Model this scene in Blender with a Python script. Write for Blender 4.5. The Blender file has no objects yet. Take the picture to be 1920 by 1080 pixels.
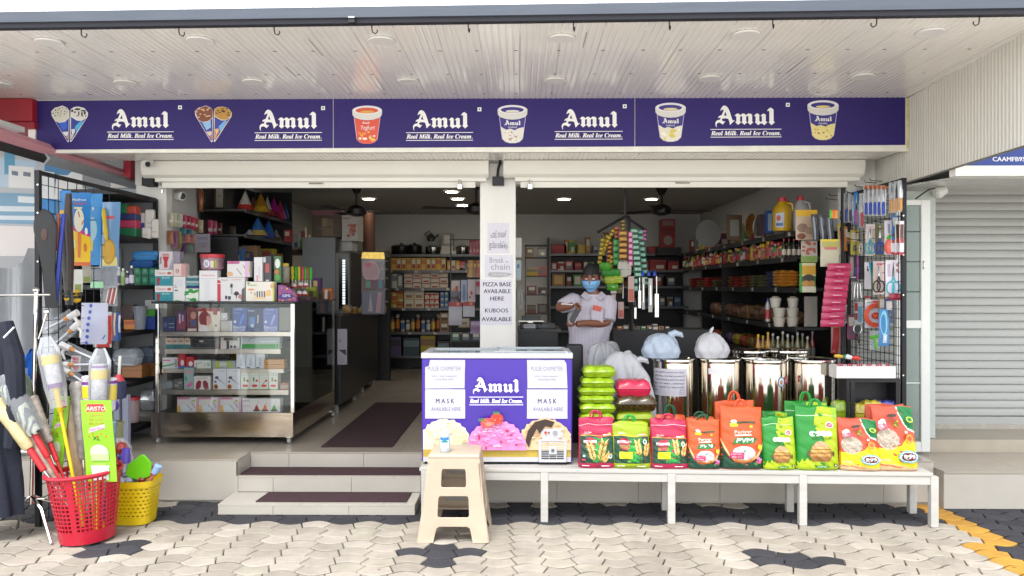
import bpy,bmesh,math,random
from mathutils import Vector,Matrix
from mathutils.geometry import tessellate_polygon
R=math.radians
rnd=random.Random(11)
scene=bpy.context.scene
COL=scene.collection
FPX,CX,CY,EYE=1440.0,975.0,537.0,1.65
cam=bpy.data.objects.new('camera',bpy.data.cameras.new('camera'));COL.objects.link(cam)
cam.location=(0,0,EYE)
cam.rotation_euler=(math.pi/2-math.atan(3/FPX),0,math.atan(15/FPX))
cam.data.sensor_width=36.0;cam.data.lens=36*FPX/1920
cam.data.clip_start=0.05;cam.data.clip_end=3000
scene.camera=cam
world=bpy.data.worlds.new('World');scene.world=world;world.use_nodes=True
wn=world.node_tree;wn.nodes.clear()
sky=wn.nodes.new('ShaderNodeTexSky');sky.sky_type='NISHITA';sky.sun_disc=False
sky.sun_elevation=R(66);sky.sun_rotation=R(196);sky.air_density=1.0;sky.dust_density=1.2;sky.ozone_density=0.6
hsv=wn.nodes.new('ShaderNodeHueSaturation');hsv.inputs['Saturation'].default_value=0.22
bg=wn.nodes.new('ShaderNodeBackground');bg.inputs['Strength'].default_value=0.15
wo=wn.nodes.new('ShaderNodeOutputWorld')
wn.links.new(sky.outputs[0],hsv.inputs['Color']);wn.links.new(hsv.outputs[0],bg.inputs[0]);wn.links.new(bg.outputs[0],wo.inputs[0])
sun=bpy.data.objects.new('sun',bpy.data.lights.new('sun','SUN'));COL.objects.link(sun)
sun.data.energy=1.5;sun.data.angle=R(26);sun.data.color=(1,.985,.965)
_el,_az=R(66),R(196)
_dir=Vector((math.sin(_az)*math.cos(_el),math.cos(_az)*math.cos(_el),math.sin(_el)))
sun.rotation_euler=_dir.to_track_quat('Z','Y').to_euler();sun.location=(0,-8,14)
vs=scene.view_settings;vs.view_transform='Standard';vs.look='None';vs.gamma=1;vs.exposure=1.68
vs.use_curve_mapping=False
scene.cycles.max_bounces=8;scene.cycles.transparent_max_bounces=12
scene.cycles.use_denoising=True
def X(px,d):return(px-CX)*d/FPX
def Z(py,d):return EYE-(py-CY)*d/FPX
def P(px,py,d):return Vector((X(px,d),d,Z(py,d)))
def lin(h):
 h=h.lstrip('#');c=[int(h[i:i+2],16)/255 for i in(0,2,4)]
 return tuple(v/12.92 if v<=.04045 else((v+.055)/1.055)**2.4 for v in c)
_MATS={}
def M(c,rough=.55,metal=0,var=0.0,scale=8,bump=0,emit=0,alpha=1,coat=0,bscale=None,stretch=None,key=None,trans=0):
 """one procedural material: colour with mottling, fine relief, optional thin see-through film"""
 k=(c,rough,metal,var,scale,bump,emit,alpha,coat,bscale,stretch,key,trans)
 if k in _MATS:return _MATS[k]
 m=bpy.data.materials.new(f'mat_{len(_MATS)}');m.use_nodes=True
 nt=m.node_tree;n=nt.nodes;L=nt.links;n.clear()
 out=n.new('ShaderNodeOutputMaterial');b=n.new('ShaderNodeBsdfPrincipled')
 col=lin(c)if isinstance(c,str)else c
 b.inputs['Base Color'].default_value=(*col,1);b.inputs['Roughness'].default_value=rough;b.inputs['Metallic'].default_value=metal
 if coat:b.inputs['Coat Weight'].default_value=coat;b.inputs['Coat Roughness'].default_value=.12
 if trans:b.inputs['Transmission Weight'].default_value=trans
 if emit:
  b.inputs['Emission Color'].default_value=(*col,1);b.inputs['Emission Strength'].default_value=emit
 if var or bump:
  tc=n.new('ShaderNodeTexCoord');mp=n.new('ShaderNodeMapping');L.new(tc.outputs['Object'],mp.inputs[0])
  if stretch:mp.inputs['Scale'].default_value=stretch
  nz=n.new('ShaderNodeTexNoise');nz.inputs['Scale'].default_value=scale;nz.inputs['Detail'].default_value=5;nz.inputs['Roughness'].default_value=.62
  L.new(mp.outputs[0],nz.inputs['Vector'])
  if var:
   mx=n.new('ShaderNodeMix');mx.data_type='RGBA'
   mx.inputs['A'].default_value=(*[v*(1-var)for v in col],1);mx.inputs['B'].default_value=(*[min(.95,v*(1+var*.7))for v in col],1)
   rp=n.new('ShaderNodeMapRange');rp.inputs[1].default_value=.3;rp.inputs[2].default_value=.7
   L.new(nz.outputs[0],rp.inputs[0]);L.new(rp.outputs[0],mx.inputs['Factor']);L.new(mx.outputs['Result'],b.inputs['Base Color'])
   if emit:L.new(mx.outputs['Result'],b.inputs['Emission Color'])
   r2=n.new('ShaderNodeMapRange');r2.inputs[3].default_value=max(0,rough-.08);r2.inputs[4].default_value=min(1,rough+.1)
   L.new(nz.outputs[0],r2.inputs[0]);L.new(r2.outputs[0],b.inputs['Roughness'])
  if bump:
   n2=n.new('ShaderNodeTexNoise');n2.inputs['Scale'].default_value=bscale or scale*4;n2.inputs['Detail'].default_value=4
   L.new(mp.outputs[0],n2.inputs['Vector'])
   bp=n.new('ShaderNodeBump');bp.inputs['Strength'].default_value=bump;bp.inputs['Distance'].default_value=.01
   L.new(n2.outputs[0],bp.inputs['Height']);L.new(bp.outputs[0],b.inputs['Normal'])
 if alpha<1:
  t=n.new('ShaderNodeBsdfTransparent');mix=n.new('ShaderNodeMixShader');lw=n.new('ShaderNodeFresnel');lw.inputs[0].default_value=1.45
  ad=n.new('ShaderNodeMath');ad.operation='ADD';ad.use_clamp=True;ad.inputs[1].default_value=alpha
  L.new(lw.outputs[0],ad.inputs[0]);L.new(ad.outputs[0],mix.inputs[0]);L.new(t.outputs[0],mix.inputs[1]);L.new(b.outputs[0],mix.inputs[2])
  L.new(mix.outputs[0],out.inputs[0])
 else:L.new(b.outputs[0],out.inputs[0])
 _MATS[k]=m
 return m
def print_mat(c):return M(c,.42)
def film(c='#e8eef2',a=.22):return M(c,.12,alpha=a,key='film')
def glass():return M('#c8d4d2',.02,1.0,alpha=.02,key='glass')
STEEL=M('#c9c6c0',.16,1.0,var=.05,scale=3)
CHROME=M('#dcdad6',.07,1.0)
BLACKM=M('#15161a',.42,.3,key='blackmetal')
WHITE=M('#e8e6e0',.55,var=.04,scale=2.5)
class MB:
 """collects shapes and links them as ONE mesh object"""
 def __init__(s):s.v=[];s.f=[];s.mi=[];s.mats=[]
 def mat(s,m):
  if isinstance(m,str):m=print_mat(m)
  if m not in s.mats:s.mats.append(m)
  return s.mats.index(m)
 def add(s,vs,fs,m):
  b=len(s.v);i=s.mat(m)if not isinstance(m,list)else None
  s.v+=[Vector(v)for v in vs]
  for k,f in enumerate(fs):
   s.f.append([b+j for j in f]);s.mi.append(i if i is not None else s.mat(m[k]))
  return s
 def box(s,x0,x1,y0,y1,z0,z1,m,taper=0):
  t=taper
  vs=[(x0,y0,z0),(x1,y0,z0),(x1,y1,z0),(x0,y1,z0),(x0+t,y0+t,z1),(x1-t,y0+t,z1),(x1-t,y1-t,z1),(x0+t,y1-t,z1)]
  return s.add(vs,[(0,3,2,1),(4,5,6,7),(0,1,5,4),(1,2,6,5),(2,3,7,6),(3,0,4,7)],m)
 def obox(s,M4,sx,sy,sz,m):
  """box centred on a matrix"""
  vs=[M4@Vector((x*sx/2,y*sy/2,z*sz/2))for z in(-1,1)for x,y in((-1,-1),(1,-1),(1,1),(-1,1))]
  return s.add(vs,[(0,3,2,1),(4,5,6,7),(0,1,5,4),(1,2,6,5),(2,3,7,6),(3,0,4,7)],m)
 def tube(s,pts,r,m,n=8,closed=False,caps=True):
  pts=[Vector(p)for p in pts];N=len(pts);rs=r if isinstance(r,(list,tuple))else[r]*N
  vs=[];prev=None
  for i,p in enumerate(pts):
   if closed:t=pts[(i+1)%N]-pts[i-1]
   else:t=pts[min(i+1,N-1)]-pts[max(i-1,0)]
   t=t.normalized()if t.length>1e-9 else Vector((0,0,1))
   if prev is None:
    a=Vector((0,0,1))if abs(t.z)<.9 else Vector((1,0,0));u=t.cross(a).normalized()
   else:
    u=prev-t*prev.dot(t);u=u.normalized()if u.length>1e-6 else t.orthogonal().normalized()
   prev=u;w=t.cross(u)
   vs+=[p+(u*math.cos(2*math.pi*k/n)+w*math.sin(2*math.pi*k/n))*rs[i]for k in range(n)]
  fs=[]
  for i in range(N if closed else N-1):
   j=(i+1)%N
   fs+=[(i*n+k,i*n+(k+1)%n,j*n+(k+1)%n,j*n+k)for k in range(n)]
  if caps and not closed:fs+=[tuple(range(n))[::-1],tuple((N-1)*n+k for k in range(n))]
  return s.add(vs,fs,m)
 def lathe(s,prof,m,c=(0,0,0),n=24,M4=None,sx=1,sy=1,cap=True):
  vs=[];c=Vector(c);N=len(prof)
  for r,z in prof:
   for k in range(n):
    a=2*math.pi*k/n;v=Vector((r*math.cos(a)*sx,r*math.sin(a)*sy,z));vs.append((M4@v if M4 else v)+c)
  fs=[(i*n+k,i*n+(k+1)%n,(i+1)*n+(k+1)%n,(i+1)*n+k)for i in range(N-1)for k in range(n)]
  ms=m
  if isinstance(m,list):ms=[m[i]for i in range(N-1)for k in range(n)]
  if cap:
   fs+=[tuple(range(n))[::-1],tuple((N-1)*n+k for k in range(n))]
   if isinstance(ms,list):ms=ms+[m[0],m[-1]]
  return s.add(vs,fs,ms)
 def grid(s,fn,nu,nv,m,closeu=False,mf=None):
  nuu=nu if closeu else nu+1
  vs=[fn(i/nu,j/nv)for j in range(nv+1)for i in range(nuu)]
  fs=[];ms=[]
  for j in range(nv):
   for i in range(nu):
    i2=(i+1)%nuu if closeu else i+1
    fs.append((j*nuu+i,j*nuu+i2,(j+1)*nuu+i2,(j+1)*nuu+i));ms.append(mf((i+.5)/nu,(j+.5)/nv)if mf else m)
  return s.add(vs,fs,ms if mf else m)
 def prism(s,pts,y0,y1,m,fn=None):
  """outline in x,z pushed from y0 (front) to y1; fn maps (x,y,z)"""
  fn=fn or(lambda x,y,z:Vector((x,y,z)))
  n=len(pts);vs=[fn(p[0],y0,p[1])for p in pts]+[fn(p[0],y1,p[1])for p in pts]
  tr=tessellate_polygon([[Vector((p[0],p[1],0))for p in pts]])
  fs=[tuple(t)for t in tr]+[tuple(n+i for i in t)[::-1]for t in tr]
  fs+=[(i,n+i,n+(i+1)%n,(i+1)%n)for i in range(n)]
  return s.add(vs,fs,m)
 def build(s,name,parent=None,smooth=False,bevel=0,angle=35,local=False,seg=1):
  me=bpy.data.meshes.new(name)
  org=Vector((0,0,0))
  if parent is not None and not local:org=wloc(parent)
  me.from_pydata([tuple(v-org)for v in s.v],[],s.f)
  for m in s.mats:me.materials.append(m)
  for p,i in zip(me.polygons,s.mi):p.material_index=i
  bm=bmesh.new();bm.from_mesh(me)
  bmesh.ops.recalc_face_normals(bm,faces=bm.faces)
  if bevel:
   es=[e for e in bm.edges if len(e.link_faces)==2 and e.calc_face_angle(0)>R(40)]
   bmesh.ops.bevel(bm,geom=es,offset=bevel,segments=seg,profile=.6,affect='EDGES',clamp_overlap=True)
  bm.to_mesh(me);bm.free()
  if smooth or bevel:
   me.polygons.foreach_set('use_smooth',[True]*len(me.polygons));me.set_sharp_from_angle(angle=R(angle))
  o=bpy.data.objects.new(name,me);COL.objects.link(o)
  if parent is not None:o.parent=parent
  return o
def wloc(o):
 v=Vector(o.location)
 while o.parent is not None:o=o.parent;v=v+Vector(o.location)
 return v
def tag(o,label=None,cat=None,group=None,kind=None):
 if label:o['label']=label
 if cat:o['category']=cat
 if group:o['group']=group
 if kind:o['kind']=kind
 return o
def thing(name,label,cat,loc=(0,0,0),group=None):
 o=bpy.data.objects.new(name,None);COL.objects.link(o);o.location=loc;o.empty_display_size=.1
 return tag(o,label,cat,group)
def recentre(o):
 """put a single-mesh thing's origin at its base"""
 me=o.data;lo=[min(v.co[i]for v in me.vertices)for i in range(3)];hi=[max(v.co[i]for v in me.vertices)for i in range(3)]
 c=Vector(((lo[0]+hi[0])/2,(lo[1]+hi[1])/2,lo[2]));me.transform(Matrix.Translation(-c));o.location=Vector(o.location)+c
 return o
def copy_thing(o,loc,rotz=None,label=None,group=None):
 c=o.copy();COL.objects.link(c);c.location=loc
 if rotz is not None:c.rotation_euler=(0,0,rotz)
 tag(c,label,None,group)
 for ch in list(o.children):
  k=ch.copy();COL.objects.link(k);k.parent=c
  for g in list(ch.children):
   q=g.copy();COL.objects.link(q);q.parent=k
 return c
_TXT={}
def text2d(s,res=2):
 if(s,res)in _TXT:return _TXT[(s,res)]
 c=bpy.data.curves.new('lettering','FONT');c.body=s;c.resolution_u=res
 o=bpy.data.objects.new('lettering',c);COL.objects.link(o)
 dg=bpy.context.evaluated_depsgraph_get();dg.update()
 me=bpy.data.meshes.new_from_object(o.evaluated_get(dg))
 vs=[(v.co.x,v.co.y)for v in me.vertices];fs=[tuple(p.vertices)for p in me.polygons]
 bpy.data.objects.remove(o);bpy.data.curves.remove(c);bpy.data.meshes.remove(me)
 if vs:
  x0=min(v[0]for v in vs);vs=[(v[0]-x0,v[1])for v in vs]
 _TXT[(s,res)]=(vs,fs)
 return vs,fs
def ring(cx,cy,rx,ry,n=20,a0=0,a1=360):
 full=abs(a1-a0)>=360
 return[(cx+rx*math.cos(R(a0+(a1-a0)*i/(n if full else n-1))),cy+ry*math.sin(R(a0+(a1-a0)*i/(n if full else n-1))))for i in range(n)]
class Canvas:
 """flat print laid on a surface: fn(u, v, off) gives the point, u and v run 0..1; maxlen splits shapes so that they follow a curved surface"""
 def __init__(s,fn,w,h,maxlen=None,eps=.00035):s.fn=fn;s.w=w;s.h=h;s.ml=maxlen;s.eps=eps;s.k=1;s.mb=MB()
 def tris(s,pts,tr,m):
  off=s.k*s.eps;s.k+=1
  T=[[pts[i]for i in t]for t in tr]
  if s.ml:
   out=[];st=T
   while st:
    t=st.pop()
    es=[(((t[i][0]-t[(i+1)%3][0])*s.w)**2+((t[i][1]-t[(i+1)%3][1])*s.h)**2,i)for i in range(3)]
    e,i=max(es)
    if e>s.ml**2:
     a,b,c=t[i],t[(i+1)%3],t[(i+2)%3];mid=((a[0]+b[0])/2,(a[1]+b[1])/2);st+=[[a,mid,c],[mid,b,c]]
    else:out.append(t)
   T=out
  idx={};vs=[];fs=[]
  for t in T:
   f=[]
   for p in t:
    q=(round(p[0],6),round(p[1],6))
    if q not in idx:idx[q]=len(vs);vs.append(s.fn(p[0],p[1],off))
    f.append(idx[q])
   if len(set(f))==3:fs.append(f)
  s.mb.add(vs,fs,m)
  return s
 def poly(s,pts,m,holes=()):
  loops=[pts,*holes];flat=[p for l in loops for p in l]
  tr=tessellate_polygon([[Vector((p[0]*s.w,p[1]*s.h,0))for p in l]for l in loops])
  return s.tris(flat,tr,m)
 def rect(s,u0,v0,u1,v1,m):return s.poly([(u0,v0),(u1,v0),(u1,v1),(u0,v1)],m)
 def ell(s,cx,cy,rx,ry,m,n=18,a0=0,a1=360):return s.poly(ring(cx,cy,rx,ry,n,a0,a1),m)
 def line(s,a,b,wd,m):
  ax,ay,bx,by=a[0]*s.w,a[1]*s.h,b[0]*s.w,b[1]*s.h;L=math.hypot(bx-ax,by-ay)or 1;nx,ny=-(by-ay)/L*wd/2,(bx-ax)/L*wd/2
  return s.poly([((ax+nx)/s.w,(ay+ny)/s.h),((ax-nx)/s.w,(ay-ny)/s.h),((bx-nx)/s.w,(by-ny)/s.h),((bx+nx)/s.w,(by+ny)/s.h)],m)
 def text(s,t,u,v,hgt,m,wid=None,shear=0,align='c',rot=0,squash=1):
  """hgt: cap height in v units; wid: total width in u units"""
  vs,fs=text2d(t)
  if not vs:return s
  tw=max(p[0]for p in vs);sc=hgt*s.h/.7
  sx=sc*squash if wid is None else wid*s.w/tw
  x0={'c':-tw*sx/2,'l':0,'r':-tw*sx}[align];cr,sr=math.cos(rot),math.sin(rot)
  pts=[]
  for x,y in vs:
   a=x0+x*sx+y*sc*shear;b=y*sc
   pts.append((u+(a*cr-b*sr)/s.w,v+(a*sr+b*cr)/s.h))
  tr=[(f[0],f[i],f[i+1])for f in fs for i in range(1,len(f)-1)]
  ml,s.ml=s.ml,None
  s.tris(pts,tr,m);s.ml=ml
  return s
 def build(s,name,parent):return s.mb.build(name,parent)
def flat_fn(o,ux,uy,w,h):
 o=Vector(o);ux=Vector(ux).normalized();uy=Vector(uy).normalized();nn=ux.cross(uy)
 return lambda u,v,off:o+ux*(u*w)+uy*(v*h)+nn*off
def front_canvas(x0,x1,y,z0,z1):return Canvas(flat_fn((x0,y,z0),(1,0,0),(0,0,1),x1-x0,z1-z0),x1-x0,z1-z0)
_A=[(205,240),(215,190),(250,130),(285,105),(330,108),(375,140),(410,195),(440,270),(465,350),(490,430),(512,480),(552,460),(548,482),(500,525),(450,580),(437,570),(428,510),(400,432),(330,418),(270,425),(248,435),(240,462),(262,485),(290,500),(325,488),(310,515),(262,572),(225,545),(185,525),(140,530),(112,560),(108,600),(122,640),(100,625),(82,575),(85,520),(110,480),(150,460),(195,455),(208,425),(212,410),(190,400),(150,415),(160,380),(190,352),(235,340),(255,295),(275,250),(290,205),(262,205),(235,215)]
_Ah=[(328,250),(292,348),(358,358)]
_m=[(550,360),(600,310),(640,298),(680,325),(700,345),(750,300),(800,310),(830,345),(890,300),(940,305),(985,330),(985,500),(1015,515),(940,585),(875,520),(893,490),(893,375),(870,360),(838,375),(838,500),(865,520),(795,580),(720,515),(740,490),(740,375),(720,360),(690,380),(688,500),(715,520),(640,582),(570,515),(597,490),(597,380),(580,360)]
_u=[(1025,370),(1075,315),(1110,298),(1160,330),(1160,480),(1195,515),(1225,490),(1225,375),(1205,365),(1185,375),(1230,320),(1265,305),(1320,330),(1320,500),(1365,510),(1285,592),(1235,550),(1190,545),(1135,590),(1055,520),(1070,490),(1070,380),(1050,365)]
_l=[(1345,245),(1395,180),(1440,155),(1510,205),(1512,500),(1545,515),(1460,592),(1390,520),(1408,490),(1408,250),(1385,238)]
def amul(cv,u,v,wid,m):
 """wid: total width in u units, (u,v): bottom left"""
 sc=wid*cv.w/1465;f=lambda L:[(u+(x-80)*sc/cv.w,v+(592-y)*sc/cv.h)for x,y in L]
 cv.poly(f(_A),m,[f(_Ah)]);cv.k-=1
 for L in(_m,_u,_l):cv.poly(f(L),m);cv.k-=1
 cv.k+=1
TAG_LINE='𝑹𝒆𝒂𝒍 𝑴𝒊𝒍𝒌. 𝑹𝒆𝒂𝒍 𝑰𝒄𝒆 𝑪𝒓𝒆𝒂𝒎.'
# ================================================================ THE SETTING
ZF,ZC,ZI=.325,3.17,2.83
DP,DF,DB=5.87,6.95,12.6
XL,XR=-3.22,2.93
DS,ZSO=6.22,2.756
TILE=M('#b0aaa0',.22,var=.06,scale=3)
TILE2=M('#a8a297',.25,var=.07,scale=3)
PLAST=M('#e2e0da',.6,var=.08,scale=1.6,stretch=(1.6,1.6,.3))
INW=M('#c9c8c4',.7,var=.05,scale=1.5)
g=MB();g.add([(-1500,-1500,-.07),(1500,-1500,-.07),(1500,1500,-.07),(-1500,1500,-.07)],[(0,1,2,3)],M('#d0cdc8',.85,var=.12,scale=.4))
tag(g.build('ground'),kind='structure')
g=MB();g.add([(-14,-9,-.012),(14,-9,-.012),(14,2.3,-.012),(-14,2.3,-.012)],[(0,1,2,3)],M('#d6d0c6',.85,var=.12,scale=1.2));tag(g.build('forecourt'),kind='structure')
LP,RP,AMP=.18,.135,.044
def paver_mesh(kind,mats,seed):
 r=random.Random(seed);n=6;top=[];bot=[]
 sg=1 if kind==0 else-1
 cr,h,gp,tk=AMP,RP,.0065,.03
 up,lo=[],[]
 tilt=.034*sg
 for i in range(n+1):
  t=-1+2*i/n
  xu=t*(LP/2+tilt*.5-gp*.5);xl=t*(LP/2-tilt*.5-gp*.5)
  up.append((xu,h/2-gp*.95+sg*cr*math.cos(math.pi*xu/LP)));lo.append((xl,-h/2+gp*.95+sg*cr*math.cos(math.pi*xl/LP)))
 out=lo+up[::-1];N=len(out);cx,cy=0,sg*cr*.6
 ins=[(x+(cx-x)*.05,y+(cy-y)*.1)for x,y in out]
 jz=[r.uniform(-.0012,.0012)for _ in range(3)]
 vs=[(x,y,-tk)for x,y in out]+[(x,y,-.005)for x,y in out]+[(x,y,x*jz[0]*8+y*jz[1]*8)for x,y in ins]
 fs=[(i,(i+1)%N,N+(i+1)%N,N+i)for i in range(N)]+[(N+i,N+(i+1)%N,2*N+(i+1)%N,2*N+i)for i in range(N)]
 m=n+1
 fs+=[(2*N+i,2*N+i+1,2*N+N-2-i,2*N+N-1-i)for i in range(n)]
 return vs,fs
PC={}
def paver_mat(c,k):
 if(c,k)in PC:return PC[(c,k)]
 m=M(c,.8,var=.13,scale=7,bump=.35,bscale=70,key=('paver',k));nt=m.node_tree;n=nt.nodes;L=nt.links
 g_=n.new('ShaderNodeNewGeometry')
 for q in n:
  if q.type=='MAPPING':L.new(g_.outputs['Position'],q.inputs[0])
 b_=[q for q in n if q.type=='BSDF_PRINCIPLED'][0];src=b_.inputs['Base Color'].links[0].from_socket
 st=n.new('ShaderNodeTexNoise');st.inputs['Scale'].default_value=1.7;st.inputs['Detail'].default_value=8;st.inputs['Roughness'].default_value=.7;L.new(g_.outputs['Position'],st.inputs['Vector'])
 mr=n.new('ShaderNodeMapRange');mr.inputs[1].default_value=.35;mr.inputs[2].default_value=.62;mr.inputs[3].default_value=.8;mr.inputs[4].default_value=1.05;L.new(st.outputs[0],mr.inputs[0])
 mu=n.new('ShaderNodeMix');mu.data_type='RGBA';mu.blend_type='MULTIPLY';mu.inputs['Factor'].default_value=1;L.new(src,mu.inputs['A']);L.new(mr.outputs[0],mu.inputs['B']);L.new(mu.outputs['Result'],b_.inputs['Base Color'])
 PC[(c,k)]=m
 return m
CRE=['#9a9287','#948c81','#a0988d','#8e867b','#979083']
DRK=['#2a2a30','#303036','#26272c'];YEL=['#a87c2c','#ac8230']
pave=MB();pave.add([(-9,2.3,-.032),(9,2.3,-.032),(9,DP,-.032),(-9,DP,-.032)],[(0,1,2,3)],M('#71695c',.95,var=.25,scale=20,bump=.4))
pavement=tag(pave.build('pavement'),kind='structure')
def paver_kind(x,y):
 px,py=CX+x*FPX/y,CY+EYE*FPX/y
 if y>5.36+.06*math.sin(x*3)and x<2.92:return 'd' if y<5.80 else('d' if rnd.random()<.5 else 'c')
 if x>2.92 and px>1700:return 'y' if x<3.10 else 'd'
 for cx_,cy_ in((198,1031),(835,1038),(1485,1046)):
  d=EYE*FPX/(cy_-CY);x_=X(cx_,d)
  if abs(x-x_)/.32+abs(y-d)/.17<1.0:return 'd'
 return 'c'
tiles=[]
ny=0;y=DP-.04
while y>2.2:
 for i in range(-40,41):
  x=i*LP+ny*.006
  if abs(x)<8.5:tiles.append((x,y,i%2))
 ny+=1;y-=RP
def in_frame(x,y):px,py=CX+x*FPX/y,CY+EYE*FPX/y;return-30<px<1950 and py<1110
vis=sorted([t for t in tiles if in_frame(t[0],t[1])],key=lambda t:t[1])
sing=set(vis[:300])
meshes={}
def paver_data(k,c,i):
 key=(k,c,i)
 if key not in meshes:
  vs,fs=paver_mesh(k,None,hash((k,i))%99);me=bpy.data.meshes.new('paver');me.from_pydata(vs,[],fs)
  pal={'c':CRE,'d':DRK,'y':YEL}[c];me.materials.append(paver_mat(pal[i%len(pal)],(c,i)));meshes[key]=me
 return meshes[key]
rest=MB()
for t in tiles:
 c=paver_kind(t[0],t[1]);i=rnd.randrange(5)
 if t in sing:
  o=bpy.data.objects.new('paver',paver_data(t[2],c,i));COL.objects.link(o);o.parent=pavement
  o.location=(t[0],t[1],rnd.uniform(-.0025,.001));o.rotation_euler=(rnd.uniform(-.006,.006),rnd.uniform(-.006,.006),rnd.uniform(-.012,.012))
 else:
  vs,fs=paver_mesh(t[2],None,3);pal={'c':CRE,'d':DRK,'y':YEL}[c]
  rest.add([(v[0]+t[0],v[1]+t[1],v[2]-.001)for v in vs],fs,paver_mat(pal[i%len(pal)],(c,i)))
o=rest.build('paver_field',pavement);o['kind']='stuff'
shop=thing('shop_building','white shop building with two wide open bays over a tiled platform','shop',(0,DF,0))
SX0,SX1=X(445,DP),X(789,DP)
XP1=3.14
def slab(x0,x1,y0,y1,z0,z1,name='floor',mat=None,parent=shop):
 b=MB().box(x0,x1,y0,y1,z0,z1,mat or TILE2);return b.build(name,parent)
FLT=M('#a39a8c',.16,var=.08,scale=2)
slab(-4.6,SX0-.0125,DP,DB,0-.05,ZF-.012,'plinth');slab(SX0,SX1,6.14,DB,-.05,ZF-.012,'plinth');slab(SX1,XP1,DP,DB,-.05,ZF-.012,'plinth')
def tiles_front(x0,x1,y,z0,z1,w,off=0,mat=TILE):
 x=x0-off
 while x<x1-.01:
  a,b=max(x,x0),min(x+w,x1)
  if b-a>.02:MB().box(a+.0012,b-.0012,y-.012,y,z0,z1,mat).build('tile',shop,bevel=.0012)
  x+=w
def tiles_top(x0,x1,y0,y1,z,w,dd,mat=FLT):
 yy=y0
 while yy<y1-.01:
  x=x0
  while x<x1-.01:
   a,b,c,e=x,min(x+w,x1),yy,min(yy+dd,y1)
   MB().box(a+.001,b-.001,c+.001,e-.001,z-.012,z,mat).build('tile',shop)
   x+=w
  yy+=dd
tiles_front(-4.6,SX0,DP,.012,ZF-.014,.61);tiles_front(SX1+.0,XP1,DP,.012,ZF-.014,.62,.2);tiles_front(SX0,SX1,6.14,.19,ZF-.014,.6,.29)
tiles_top(-4.6,SX0,DP-.012,8.3,ZF,.61,.61);tiles_top(SX0,SX1,6.128,8.3,ZF,.6,.61);tiles_top(SX1,XP1,DP-.012,8.3,ZF,.62,.61)
MB().box(-4.6,XP1,8.3,DB,ZF-.012,ZF-.001,FLT).build('floor',shop)
slab(SX0,SX1,DP,6.14,-.05,.186,'step');slab(X(407,5.54),SX1,5.54,DP,-.05,.062,'step')
tiles_front(SX0,SX1,DP,.078,.186,.6,.33);tiles_front(X(407,5.54),SX1,5.54,.0,.062,.55,.15)
tiles_top(SX0,SX1,DP-.014,6.126,.199,.6,.3,TILE);tiles_top(X(407,5.54),SX1,5.526,DP-.014,.075,.6,.4,TILE)
MB().box(SX0-.012,SX0,DP-.012,6.13,.2,ZF-.0125,TILE2).build('tile',shop)
def wall(x0,x1,y0,y1,z0,z1,m=INW,name='wall'):return MB().box(x0,x1,y0,y1,z0,z1,m).build(name,shop)
wall(XL-.25,XL,DF+.02,DB,ZF,ZI+.3);wall(XR+.02,XR+.3,DF+.02,DB,ZF,ZI+.3);wall(XL-.25,XR+.3,DB,DB+.2,-.05,ZI+.3)
MB().box(XL,XR+.02,DF+.12,DB,ZI,ZI+.1,M('#a5a39e',.8,var=.04)).build('ceiling',shop)
wall(X(255,DF),XL+.02,DF-.03,DF+.08,ZF,ZSO,PLAST);wall(2.895,3.45,DF-.03,DF+.08,ZF,ZSO,PLAST)
wall(X(255,DF),3.45,DF-.05,DF+.12,Z(351,DF)+.02,ZC+.06,PLAST,'lintel')
wall(-9,9,DF+.13,DB+.3,ZI+.31,6.8,PLAST,'upper_light_block')  # unseen upper storey block, added so the shop interior stays dark
MB().box(-9,9,4.5,DF+.12,3.75,3.8,PLAST).build('light_block_sheet',shop)  # unseen sheet above the awning, added to block light from overhead
MB().box(X(900,6.87),X(967,6.87),6.87,DF+.3,ZF,ZSO-.002,PLAST).build('pillar',shop,bevel=.004)
def shutter_roll(x0,x1,lab):
 t=thing('rolled_shutter',lab,'shutter',((x0+x1)/2,6.8,2.55),'rolled shutters over the shop bays')
 w=M('#dcdad0',.42,var=.05,scale=2)
 prof=[(6.72,ZSO-.004),(6.725,Z(316,6.72)),(6.745,Z(326,6.72)),(6.78,Z(331,6.72)),(6.86,Z(331,6.72)),(6.86,ZSO-.004)]
 b=MB();n=len(prof)
 vs=[(x0,a,c)for a,c in prof]+[(x1,a,c)for a,c in prof]
 b.add(vs,[(i,(i+1)%n,n+(i+1)%n,n+i)for i in range(n)]+[tuple(range(n)),tuple(range(n,2*n))[::-1]],w);b.build('hood',t,smooth=True,angle=25)
 MB().box(x0+.1,x1-.02,6.775,6.82,Z(340,6.78),Z(331,6.72)-.0005,w).build('guide_rail',t,bevel=.003)
 MB().box(x0+.15,x1-.12,6.80,6.83,Z(352,6.81),Z(340,6.78)-.0005,w).build('bottom_bar',t,bevel=.003)
 xm=(x0+x1)/2;h=MB();zh=Z(344,6.8);h.tube([(xm-.06,6.799,zh),(xm-.06,6.78,zh),(xm+.06,6.78,zh),(xm+.06,6.799,zh)],.006,STEEL,6);h.build('handle',t)
 return t
s1=shutter_roll(X(262,6.74),X(916,6.74),'white rolled-up shutter box over the bay with the glass display case')
s2=shutter_roll(X(944,6.74),X(1618,6.74),'white rolled-up shutter box over the bay behind the rice bags')
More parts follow.
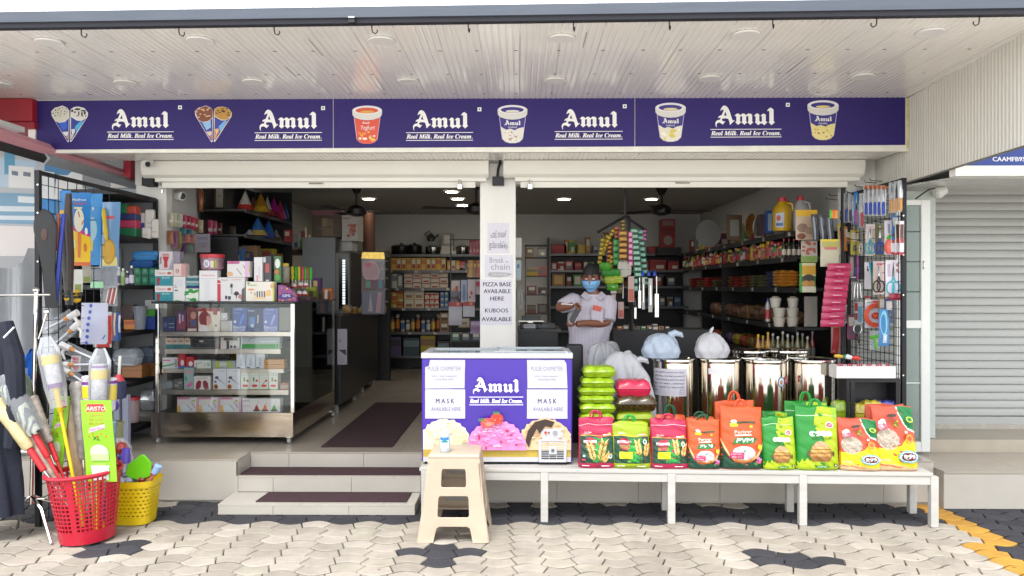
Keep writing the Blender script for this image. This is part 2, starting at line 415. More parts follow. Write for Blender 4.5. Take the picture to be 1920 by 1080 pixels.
def padlock(px,lab):
 t=thing('padlock',lab,'padlock',P(px,345,6.77),'padlocks on the shutter bars')
 b=MB();p=P(px,351,6.775);b.box(p.x-.022,p.x+.022,p.y-.012,p.y+.012,p.z-.02,p.z+.028,STEEL);b.build('body',t,bevel=.004)
 b=MB();b.tube([p+Vector((-.014,0,.028)),p+Vector((-.014,0,.055)),p+Vector((0,0,.068)),p+Vector((.014,0,.055)),p+Vector((.014,0,.028))],.0045,CHROME,6);b.build('shackle',t)
 b=MB();b.tube([p+Vector((.0,.008,.062)),p+Vector((.095*(1 if px<900 else.9),.008,.062))],.006,STEEL,6);b.build('bolt',t)
padlock(862,'steel padlock hanging from the shutter bar left of the notice pillar');padlock(994,'steel padlock hanging from the shutter bar right of the notice pillar')
awn=thing('awning','wide white ribbed awning with a grey blue front beam over the shop','awning',(0,5.0,ZC))
RIB=M('#efece7',.2,var=.03,scale=1.2,coat=.5)
def ribbed(x0,x1,y0,y1,z,name,parent,mat=RIB,pitch=.045,axis='y',hgt=.0028):
 n=max(2,int(round((x1-x0)/pitch)));pr=[]
 for i in range(n):
  a=x0+(x1-x0)*i/n;p=(x1-x0)/n
  pr+=[(a+p*.03,z+hgt),(a+p*.2,z),(a+p*.8,z),(a+p*.97,z+hgt)]
 vs=[(x,y0,q)for x,q in pr]+[(x,y1,q)for x,q in pr];N=len(pr)
 b=MB();b.add(vs,[(i,i+1,N+i+1,N+i)for i in range(N-1)],mat);return b.build(name,parent)
EDG=lambda x:4.394-.0296*x
x=-6.5
while x<3.1:
 ribbed(x,min(x+.25,3.12),EDG(x+.12),DS+.02,ZC,'ceiling_panel',awn);x+=.25
MB().box(-6.6,3.3,4.60,DF-.06,ZC+.006,ZC+.04,PLAST).build('deck',awn)
x=-4.25
while x<3.1:
 ribbed(x,min(x+.25,3.12),DS+.06,6.73,ZSO,'soffit_panel',awn,RIB);x+=.25
b=MB()
for yy_ in(4.95,5.5,6.05):
 for k in range(28):
  x_=-4.2+k*.262+.02*math.sin(k*5);b.box(x_-.011,x_+.011,yy_-.004,yy_+.004,ZC-.0022,ZC-.0004,M('#4a4642',.6))
for x_,ya,yb2 in((-1.62,5.3,5.55),(-1.3,4.7,5.05),(-1.05,5.6,5.95),(.4,4.6,4.9),(1.9,5.1,5.5)):b.box(x_-.002,x_+.002,ya,yb2,ZC-.0012,ZC-.0004,M('#5a5650',.6))
o=b.build('screws_and_seams',awn);o['kind']='stuff'
def slope_box(x0,x1,ya,yb,z0a,z0b,hh,th,m,name):
 b=MB();vs=[(x0,ya,z0a),(x1,yb,z0b),(x1,yb+th,z0b),(x0,ya+th,z0a),(x0,ya,z0a+hh),(x1,yb,z0b+hh),(x1,yb+th,z0b+hh),(x0,ya+th,z0a+hh)]
 b.add(vs,[(0,3,2,1),(4,5,6,7),(0,1,5,4),(1,2,6,5),(2,3,7,6),(3,0,4,7)],m);return b.build(name,awn)
BX0,BX1=-4.2,4.0;EA,EB=EDG(BX0),EDG(BX1)
slope_box(BX0,BX1,EA-.004,EB-.004,ZC-.003,ZC-.003,.027,.05,M('#20202a',.6,var=.2),'slotted_rail')
slope_box(BX0,BX1,EA-.022,EB-.022,ZC+.0245,ZC+.0245,.06,.06,M('#454b56',.5,var=.14,scale=5,stretch=(.6,1,6)),'front_beam')
bw=MB();n=190
pr=[]
for i in range(n):
 a=BX0+(BX1-BX0)*i/n;p=(BX1-BX0)/n;yy=EA-.004+(EB-EA)*i/n
 pr+=[(a,yy),(a+p*.25,yy-.008),(a+p*.5,yy-.008),(a+p*.75,yy)]
N=len(pr)
bw.add([(a,b_,ZC+.085)for a,b_ in pr]+[(a,b_,ZC+.55)for a,b_ in pr],[(i,i+1,N+i+1,N+i)for i in range(N-1)],M('#e6e8ec',.5,var=.03));bw.build('fascia_sheet',awn)
def hook(px,flip,lab):
 x_=X(px,4.4);d=EDG(x_)+.03;p=Vector((X(px,d),d,ZC-.001));b=MB();s_=flip
 b.tube([p,p+Vector((0,0,-.03)),p+Vector((.004*s_,0,-.045)),p+Vector((.02*s_,.006,-.052)),p+Vector((.03*s_,.006,-.04)),p+Vector((.03*s_,.004,-.028))],.0035,M('#2a2628',.5,.7),6)
 tag(recentre(b.build('hook')),lab,'hook','iron hooks along the awning beam')
for i,px in enumerate((148,333,513,697,878,1075,1254,1447,1640,1830)):
 hook(px,1 if px<700 else(-1 if px>1500 else.25),'small iron hook hanging in the row under the awning beam')
bb=MB();p=Vector((X(660,4.41),EDG(X(660,4.41))-.016,ZC+.005));bb.box(p.x-.02,p.x+.02,p.y-.02,p.y+.02,p.z-.014,p.z+.012,BLACKM,taper=.004);bb.box(p.x-.018,p.x+.018,p.y-.022,p.y+.02,p.z+.012,p.z+.02,STEEL)
tag(recentre(bb.build('clamp')),'black clamp block fixed on the awning beam','clamp')
CLM=M('#d9d8d6',.5)
def downlight(px,py,r,g_,lab):
 d=(ZC-EYE)*FPX/(CY-py);t=thing('ceiling_light',lab,'ceiling light',(X(px,d),d,ZC-.02),g_)
 b=MB();b.lathe([(r*.96,0),(r,.004),(r,.012)],CLM,(X(px,d),d,ZC-.0125),24);b.build('diffuser',t,smooth=True)
 b=MB();b.lathe([(r*1.02,0),(r*1.02,.008)],M('#a8a5a0',.6),(X(px,d),d,ZC-.004),24);b.build('trim',t,smooth=True)
for px,py in((88,75),(373,73),(715,74),(1053,71),(1397,65),(1740,62)):downlight(px,py,.082,'front row of awning lights','large round unlit light in the front row of the awning ceiling')
for px,py in((-5,155),(232,152),(474,151),(765,151),(1041,150),(1330,147),(1615,144)):downlight(px,py,.082,'rear row of awning lights','round unlit light in the rear row close above the purple signboard')
scr=MB();
sidew=thing('side_screen','white ribbed metal screen closing the awning at its end beside the steel shutter','screen',(3.1,5.5,2.495))
SIDE=M('#c9c6bd',.5,var=.08,scale=2,stretch=(1,1,.3))
yy=4.25;SXF=lambda d:3.135-(DS-d)*.07
while yy<6.85:
 y1=min(yy+.25,6.9);n=6;pr=[]
 for i in range(n):
  a=yy+(y1-yy)*i/n;p=(y1-yy)/n;q_=SXF(a);pr+=[(a,q_),(a+p*.35,q_),(a+p*.5,q_-.008),(a+p*.85,q_-.008)]
 pr.append((y1-.001,SXF(y1)));N=len(pr);b=MB()
 b.add([(q,a,2.495)for a,q in pr]+[(q,a,ZC-.002)for a,q in pr],[(i,i+1,N+i+1,N+i)for i in range(N-1)],SIDE);b.build('screen_panel',sidew);yy+=.25
b=MB();b.add([(SXF(a)+q-.011,a,z)for a in(4.25,6.9)for q,z in((0,2.486),(.02,2.486),(.02,2.494),(0,2.494))],[(0,1,5,4),(1,2,6,5),(2,3,7,6),(3,0,4,7),(0,3,2,1),(4,5,6,7)],M('#7c7a74',.5,.5));b.build('edge_strip',sidew)
PUR=M('#241263',.6,var=.06,scale=2)
sign=thing('signboard','long purple ice cream shop signboard with white blackletter name across the front','signboard',(0,DS,ZSO))
sx0,sx1=X(50,DS),X(1703,DS)
FRM=M('#dcdacf',.5,var=.12,scale=6)
MB().box(sx0,sx1,DS+.002,DS+.05,ZSO-.018,ZC-.002,FRM).build('frame',sign)
MB().box(sx0-.006,X(62,DS),DS-.01,6.73,ZSO-.03,ZC-.01,PLAST).build('end_panel',sign)
seams=[62,624,1190,1694]
def sgn_z(py):return Z(py,DS-.003)
for a,b_ in zip(seams,seams[1:]):
 x0,x1=X(a,DS-.003)+.003,X(b_,DS-.003)-.003
 top=lambda x_:Z(187-(x_-62)*.0044,DS-.003);bot=lambda x_:Z(279-(x_-62)*.0036,DS-.003)
 pb=MB();vs=[(x0,DS-.003,bot(a)),(x1,DS-.003,bot(b_)),(x1,DS-.003,top(b_)),(x0,DS-.003,top(a)),(x0,DS+.001,bot(a)),(x1,DS+.001,bot(b_)),(x1,DS+.001,top(b_)),(x0,DS+.001,top(a))]
 pb.add(vs,[(0,1,2,3),(7,6,5,4),(0,4,5,1),(1,5,6,2),(2,6,7,3),(3,7,4,0)],PUR);pb.build('face_panel',sign)
MB().box(X(1695,DS),sx1,DS-.0015,DS+.0015,ZSO+.004,ZC-.01,M('#d8cf9a',.6,var=.3,scale=9)).build('stained_strip',sign)
def newcv():
 global cv
 cv=Canvas(lambda u,v,off:Vector((X(u*1920,DS-.003),DS-.0034-off,Z(v*1080,DS-.003))),1920.,-1080.,eps=.0002)
newcv()
WP=M('#e9e8e6',.45)
def px_amul(x0,ybase,wid):
 sc=wid/1465
 f=lambda L:[((x0+(x-80)*sc)/1920,(ybase-(592-y)*sc)/1080)for x,y in L]
 cv.poly(f(_A),WP,[f(_Ah)])
 for L in(_m,_u,_l):cv.poly(f(L),WP)
def pxp(L):return[(x/1920,y/1080)for x,y in L]
def px_text(t,cx_,base,cap,wid,m,shear=0):
 vs,fs=text2d(t);tw=max(p[0]for p in vs);sc=cap/.7;sx=wid/tw
 cv.tris([((cx_-wid/2+x*sx+y*sc*shear)/1920,(base-y*sc)/1080)for x,y in vs],[(f[0],f[i],f[i+1])for f in fs for i in range(1,len(f)-1)],m)
def logo(x0,ybase,wid,tl0,tl1,ty,bold=True):
 px_amul(x0,ybase,wid)
 for yy_ in(ty-3,ty+11.5):cv.poly(pxp([(tl0,yy_),(tl1,yy_-.3),(tl1,yy_+.9),(tl0,yy_+1.2)]),WP)
 for dx in(-.25,.25):px_text(TAG_LINE,(tl0+tl1)/2+dx,ty+8.6,8.2,tl1-tl0-2,WP)
LOGO=[(206,239,108,197,323,248.5),(485,241,109,476,603,250.5),(774,241,104,761,887,251),(1053,240,105,1040,1167,249.5),(1340,236,111,1331,1463,246)]
for L in LOGO:logo(*L);cv.build('lettering',sign);newcv()
for mx,my in((335,200),(605,202),(899,205),(1171,200),(1475,198)):
 cv.poly(pxp([(mx-3.6,my+3.6),(mx+3.6,my+3.6),(mx+3.6,my-3.6),(mx-3.6,my-3.6)]),'#e6efe8');cv.poly(pxp(ring(mx,my,1.7,1.7,10)),'#0f4a30');cv.build('emblem',sign);newcv()
def cone(cx_,cy_,s_,topc,spots,body,kind):
 """printed ice cream cone, half of a pair meeting at the tip"""
 tip=(127 if cx_<200 else 400,266);L=s_<0
 o=lambda x,y:(cx_+x*s_ if False else x,y)
 w=[(91,207),(98,200),(103,199),(112,196),(121,200),(125.5,206),(125.5,222),(124.5,264),(122,265),(98,225),(92,215)]if L else[(128,203),(134,199),(143,198),(154,201),(161,210),(160,217),(130,263),(127,265),(127,222)]
 dx=0 if cx_<200 else 272;w=[(x+dx,y+.6*(dx>0))for x,y in w]
 cv.poly(pxp(w),topc[0])
 inn=[(92,208),(99,201.5),(112,197.5),(121,201.5),(124.8,206),(124.5,219),(116,226),(106,227.5),(98,224)]if L else[(128.6,204),(135,200),(143,199),(153,202),(160,210),(158.5,217),(150,223.5),(140,223),(128.8,216)]
 cv.poly(pxp([(x+dx,y)for x,y in inn]),topc[1])
 bd=[(98.5,225),(106,228.5),(117,227),(124.3,220),(124,262),(121.5,263)]if L else[(128.6,217.5),(140,224.5),(149,225),(157.5,219.5),(130,261),(128,262)]
 cv.poly(pxp([(x+dx,y)for x,y in bd]),body[0])
 b2=[(105,228.4),(117,227),(121,224),(121.5,238),(113,243)]if L else[(136,236),(146,226),(152,226),(146,236),(139,247)]
 cv.poly(pxp([(x+dx,y)for x,y in b2]),body[1])
 b3=[(112,246),(123,245),(123,252),(118,254)]if L else[(129,241),(136,240),(136,247),(131,252)]
 cv.poly(pxp([(x+dx,y)for x,y in b3]),body[2])
 b4=[(118,255),(123,253),(123,261)]if L else[(128.8,250),(134,250),(131,258),(129,260)]
 cv.poly(pxp([(x+dx,y)for x,y in b4]),body[3])
 for x,y,rx,ry in spots:cv.poly(pxp(ring(x+dx,y,rx,ry,7)),topc[2])
r7=random.Random(4)
dots=[(94.5,211,1.5,1),(99.5,204.5,1.5,1.3),(107,202,1.3,1.2),(112.5,200.3,1.4,.8),(119.5,202,1.2,.9),(110.5,206.5,1.3,.9),(104,209.2,1.3,.9),(117,206.8,1,1.2),(109.5,211,1,.9),(98.7,215.3,1.5,.9),(108,215.6,1.2,.9),(116.7,211.7,1.4,1),(104,213,.8,.8),(121.2,208.3,.9,.8),(100,209.5,.6,1),(104.8,205.2,.8,.9)]
cone(120,0,-1,('#e4e2da','#d3d1c2','#1b1620'),dots,('#2c3a92','#2f5cc4','#d9d6cf','#c98f78'),0)
cv.build('cone_picture',sign);newcv();cone(130,0,1,('#e6e4e2','#d8d6ce','#1d1420'),[(141,203,6,2),(131,206,2.4,2.6),(136,208.5,2,1.8),(143.5,211,1.3,4.5),(141,215.5,1.8,1),(149.5,212,1.6,4.3),(151,216,1.7,.9),(155,210,2,3.6),(157,216,1,2),(152,206,5,1.4)],('#2e3d94','#49a8d4','#d9d6cf','#cbbf9a'),0)
cv.build('cone_picture',sign);newcv()
nut=[(93+r7.random()*28,201+r7.random()*19,2.2,1.3)for _ in range(15)]
cone(390,0,-1,('#d9cdd6','#7d4630','#cdb08a'),nut,('#31408e','#8ab4d4','#d2b7a8','#c07c3a'),1)
cv.build('cone_picture',sign);newcv();cone(405,0,1,('#dccfae','#b3873f','#3d2118'),[(131+r7.random()*26,202+r7.random()*15,2.4,1.1)for _ in range(12)],('#323f96','#6fa3d8','#e3b25a','#d88a4a'),1)
cv.build('cone_picture',sign);newcv()
def tub(cx_,top,s_,main,lid_art,low,name2,col2):
 q=lambda L:pxp([(cx_+x*s_,top+y*s_)for x,y in L])
 cv.poly(q(ring(0,9,28,9.5,26)+[]),'#dcd9e6')
 cv.poly(q([(-28,9),(28,9),(27.5,17),(24,22),(12,26),(0,27),(-12,26),(-24,22),(-27.5,17)]),'#d4d2cd')
 cv.poly(q(ring(0,8.6,26,7.6,24)),'#e2e0dc');cv.poly(q(ring(-.5,8.7,21.5,5.4,22)),lid_art[0]);cv.poly(q(ring(0,11.3,13,2.4,16)),lid_art[1])
 body=[(-24,22.5),(-12,26.5),(0,27.5),(12,26.5),(24,22.5),(18.6,63),(13,69),(5,71.5),(-5,71.5),(-13,69),(-19,63)]
 cv.poly(q([(x*1.035,y)for x,y in body]),'#d9cfe2');cv.poly(q(body),main)
 if low[0]:cv.poly(q([(-22,40),(-12,46),(-4,44),(4,47),(12,43),(22,41),(18.4,63),(13,68.5),(5,71),(-5,71),(-13,68.5),(-18.6,63)]),low[0])
 rr=random.Random(int(cx_))
 for i in range(16):
  cv.poly(q(ring(rr.uniform(-15,15),rr.uniform(49,66),rr.uniform(1.2,low[2]),rr.uniform(1,low[2]*.7),8)),low[1][i%len(low[1])])
 sc=30*s_/1465;x0,yb=cx_-15*s_,top+38*s_ if name2!='Yoghurt' else top+34*s_
 if name2=='Yoghurt':sc*=.45;x0=cx_-9*s_
 f=lambda L:[((x0+(x-80)*sc)/1920,(yb-(592-y)*sc)/1080)for x,y in L]
 cv.poly(f(_A),WP,[f(_Ah)])
 for L in(_m,_u,_l):cv.poly(f(L),WP)
 if name2=='Yoghurt':px_text('Yoghurt',cx_+1,top+45*s_,8.5*s_,27*s_,WP,.1)
 else:px_text(name2,cx_,top+43*s_,3*s_,16*s_,col2)
 cv.build('tub_picture',sign);newcv()
tub(688,198,1.0,'#d4523f',('#cf5a44','#d9a24a'),(None,['#e0a13a','#e3bd45','#e08a3f','#e8dcc8'],4.5),'Yoghurt',WP)
tub(961,197.5,1.0,'#372f80',('#372f80','#d8d4cc'),('#d8d5cc',['#8f2f3a','#c9c2b4','#a33b40','#b9b29f','#e6e3dc'],1.9),'SHAHI',WP)
tub(1256.5,194,1.02,'#372f80',('#372f80','#d9cf9a'),('#d9d6c6',['#dcc86a','#e2d79a','#d3bd55','#eae6d4'],5),'RAJBHOG',WP)
tub(1540.5,190,1.04,'#372f80',('#372f80','#d9c97e'),('#dcd08a',['#b84a3a','#e2c95a','#e8e0b0','#c9803a'],2.4),'PEARL',WP)
# ================================================================ IN FRONT OF THE SHOP
def holed_prism(b,outer,holes,y0,y1,m,fn):
 loops=[outer,*holes];flat=[p for l in loops for p in l];n=len(flat)
 tr=tessellate_polygon([[Vector((p[0],p[1],0))for p in l]for l in loops])
 vs=[fn(p[0],y0,p[1])for p in flat]+[fn(p[0],y1,p[1])for p in flat]
 fs=[tuple(t)for t in tr]+[tuple(n+i for i in t)[::-1]for t in tr];o=0
 for l in loops:
  k=len(l);fs+=[(o+i,n+o+i,n+o+(i+1)%k,o+(i+1)%k)for i in range(k)];o+=k
 b.add(vs,fs,m)
MATC=M('#42292f',.95,var=.22,scale=30,bump=.9,bscale=260)
def mat_(x0,x1,y0,y1,z,lab,th=.008):
 b=MB();n=int((x1-x0)/.05)+2
 b.box(x0,x1,y0,y1,z,z+th,MATC);return tag(recentre(b.build('door_mat',bevel=.003)),lab,'door mat')
mat_(X(448,5.885),SX1-.004,5.885,6.115,.2005,'dark maroon mat on the upper step')
mm=MB();mm.add([(X(477,5.585),5.585,.0765),(X(762,5.585),5.585,.0765),(X(772,5.83),5.83,.0765),(X(502,5.83),5.83,.0765),(X(477,5.585),5.585,.084),(X(762,5.585),5.585,.084),(X(772,5.83),5.83,.084),(X(502,5.83),5.83,.084)],[(0,3,2,1),(4,5,6,7),(0,1,5,4),(1,2,6,5),(2,3,7,6),(3,0,4,7)],MATC)
tag(recentre(mm.build('door_mat',bevel=.002)),'dark maroon mat lying askew on the lowest step','door mat')
mat_(-1.64,-1.05,6.30,8.7,ZF+.0006,'long dark maroon runner leading into the shop aisle')
BROT=-.0335
bench=thing('display_bench','long low white wooden bench on square legs holding the freezer and rice bags','bench',(X(789,5.40),5.40,0));bench.rotation_euler.z=BROT
WOOD=M('#b4b1ab',.5,var=.12,scale=4,stretch=(.4,3,3),bump=.08)
BL=3.53
for i in range(3):MB().box(-.012,BL,.0+i*.126,.0+i*.126+.122,.348,.372,WOOD).build('plank',bench,bevel=.003,local=True)
MB().box(.0,BL-.012,.006,.04,.288,.3475,WOOD).build('front_rail',bench,bevel=.003,local=True);MB().box(.0,BL-.012,.33,.365,.288,.3475,WOOD).build('rear_rail',bench,bevel=.003,local=True)
def bx(px):return(X(px,5.36)-X(789,5.40))
for px in(795,1021,1258,1500,1738):MB().box(bx(px)-.026,bx(px)+.026,-.004,.048,0,.3475,WOOD).build('leg',bench,bevel=.003,local=True)
for px in(795,1243,1472,1694):MB().box((X(px,5.7)-X(789,5.4))-.026,(X(px,5.7)-X(789,5.4))+.026,.318,.37,0,.3475,WOOD).build('leg',bench,bevel=.003,local=True)
def bench_y(x,off=0):return 5.40+(x-X(789,5.40))*math.tan(BROT)+off
BZ=.3725
FD=5.50
fx0,fx1=X(790.5,FD),X(1073,FD)
fr=thing('chest_freezer','purple ice cream chest freezer with glass sliding lids standing on the bench','freezer',((fx0+fx1)/2,5.7,BZ))
FW=M('#b9b9bd',.3,var=.03);GRY=M('#b9bcc0',.35)
MB().box(fx0,fx1,FD,5.985,.392,1.133,M('#46299c',.3,var=.03)).build('body',fr,bevel=.008)
MB().box(fx0+.02,fx1-.03,FD+.02,5.97,BZ+.0005,.392,BLACKM).build('base',fr)
b=MB();
for(a0,a1,c0,c1)in((fx0-.003,fx1+.003,FD-.006,FD+.03),(fx0-.003,fx1+.003,5.955,5.99),(fx0-.003,fx0+.03,FD+.03,5.955),(fx1-.03,fx1+.003,FD+.03,5.955)):b.box(a0,a1,c0,c1,1.1335,1.172,FW)
b.build('rim',fr,bevel=.004)
for s0,s1,zz in((fx0+.03,(fx0+fx1)/2+.05,1.158),((fx0+fx1)/2-.02,fx1-.03,1.1685)):
 b=MB();b.box(s0,s1,FD+.034,5.952,zz,zz+.005,M('#a9c4cc',.04,alpha=.3,key='lid'));g_=b.build('lid',fr)
 b=MB();
 for(a0,a1,c0,c1)in((s0,s1,FD+.034,FD+.05),(s0,s1,5.93,5.952),(s0,s0+.02,FD+.05,5.93),(s1-.02,s1,FD+.05,5.93)):b.box(a0,a1,c0,c1,zz+.0052,zz+.013,GRY)
 b.build('lid_frame',g_)
for cx_ in(fx0,fx1-.045):MB().box(cx_-.004,cx_+.049,FD-.008,FD+.04,1.1335,1.1745,GRY).build('corner_cap',fr,bevel=.004)
fc=Canvas(lambda u,v,off:Vector((X(u*1920,FD),FD-.0005-off,Z(v*1080,FD))),1920.,-1080.,eps=.0002)
pp=lambda L,m,holes=():fc.poly(pxp(L),m,[pxp(h)for h in holes])
cv_save=cv;cv=fc
PUR2=M('#41269a',.3,var=.05,scale=1.5)
pp([(793,860),(1070.5,860),(1070.5,674),(793,674)],PUR2);pp([(793,866),(1070.5,866),(1070.5,857),(793,857)],FW);pp([(793,857),(1070.5,857),(1070.5,843),(793,843)],'#b59a3a')
def scoop(cx_,cy_,rx,ry,base,blots,seed,n=40,yb=843):
 r=random.Random(seed);L=[]
 for i in range(37):
  a=math.pi*i/36;k=1+.025*math.sin(i*2.1)+.02*r.uniform(-1,1);L.append((cx_-rx*math.cos(a)*k,cy_-ry*math.sin(a)*k))
 L=[(min(max(x,793),1070.5),min(y,yb))for x,y in L];L=[(L[0][0],yb)]+L+[(L[-1][0],yb)]
 pp(L,base)
 for i in range(n):
  a=r.uniform(.1,3.04);q=math.sqrt(r.random())*.9;x,y=cx_-rx*q*math.cos(a),cy_-ry*q*math.sin(a)
  if 796<x<1066 and y<yb-3:pp(ring(x,y,r.uniform(1.5,6),r.uniform(.6,1.7),8),blots[i%len(blots)])
scoop(834,836,50,50,'#dcdcb4',['#d2d49c','#e6e6cc','#cfcf9a','#c9a98c'],1,60);scoop(1022,836,52,52,'#d3b48c',['#c29a6c','#e0c8a4','#b58658','#d9bb94'],3,60)
pp([(985,826),(990,806),(1003,790),(1022,785),(1040,790),(1034,800),(1022,798),(1012,812),(1006,803),(996,822),(992,838)],'#35241c')
scoop(931,838,55,51,'#dd86bb',['#d070a8','#e6a3cb','#c95f9b','#eab8d6'],2,110)
for x,y,rx,ry in((899,818,2.5,5),(912,838,2,3),(951,806,4,3),(958,814,3,2),(895,838,3,1.6),(940,827,2,2.5),(968,832,3,2)):pp(ring(x,y,rx,ry,9),'#a8345e')
for x,y,rx,ry,c in((914,791,12.5,9.5,'#cf4a45'),(932,783,12,10.5,'#c9362f'),(917,793,7,4,'#dd7a70')):pp(ring(x,y,rx,ry,18),c)
for i in range(16):pp(ring(906+rnd.random()*34,781+rnd.random()*14,.7,.9,5),'#e3b06a')
for cx_,cy_ in((904,785),(931,772)):
 for a in range(0,360,45):pp([(cx_,cy_+1.5),(cx_+7*math.cos(R(a+12)),cy_+3.5*math.sin(R(a+12))),(cx_+7*math.cos(R(a-12)),cy_+3.5*math.sin(R(a-12)))],'#4d8f35')
logo(887.5,734.5,86,881,981,745)
fc.build('lettering',fr);cv=cv_save
vp=MB();vx0,vx1=X(1008,FD),X(1062.5,FD)
b=MB();holed_prism(b,[(X(x,FD),Z(y,FD))for x,y in((1010,866),(1062,866),(1063,826),(1056,821),(1056,803),(1013,803),(1013,820),(1009,826))],[[(X(x,FD),Z(y,FD))for x,y in((1015,862),(1057,862),(1057,827),(1015,827))]],FD-.018,FD-.002,FW,lambda x,y,z:Vector((x,y,z)));gr=b.build('vent_frame',fr,bevel=.003)
MB().box(X(1014,FD),X(1058,FD),FD-.0055,FD-.003,Z(863,FD),Z(826,FD),M('#15161a',.7)).build('vent_recess',fr)
for i in range(9):MB().box(X(1015,FD),X(1057,FD),FD-.014,FD-.007,Z(861.2-i*4,FD),Z(860.0-i*4,FD),FW).build('vent_slat',fr)
for x in(1029,1043):MB().box(X(x,FD),X(x+.9,FD),FD-.0155,FD-.0142,Z(862,FD),Z(827,FD),FW).build('vent_bar',fr)
b=MB();b.box(X(1029,FD),X(1043.5,FD),FD-.019,FD-.0157,Z(851,FD),Z(837,FD),FW);o=b.build('badge',fr,bevel=.003)
c2=Canvas(lambda u,v,off:Vector((X(u*1920,FD),FD-.0190-off,Z(v*1080,FD))),1920.,-1080.,eps=.0003)
for a in(0,60,120):c2.poly(pxp([(1036.3+4*math.cos(R(a+t))*q,844+4*math.sin(R(a+t))*q)for t,q in((-14,1),(14,1),(166,1),(194,1))]),'#5d6066')
c2.build('emblem',o)
for px,py,r_,c in((1023,811,2.6,'#c0352a'),(1029,811,1.6,'#2c2c30'),(1041,811,4,'#8d9096')):
 b=MB();b.lathe([(r_*FD/FPX,0),(r_*.85*FD/FPX,.012)],print_mat(c),P(px,py,FD-.018),14,Matrix.Rotation(math.pi/2,4,'X'));b.build('knob',fr)
PAPER=M('#bfbdc6'.lower(),.75,var=.03,scale=4)
def notice(rect,d,lab,draw=None,name='notice',mat=None,torn=None,grp=None):
 x0,y0,x1,y1=rect;b=MB();n=8
 base=[(x0,y1),(x1,y1),(x1,y0),(x0,y0)]if not torn else torn
 r=random.Random(int(x0+y0));pts=[]
 L=len(base)
 for i in range(L):
  a,c=base[i],base[(i+1)%L]
  for k in range(4):t=k/4;pts.append((a[0]+(c[0]-a[0])*t+r.uniform(-.25,.25)*(k>0),a[1]+(c[1]-a[1])*t+r.uniform(-.2,.2)*(k>0)))
 b.prism([(X(x,d),Z(y,d))for x,y in pts],d-.0016,d-.0002,mat or PAPER)
 t=thing(name,lab,'notice',P((x0+x1)/2,y1,d),grp)
 b.build('sheet',t)
 if draw:
  c_=Canvas(lambda u,v,off:Vector((X(x0+u*(x1-x0),d),d-.0018-off,Z(y1-v*(y1-y0),d))),(x1-x0)*d/FPX,(y1-y0)*d/FPX,eps=.0002)
  draw(c_);c_.build('lettering',t)
 return t
PAPW=M('#d2cfd8',.75,var=.03,scale=4);INK=M('#2b2f3a',.6);INK2=M('#74768a',.7);INK3=M('#3a4464',.6)
def d_pulse(c):
 c.text('PULSE OXIMETER',.5,.62,.15,INK2,.8);c.text('WITH 1 YEAR WARRANTY',.5,.39,.06,INK2,.62);c.text('AVAILABLE HERE',.5,.28,.06,INK2,.45)
def d_mask(c):
 for dx in(-.004,.004):c.text('M A S K',.5+dx,.52,.16,INK3,.46)
 c.text('AVAILABLE HERE',.52,.26,.13,M('#586084',.6),.74)
fd=FD-.0045
notice((794,675,872,728),fd,'torn white pulse oximeter notice on the freezer front, above the sanitizer bottle',d_pulse,torn=[(797,729),(871,728),(872,675),(806,675),(804,686),(797,689)])
notice((797,730,872,785),fd,'white mask available notice on the freezer front, above the sanitizer bottle',d_mask)
notice((988,675,1063,728),fd,'white pulse oximeter notice on the freezer front, right of the white blackletter name',d_pulse,torn=[(989,728),(1064,728),(1062,682),(1058,675),(988,675)])
notice((988,730,1064,785),fd,'white mask available notice on the freezer front, above the vent grille',d_mask)
pd=6.8685
def d_mal(c):c.text('പാല്, തൈര്',.5,.52,.2,INK,.72);c.text('ഇവിടെ ലഭിക്കും',.5,.17,.2,INK,.84)
def d_chain(c):
 g_=M('#8d8c8e',.7);c.text('Break',.42,.66,.24,g_,.5);c.text('the',.78,.66,.1,g_,.12);c.text('chain',.55,.36,.27,g_,.66)
 c.poly([(.1,.16),(.15,.06),(.5,.02),(.85,.08),(.97,.16),(.86,.22),(.5,.25),(.16,.24)],M('#a9a8aa',.7));c.text('CORONA SAFE',.52,.11,.07,M('#d8d7da',.7),.55)
def d_pizza(c):
 for t,v,w in(('PIZZA BASE',.72,.9),('AVAILABLE',.44,.86),('HERE',.14,.44)):
  for dx in(-.004,.004):c.text(t,.52+dx,v,.17,INK,w)
def d_kub(c):
 for t,v,w in(('KUBOOS',.6,.74),('AVAILABLE',.18,.96)):
  for dx in(-.004,.004):c.text(t,.5+dx,v,.2,INK,w)
notice((914,418,955,475),pd,'topmost paper notice on the white pillar, two lines of dark script',d_mal,mat=PAPW)
notice((909,478,962,521),pd,'faded grey health notice second from the top on the white pillar',d_chain,mat=PAPW)
notice((902,524,960,570),pd,'pizza base notice on the white pillar',d_pizza,mat=PAPW);notice((902,570.5,960,609),pd,'lowest notice on the white pillar advertising kuboos',d_kub,mat=PAPW)
t=thing('sensor_box','small black box with a black cable at the top of the white pillar','sensor box',P(934,347,6.8))
MB().box(X(923,6.8),X(945,6.8),6.79,6.869,Z(347,6.8),Z(331,6.8),M('#25262c',.6)).build('housing',t,bevel=.003)
b=MB();b.tube([P(933,331,6.84),P(934,318,6.84),P(938,303,6.835),P(936,299,6.835)],.011,M('#1c1c20',.6),8);b.build('cable',t)
ST=M('#b09f8a',.45,var=.09,scale=3)
sd=4.94;zc=.555;cxs=X(852,5.05);cys=5.16
stool=thing('plastic_stool','beige moulded plastic step stool with cut-out sides in front of the freezer','stool',(cxs,cys,0))
wT,wB=.168,.222
def hw(z):return wB+(wT-wB)*min(z,.53)/.53
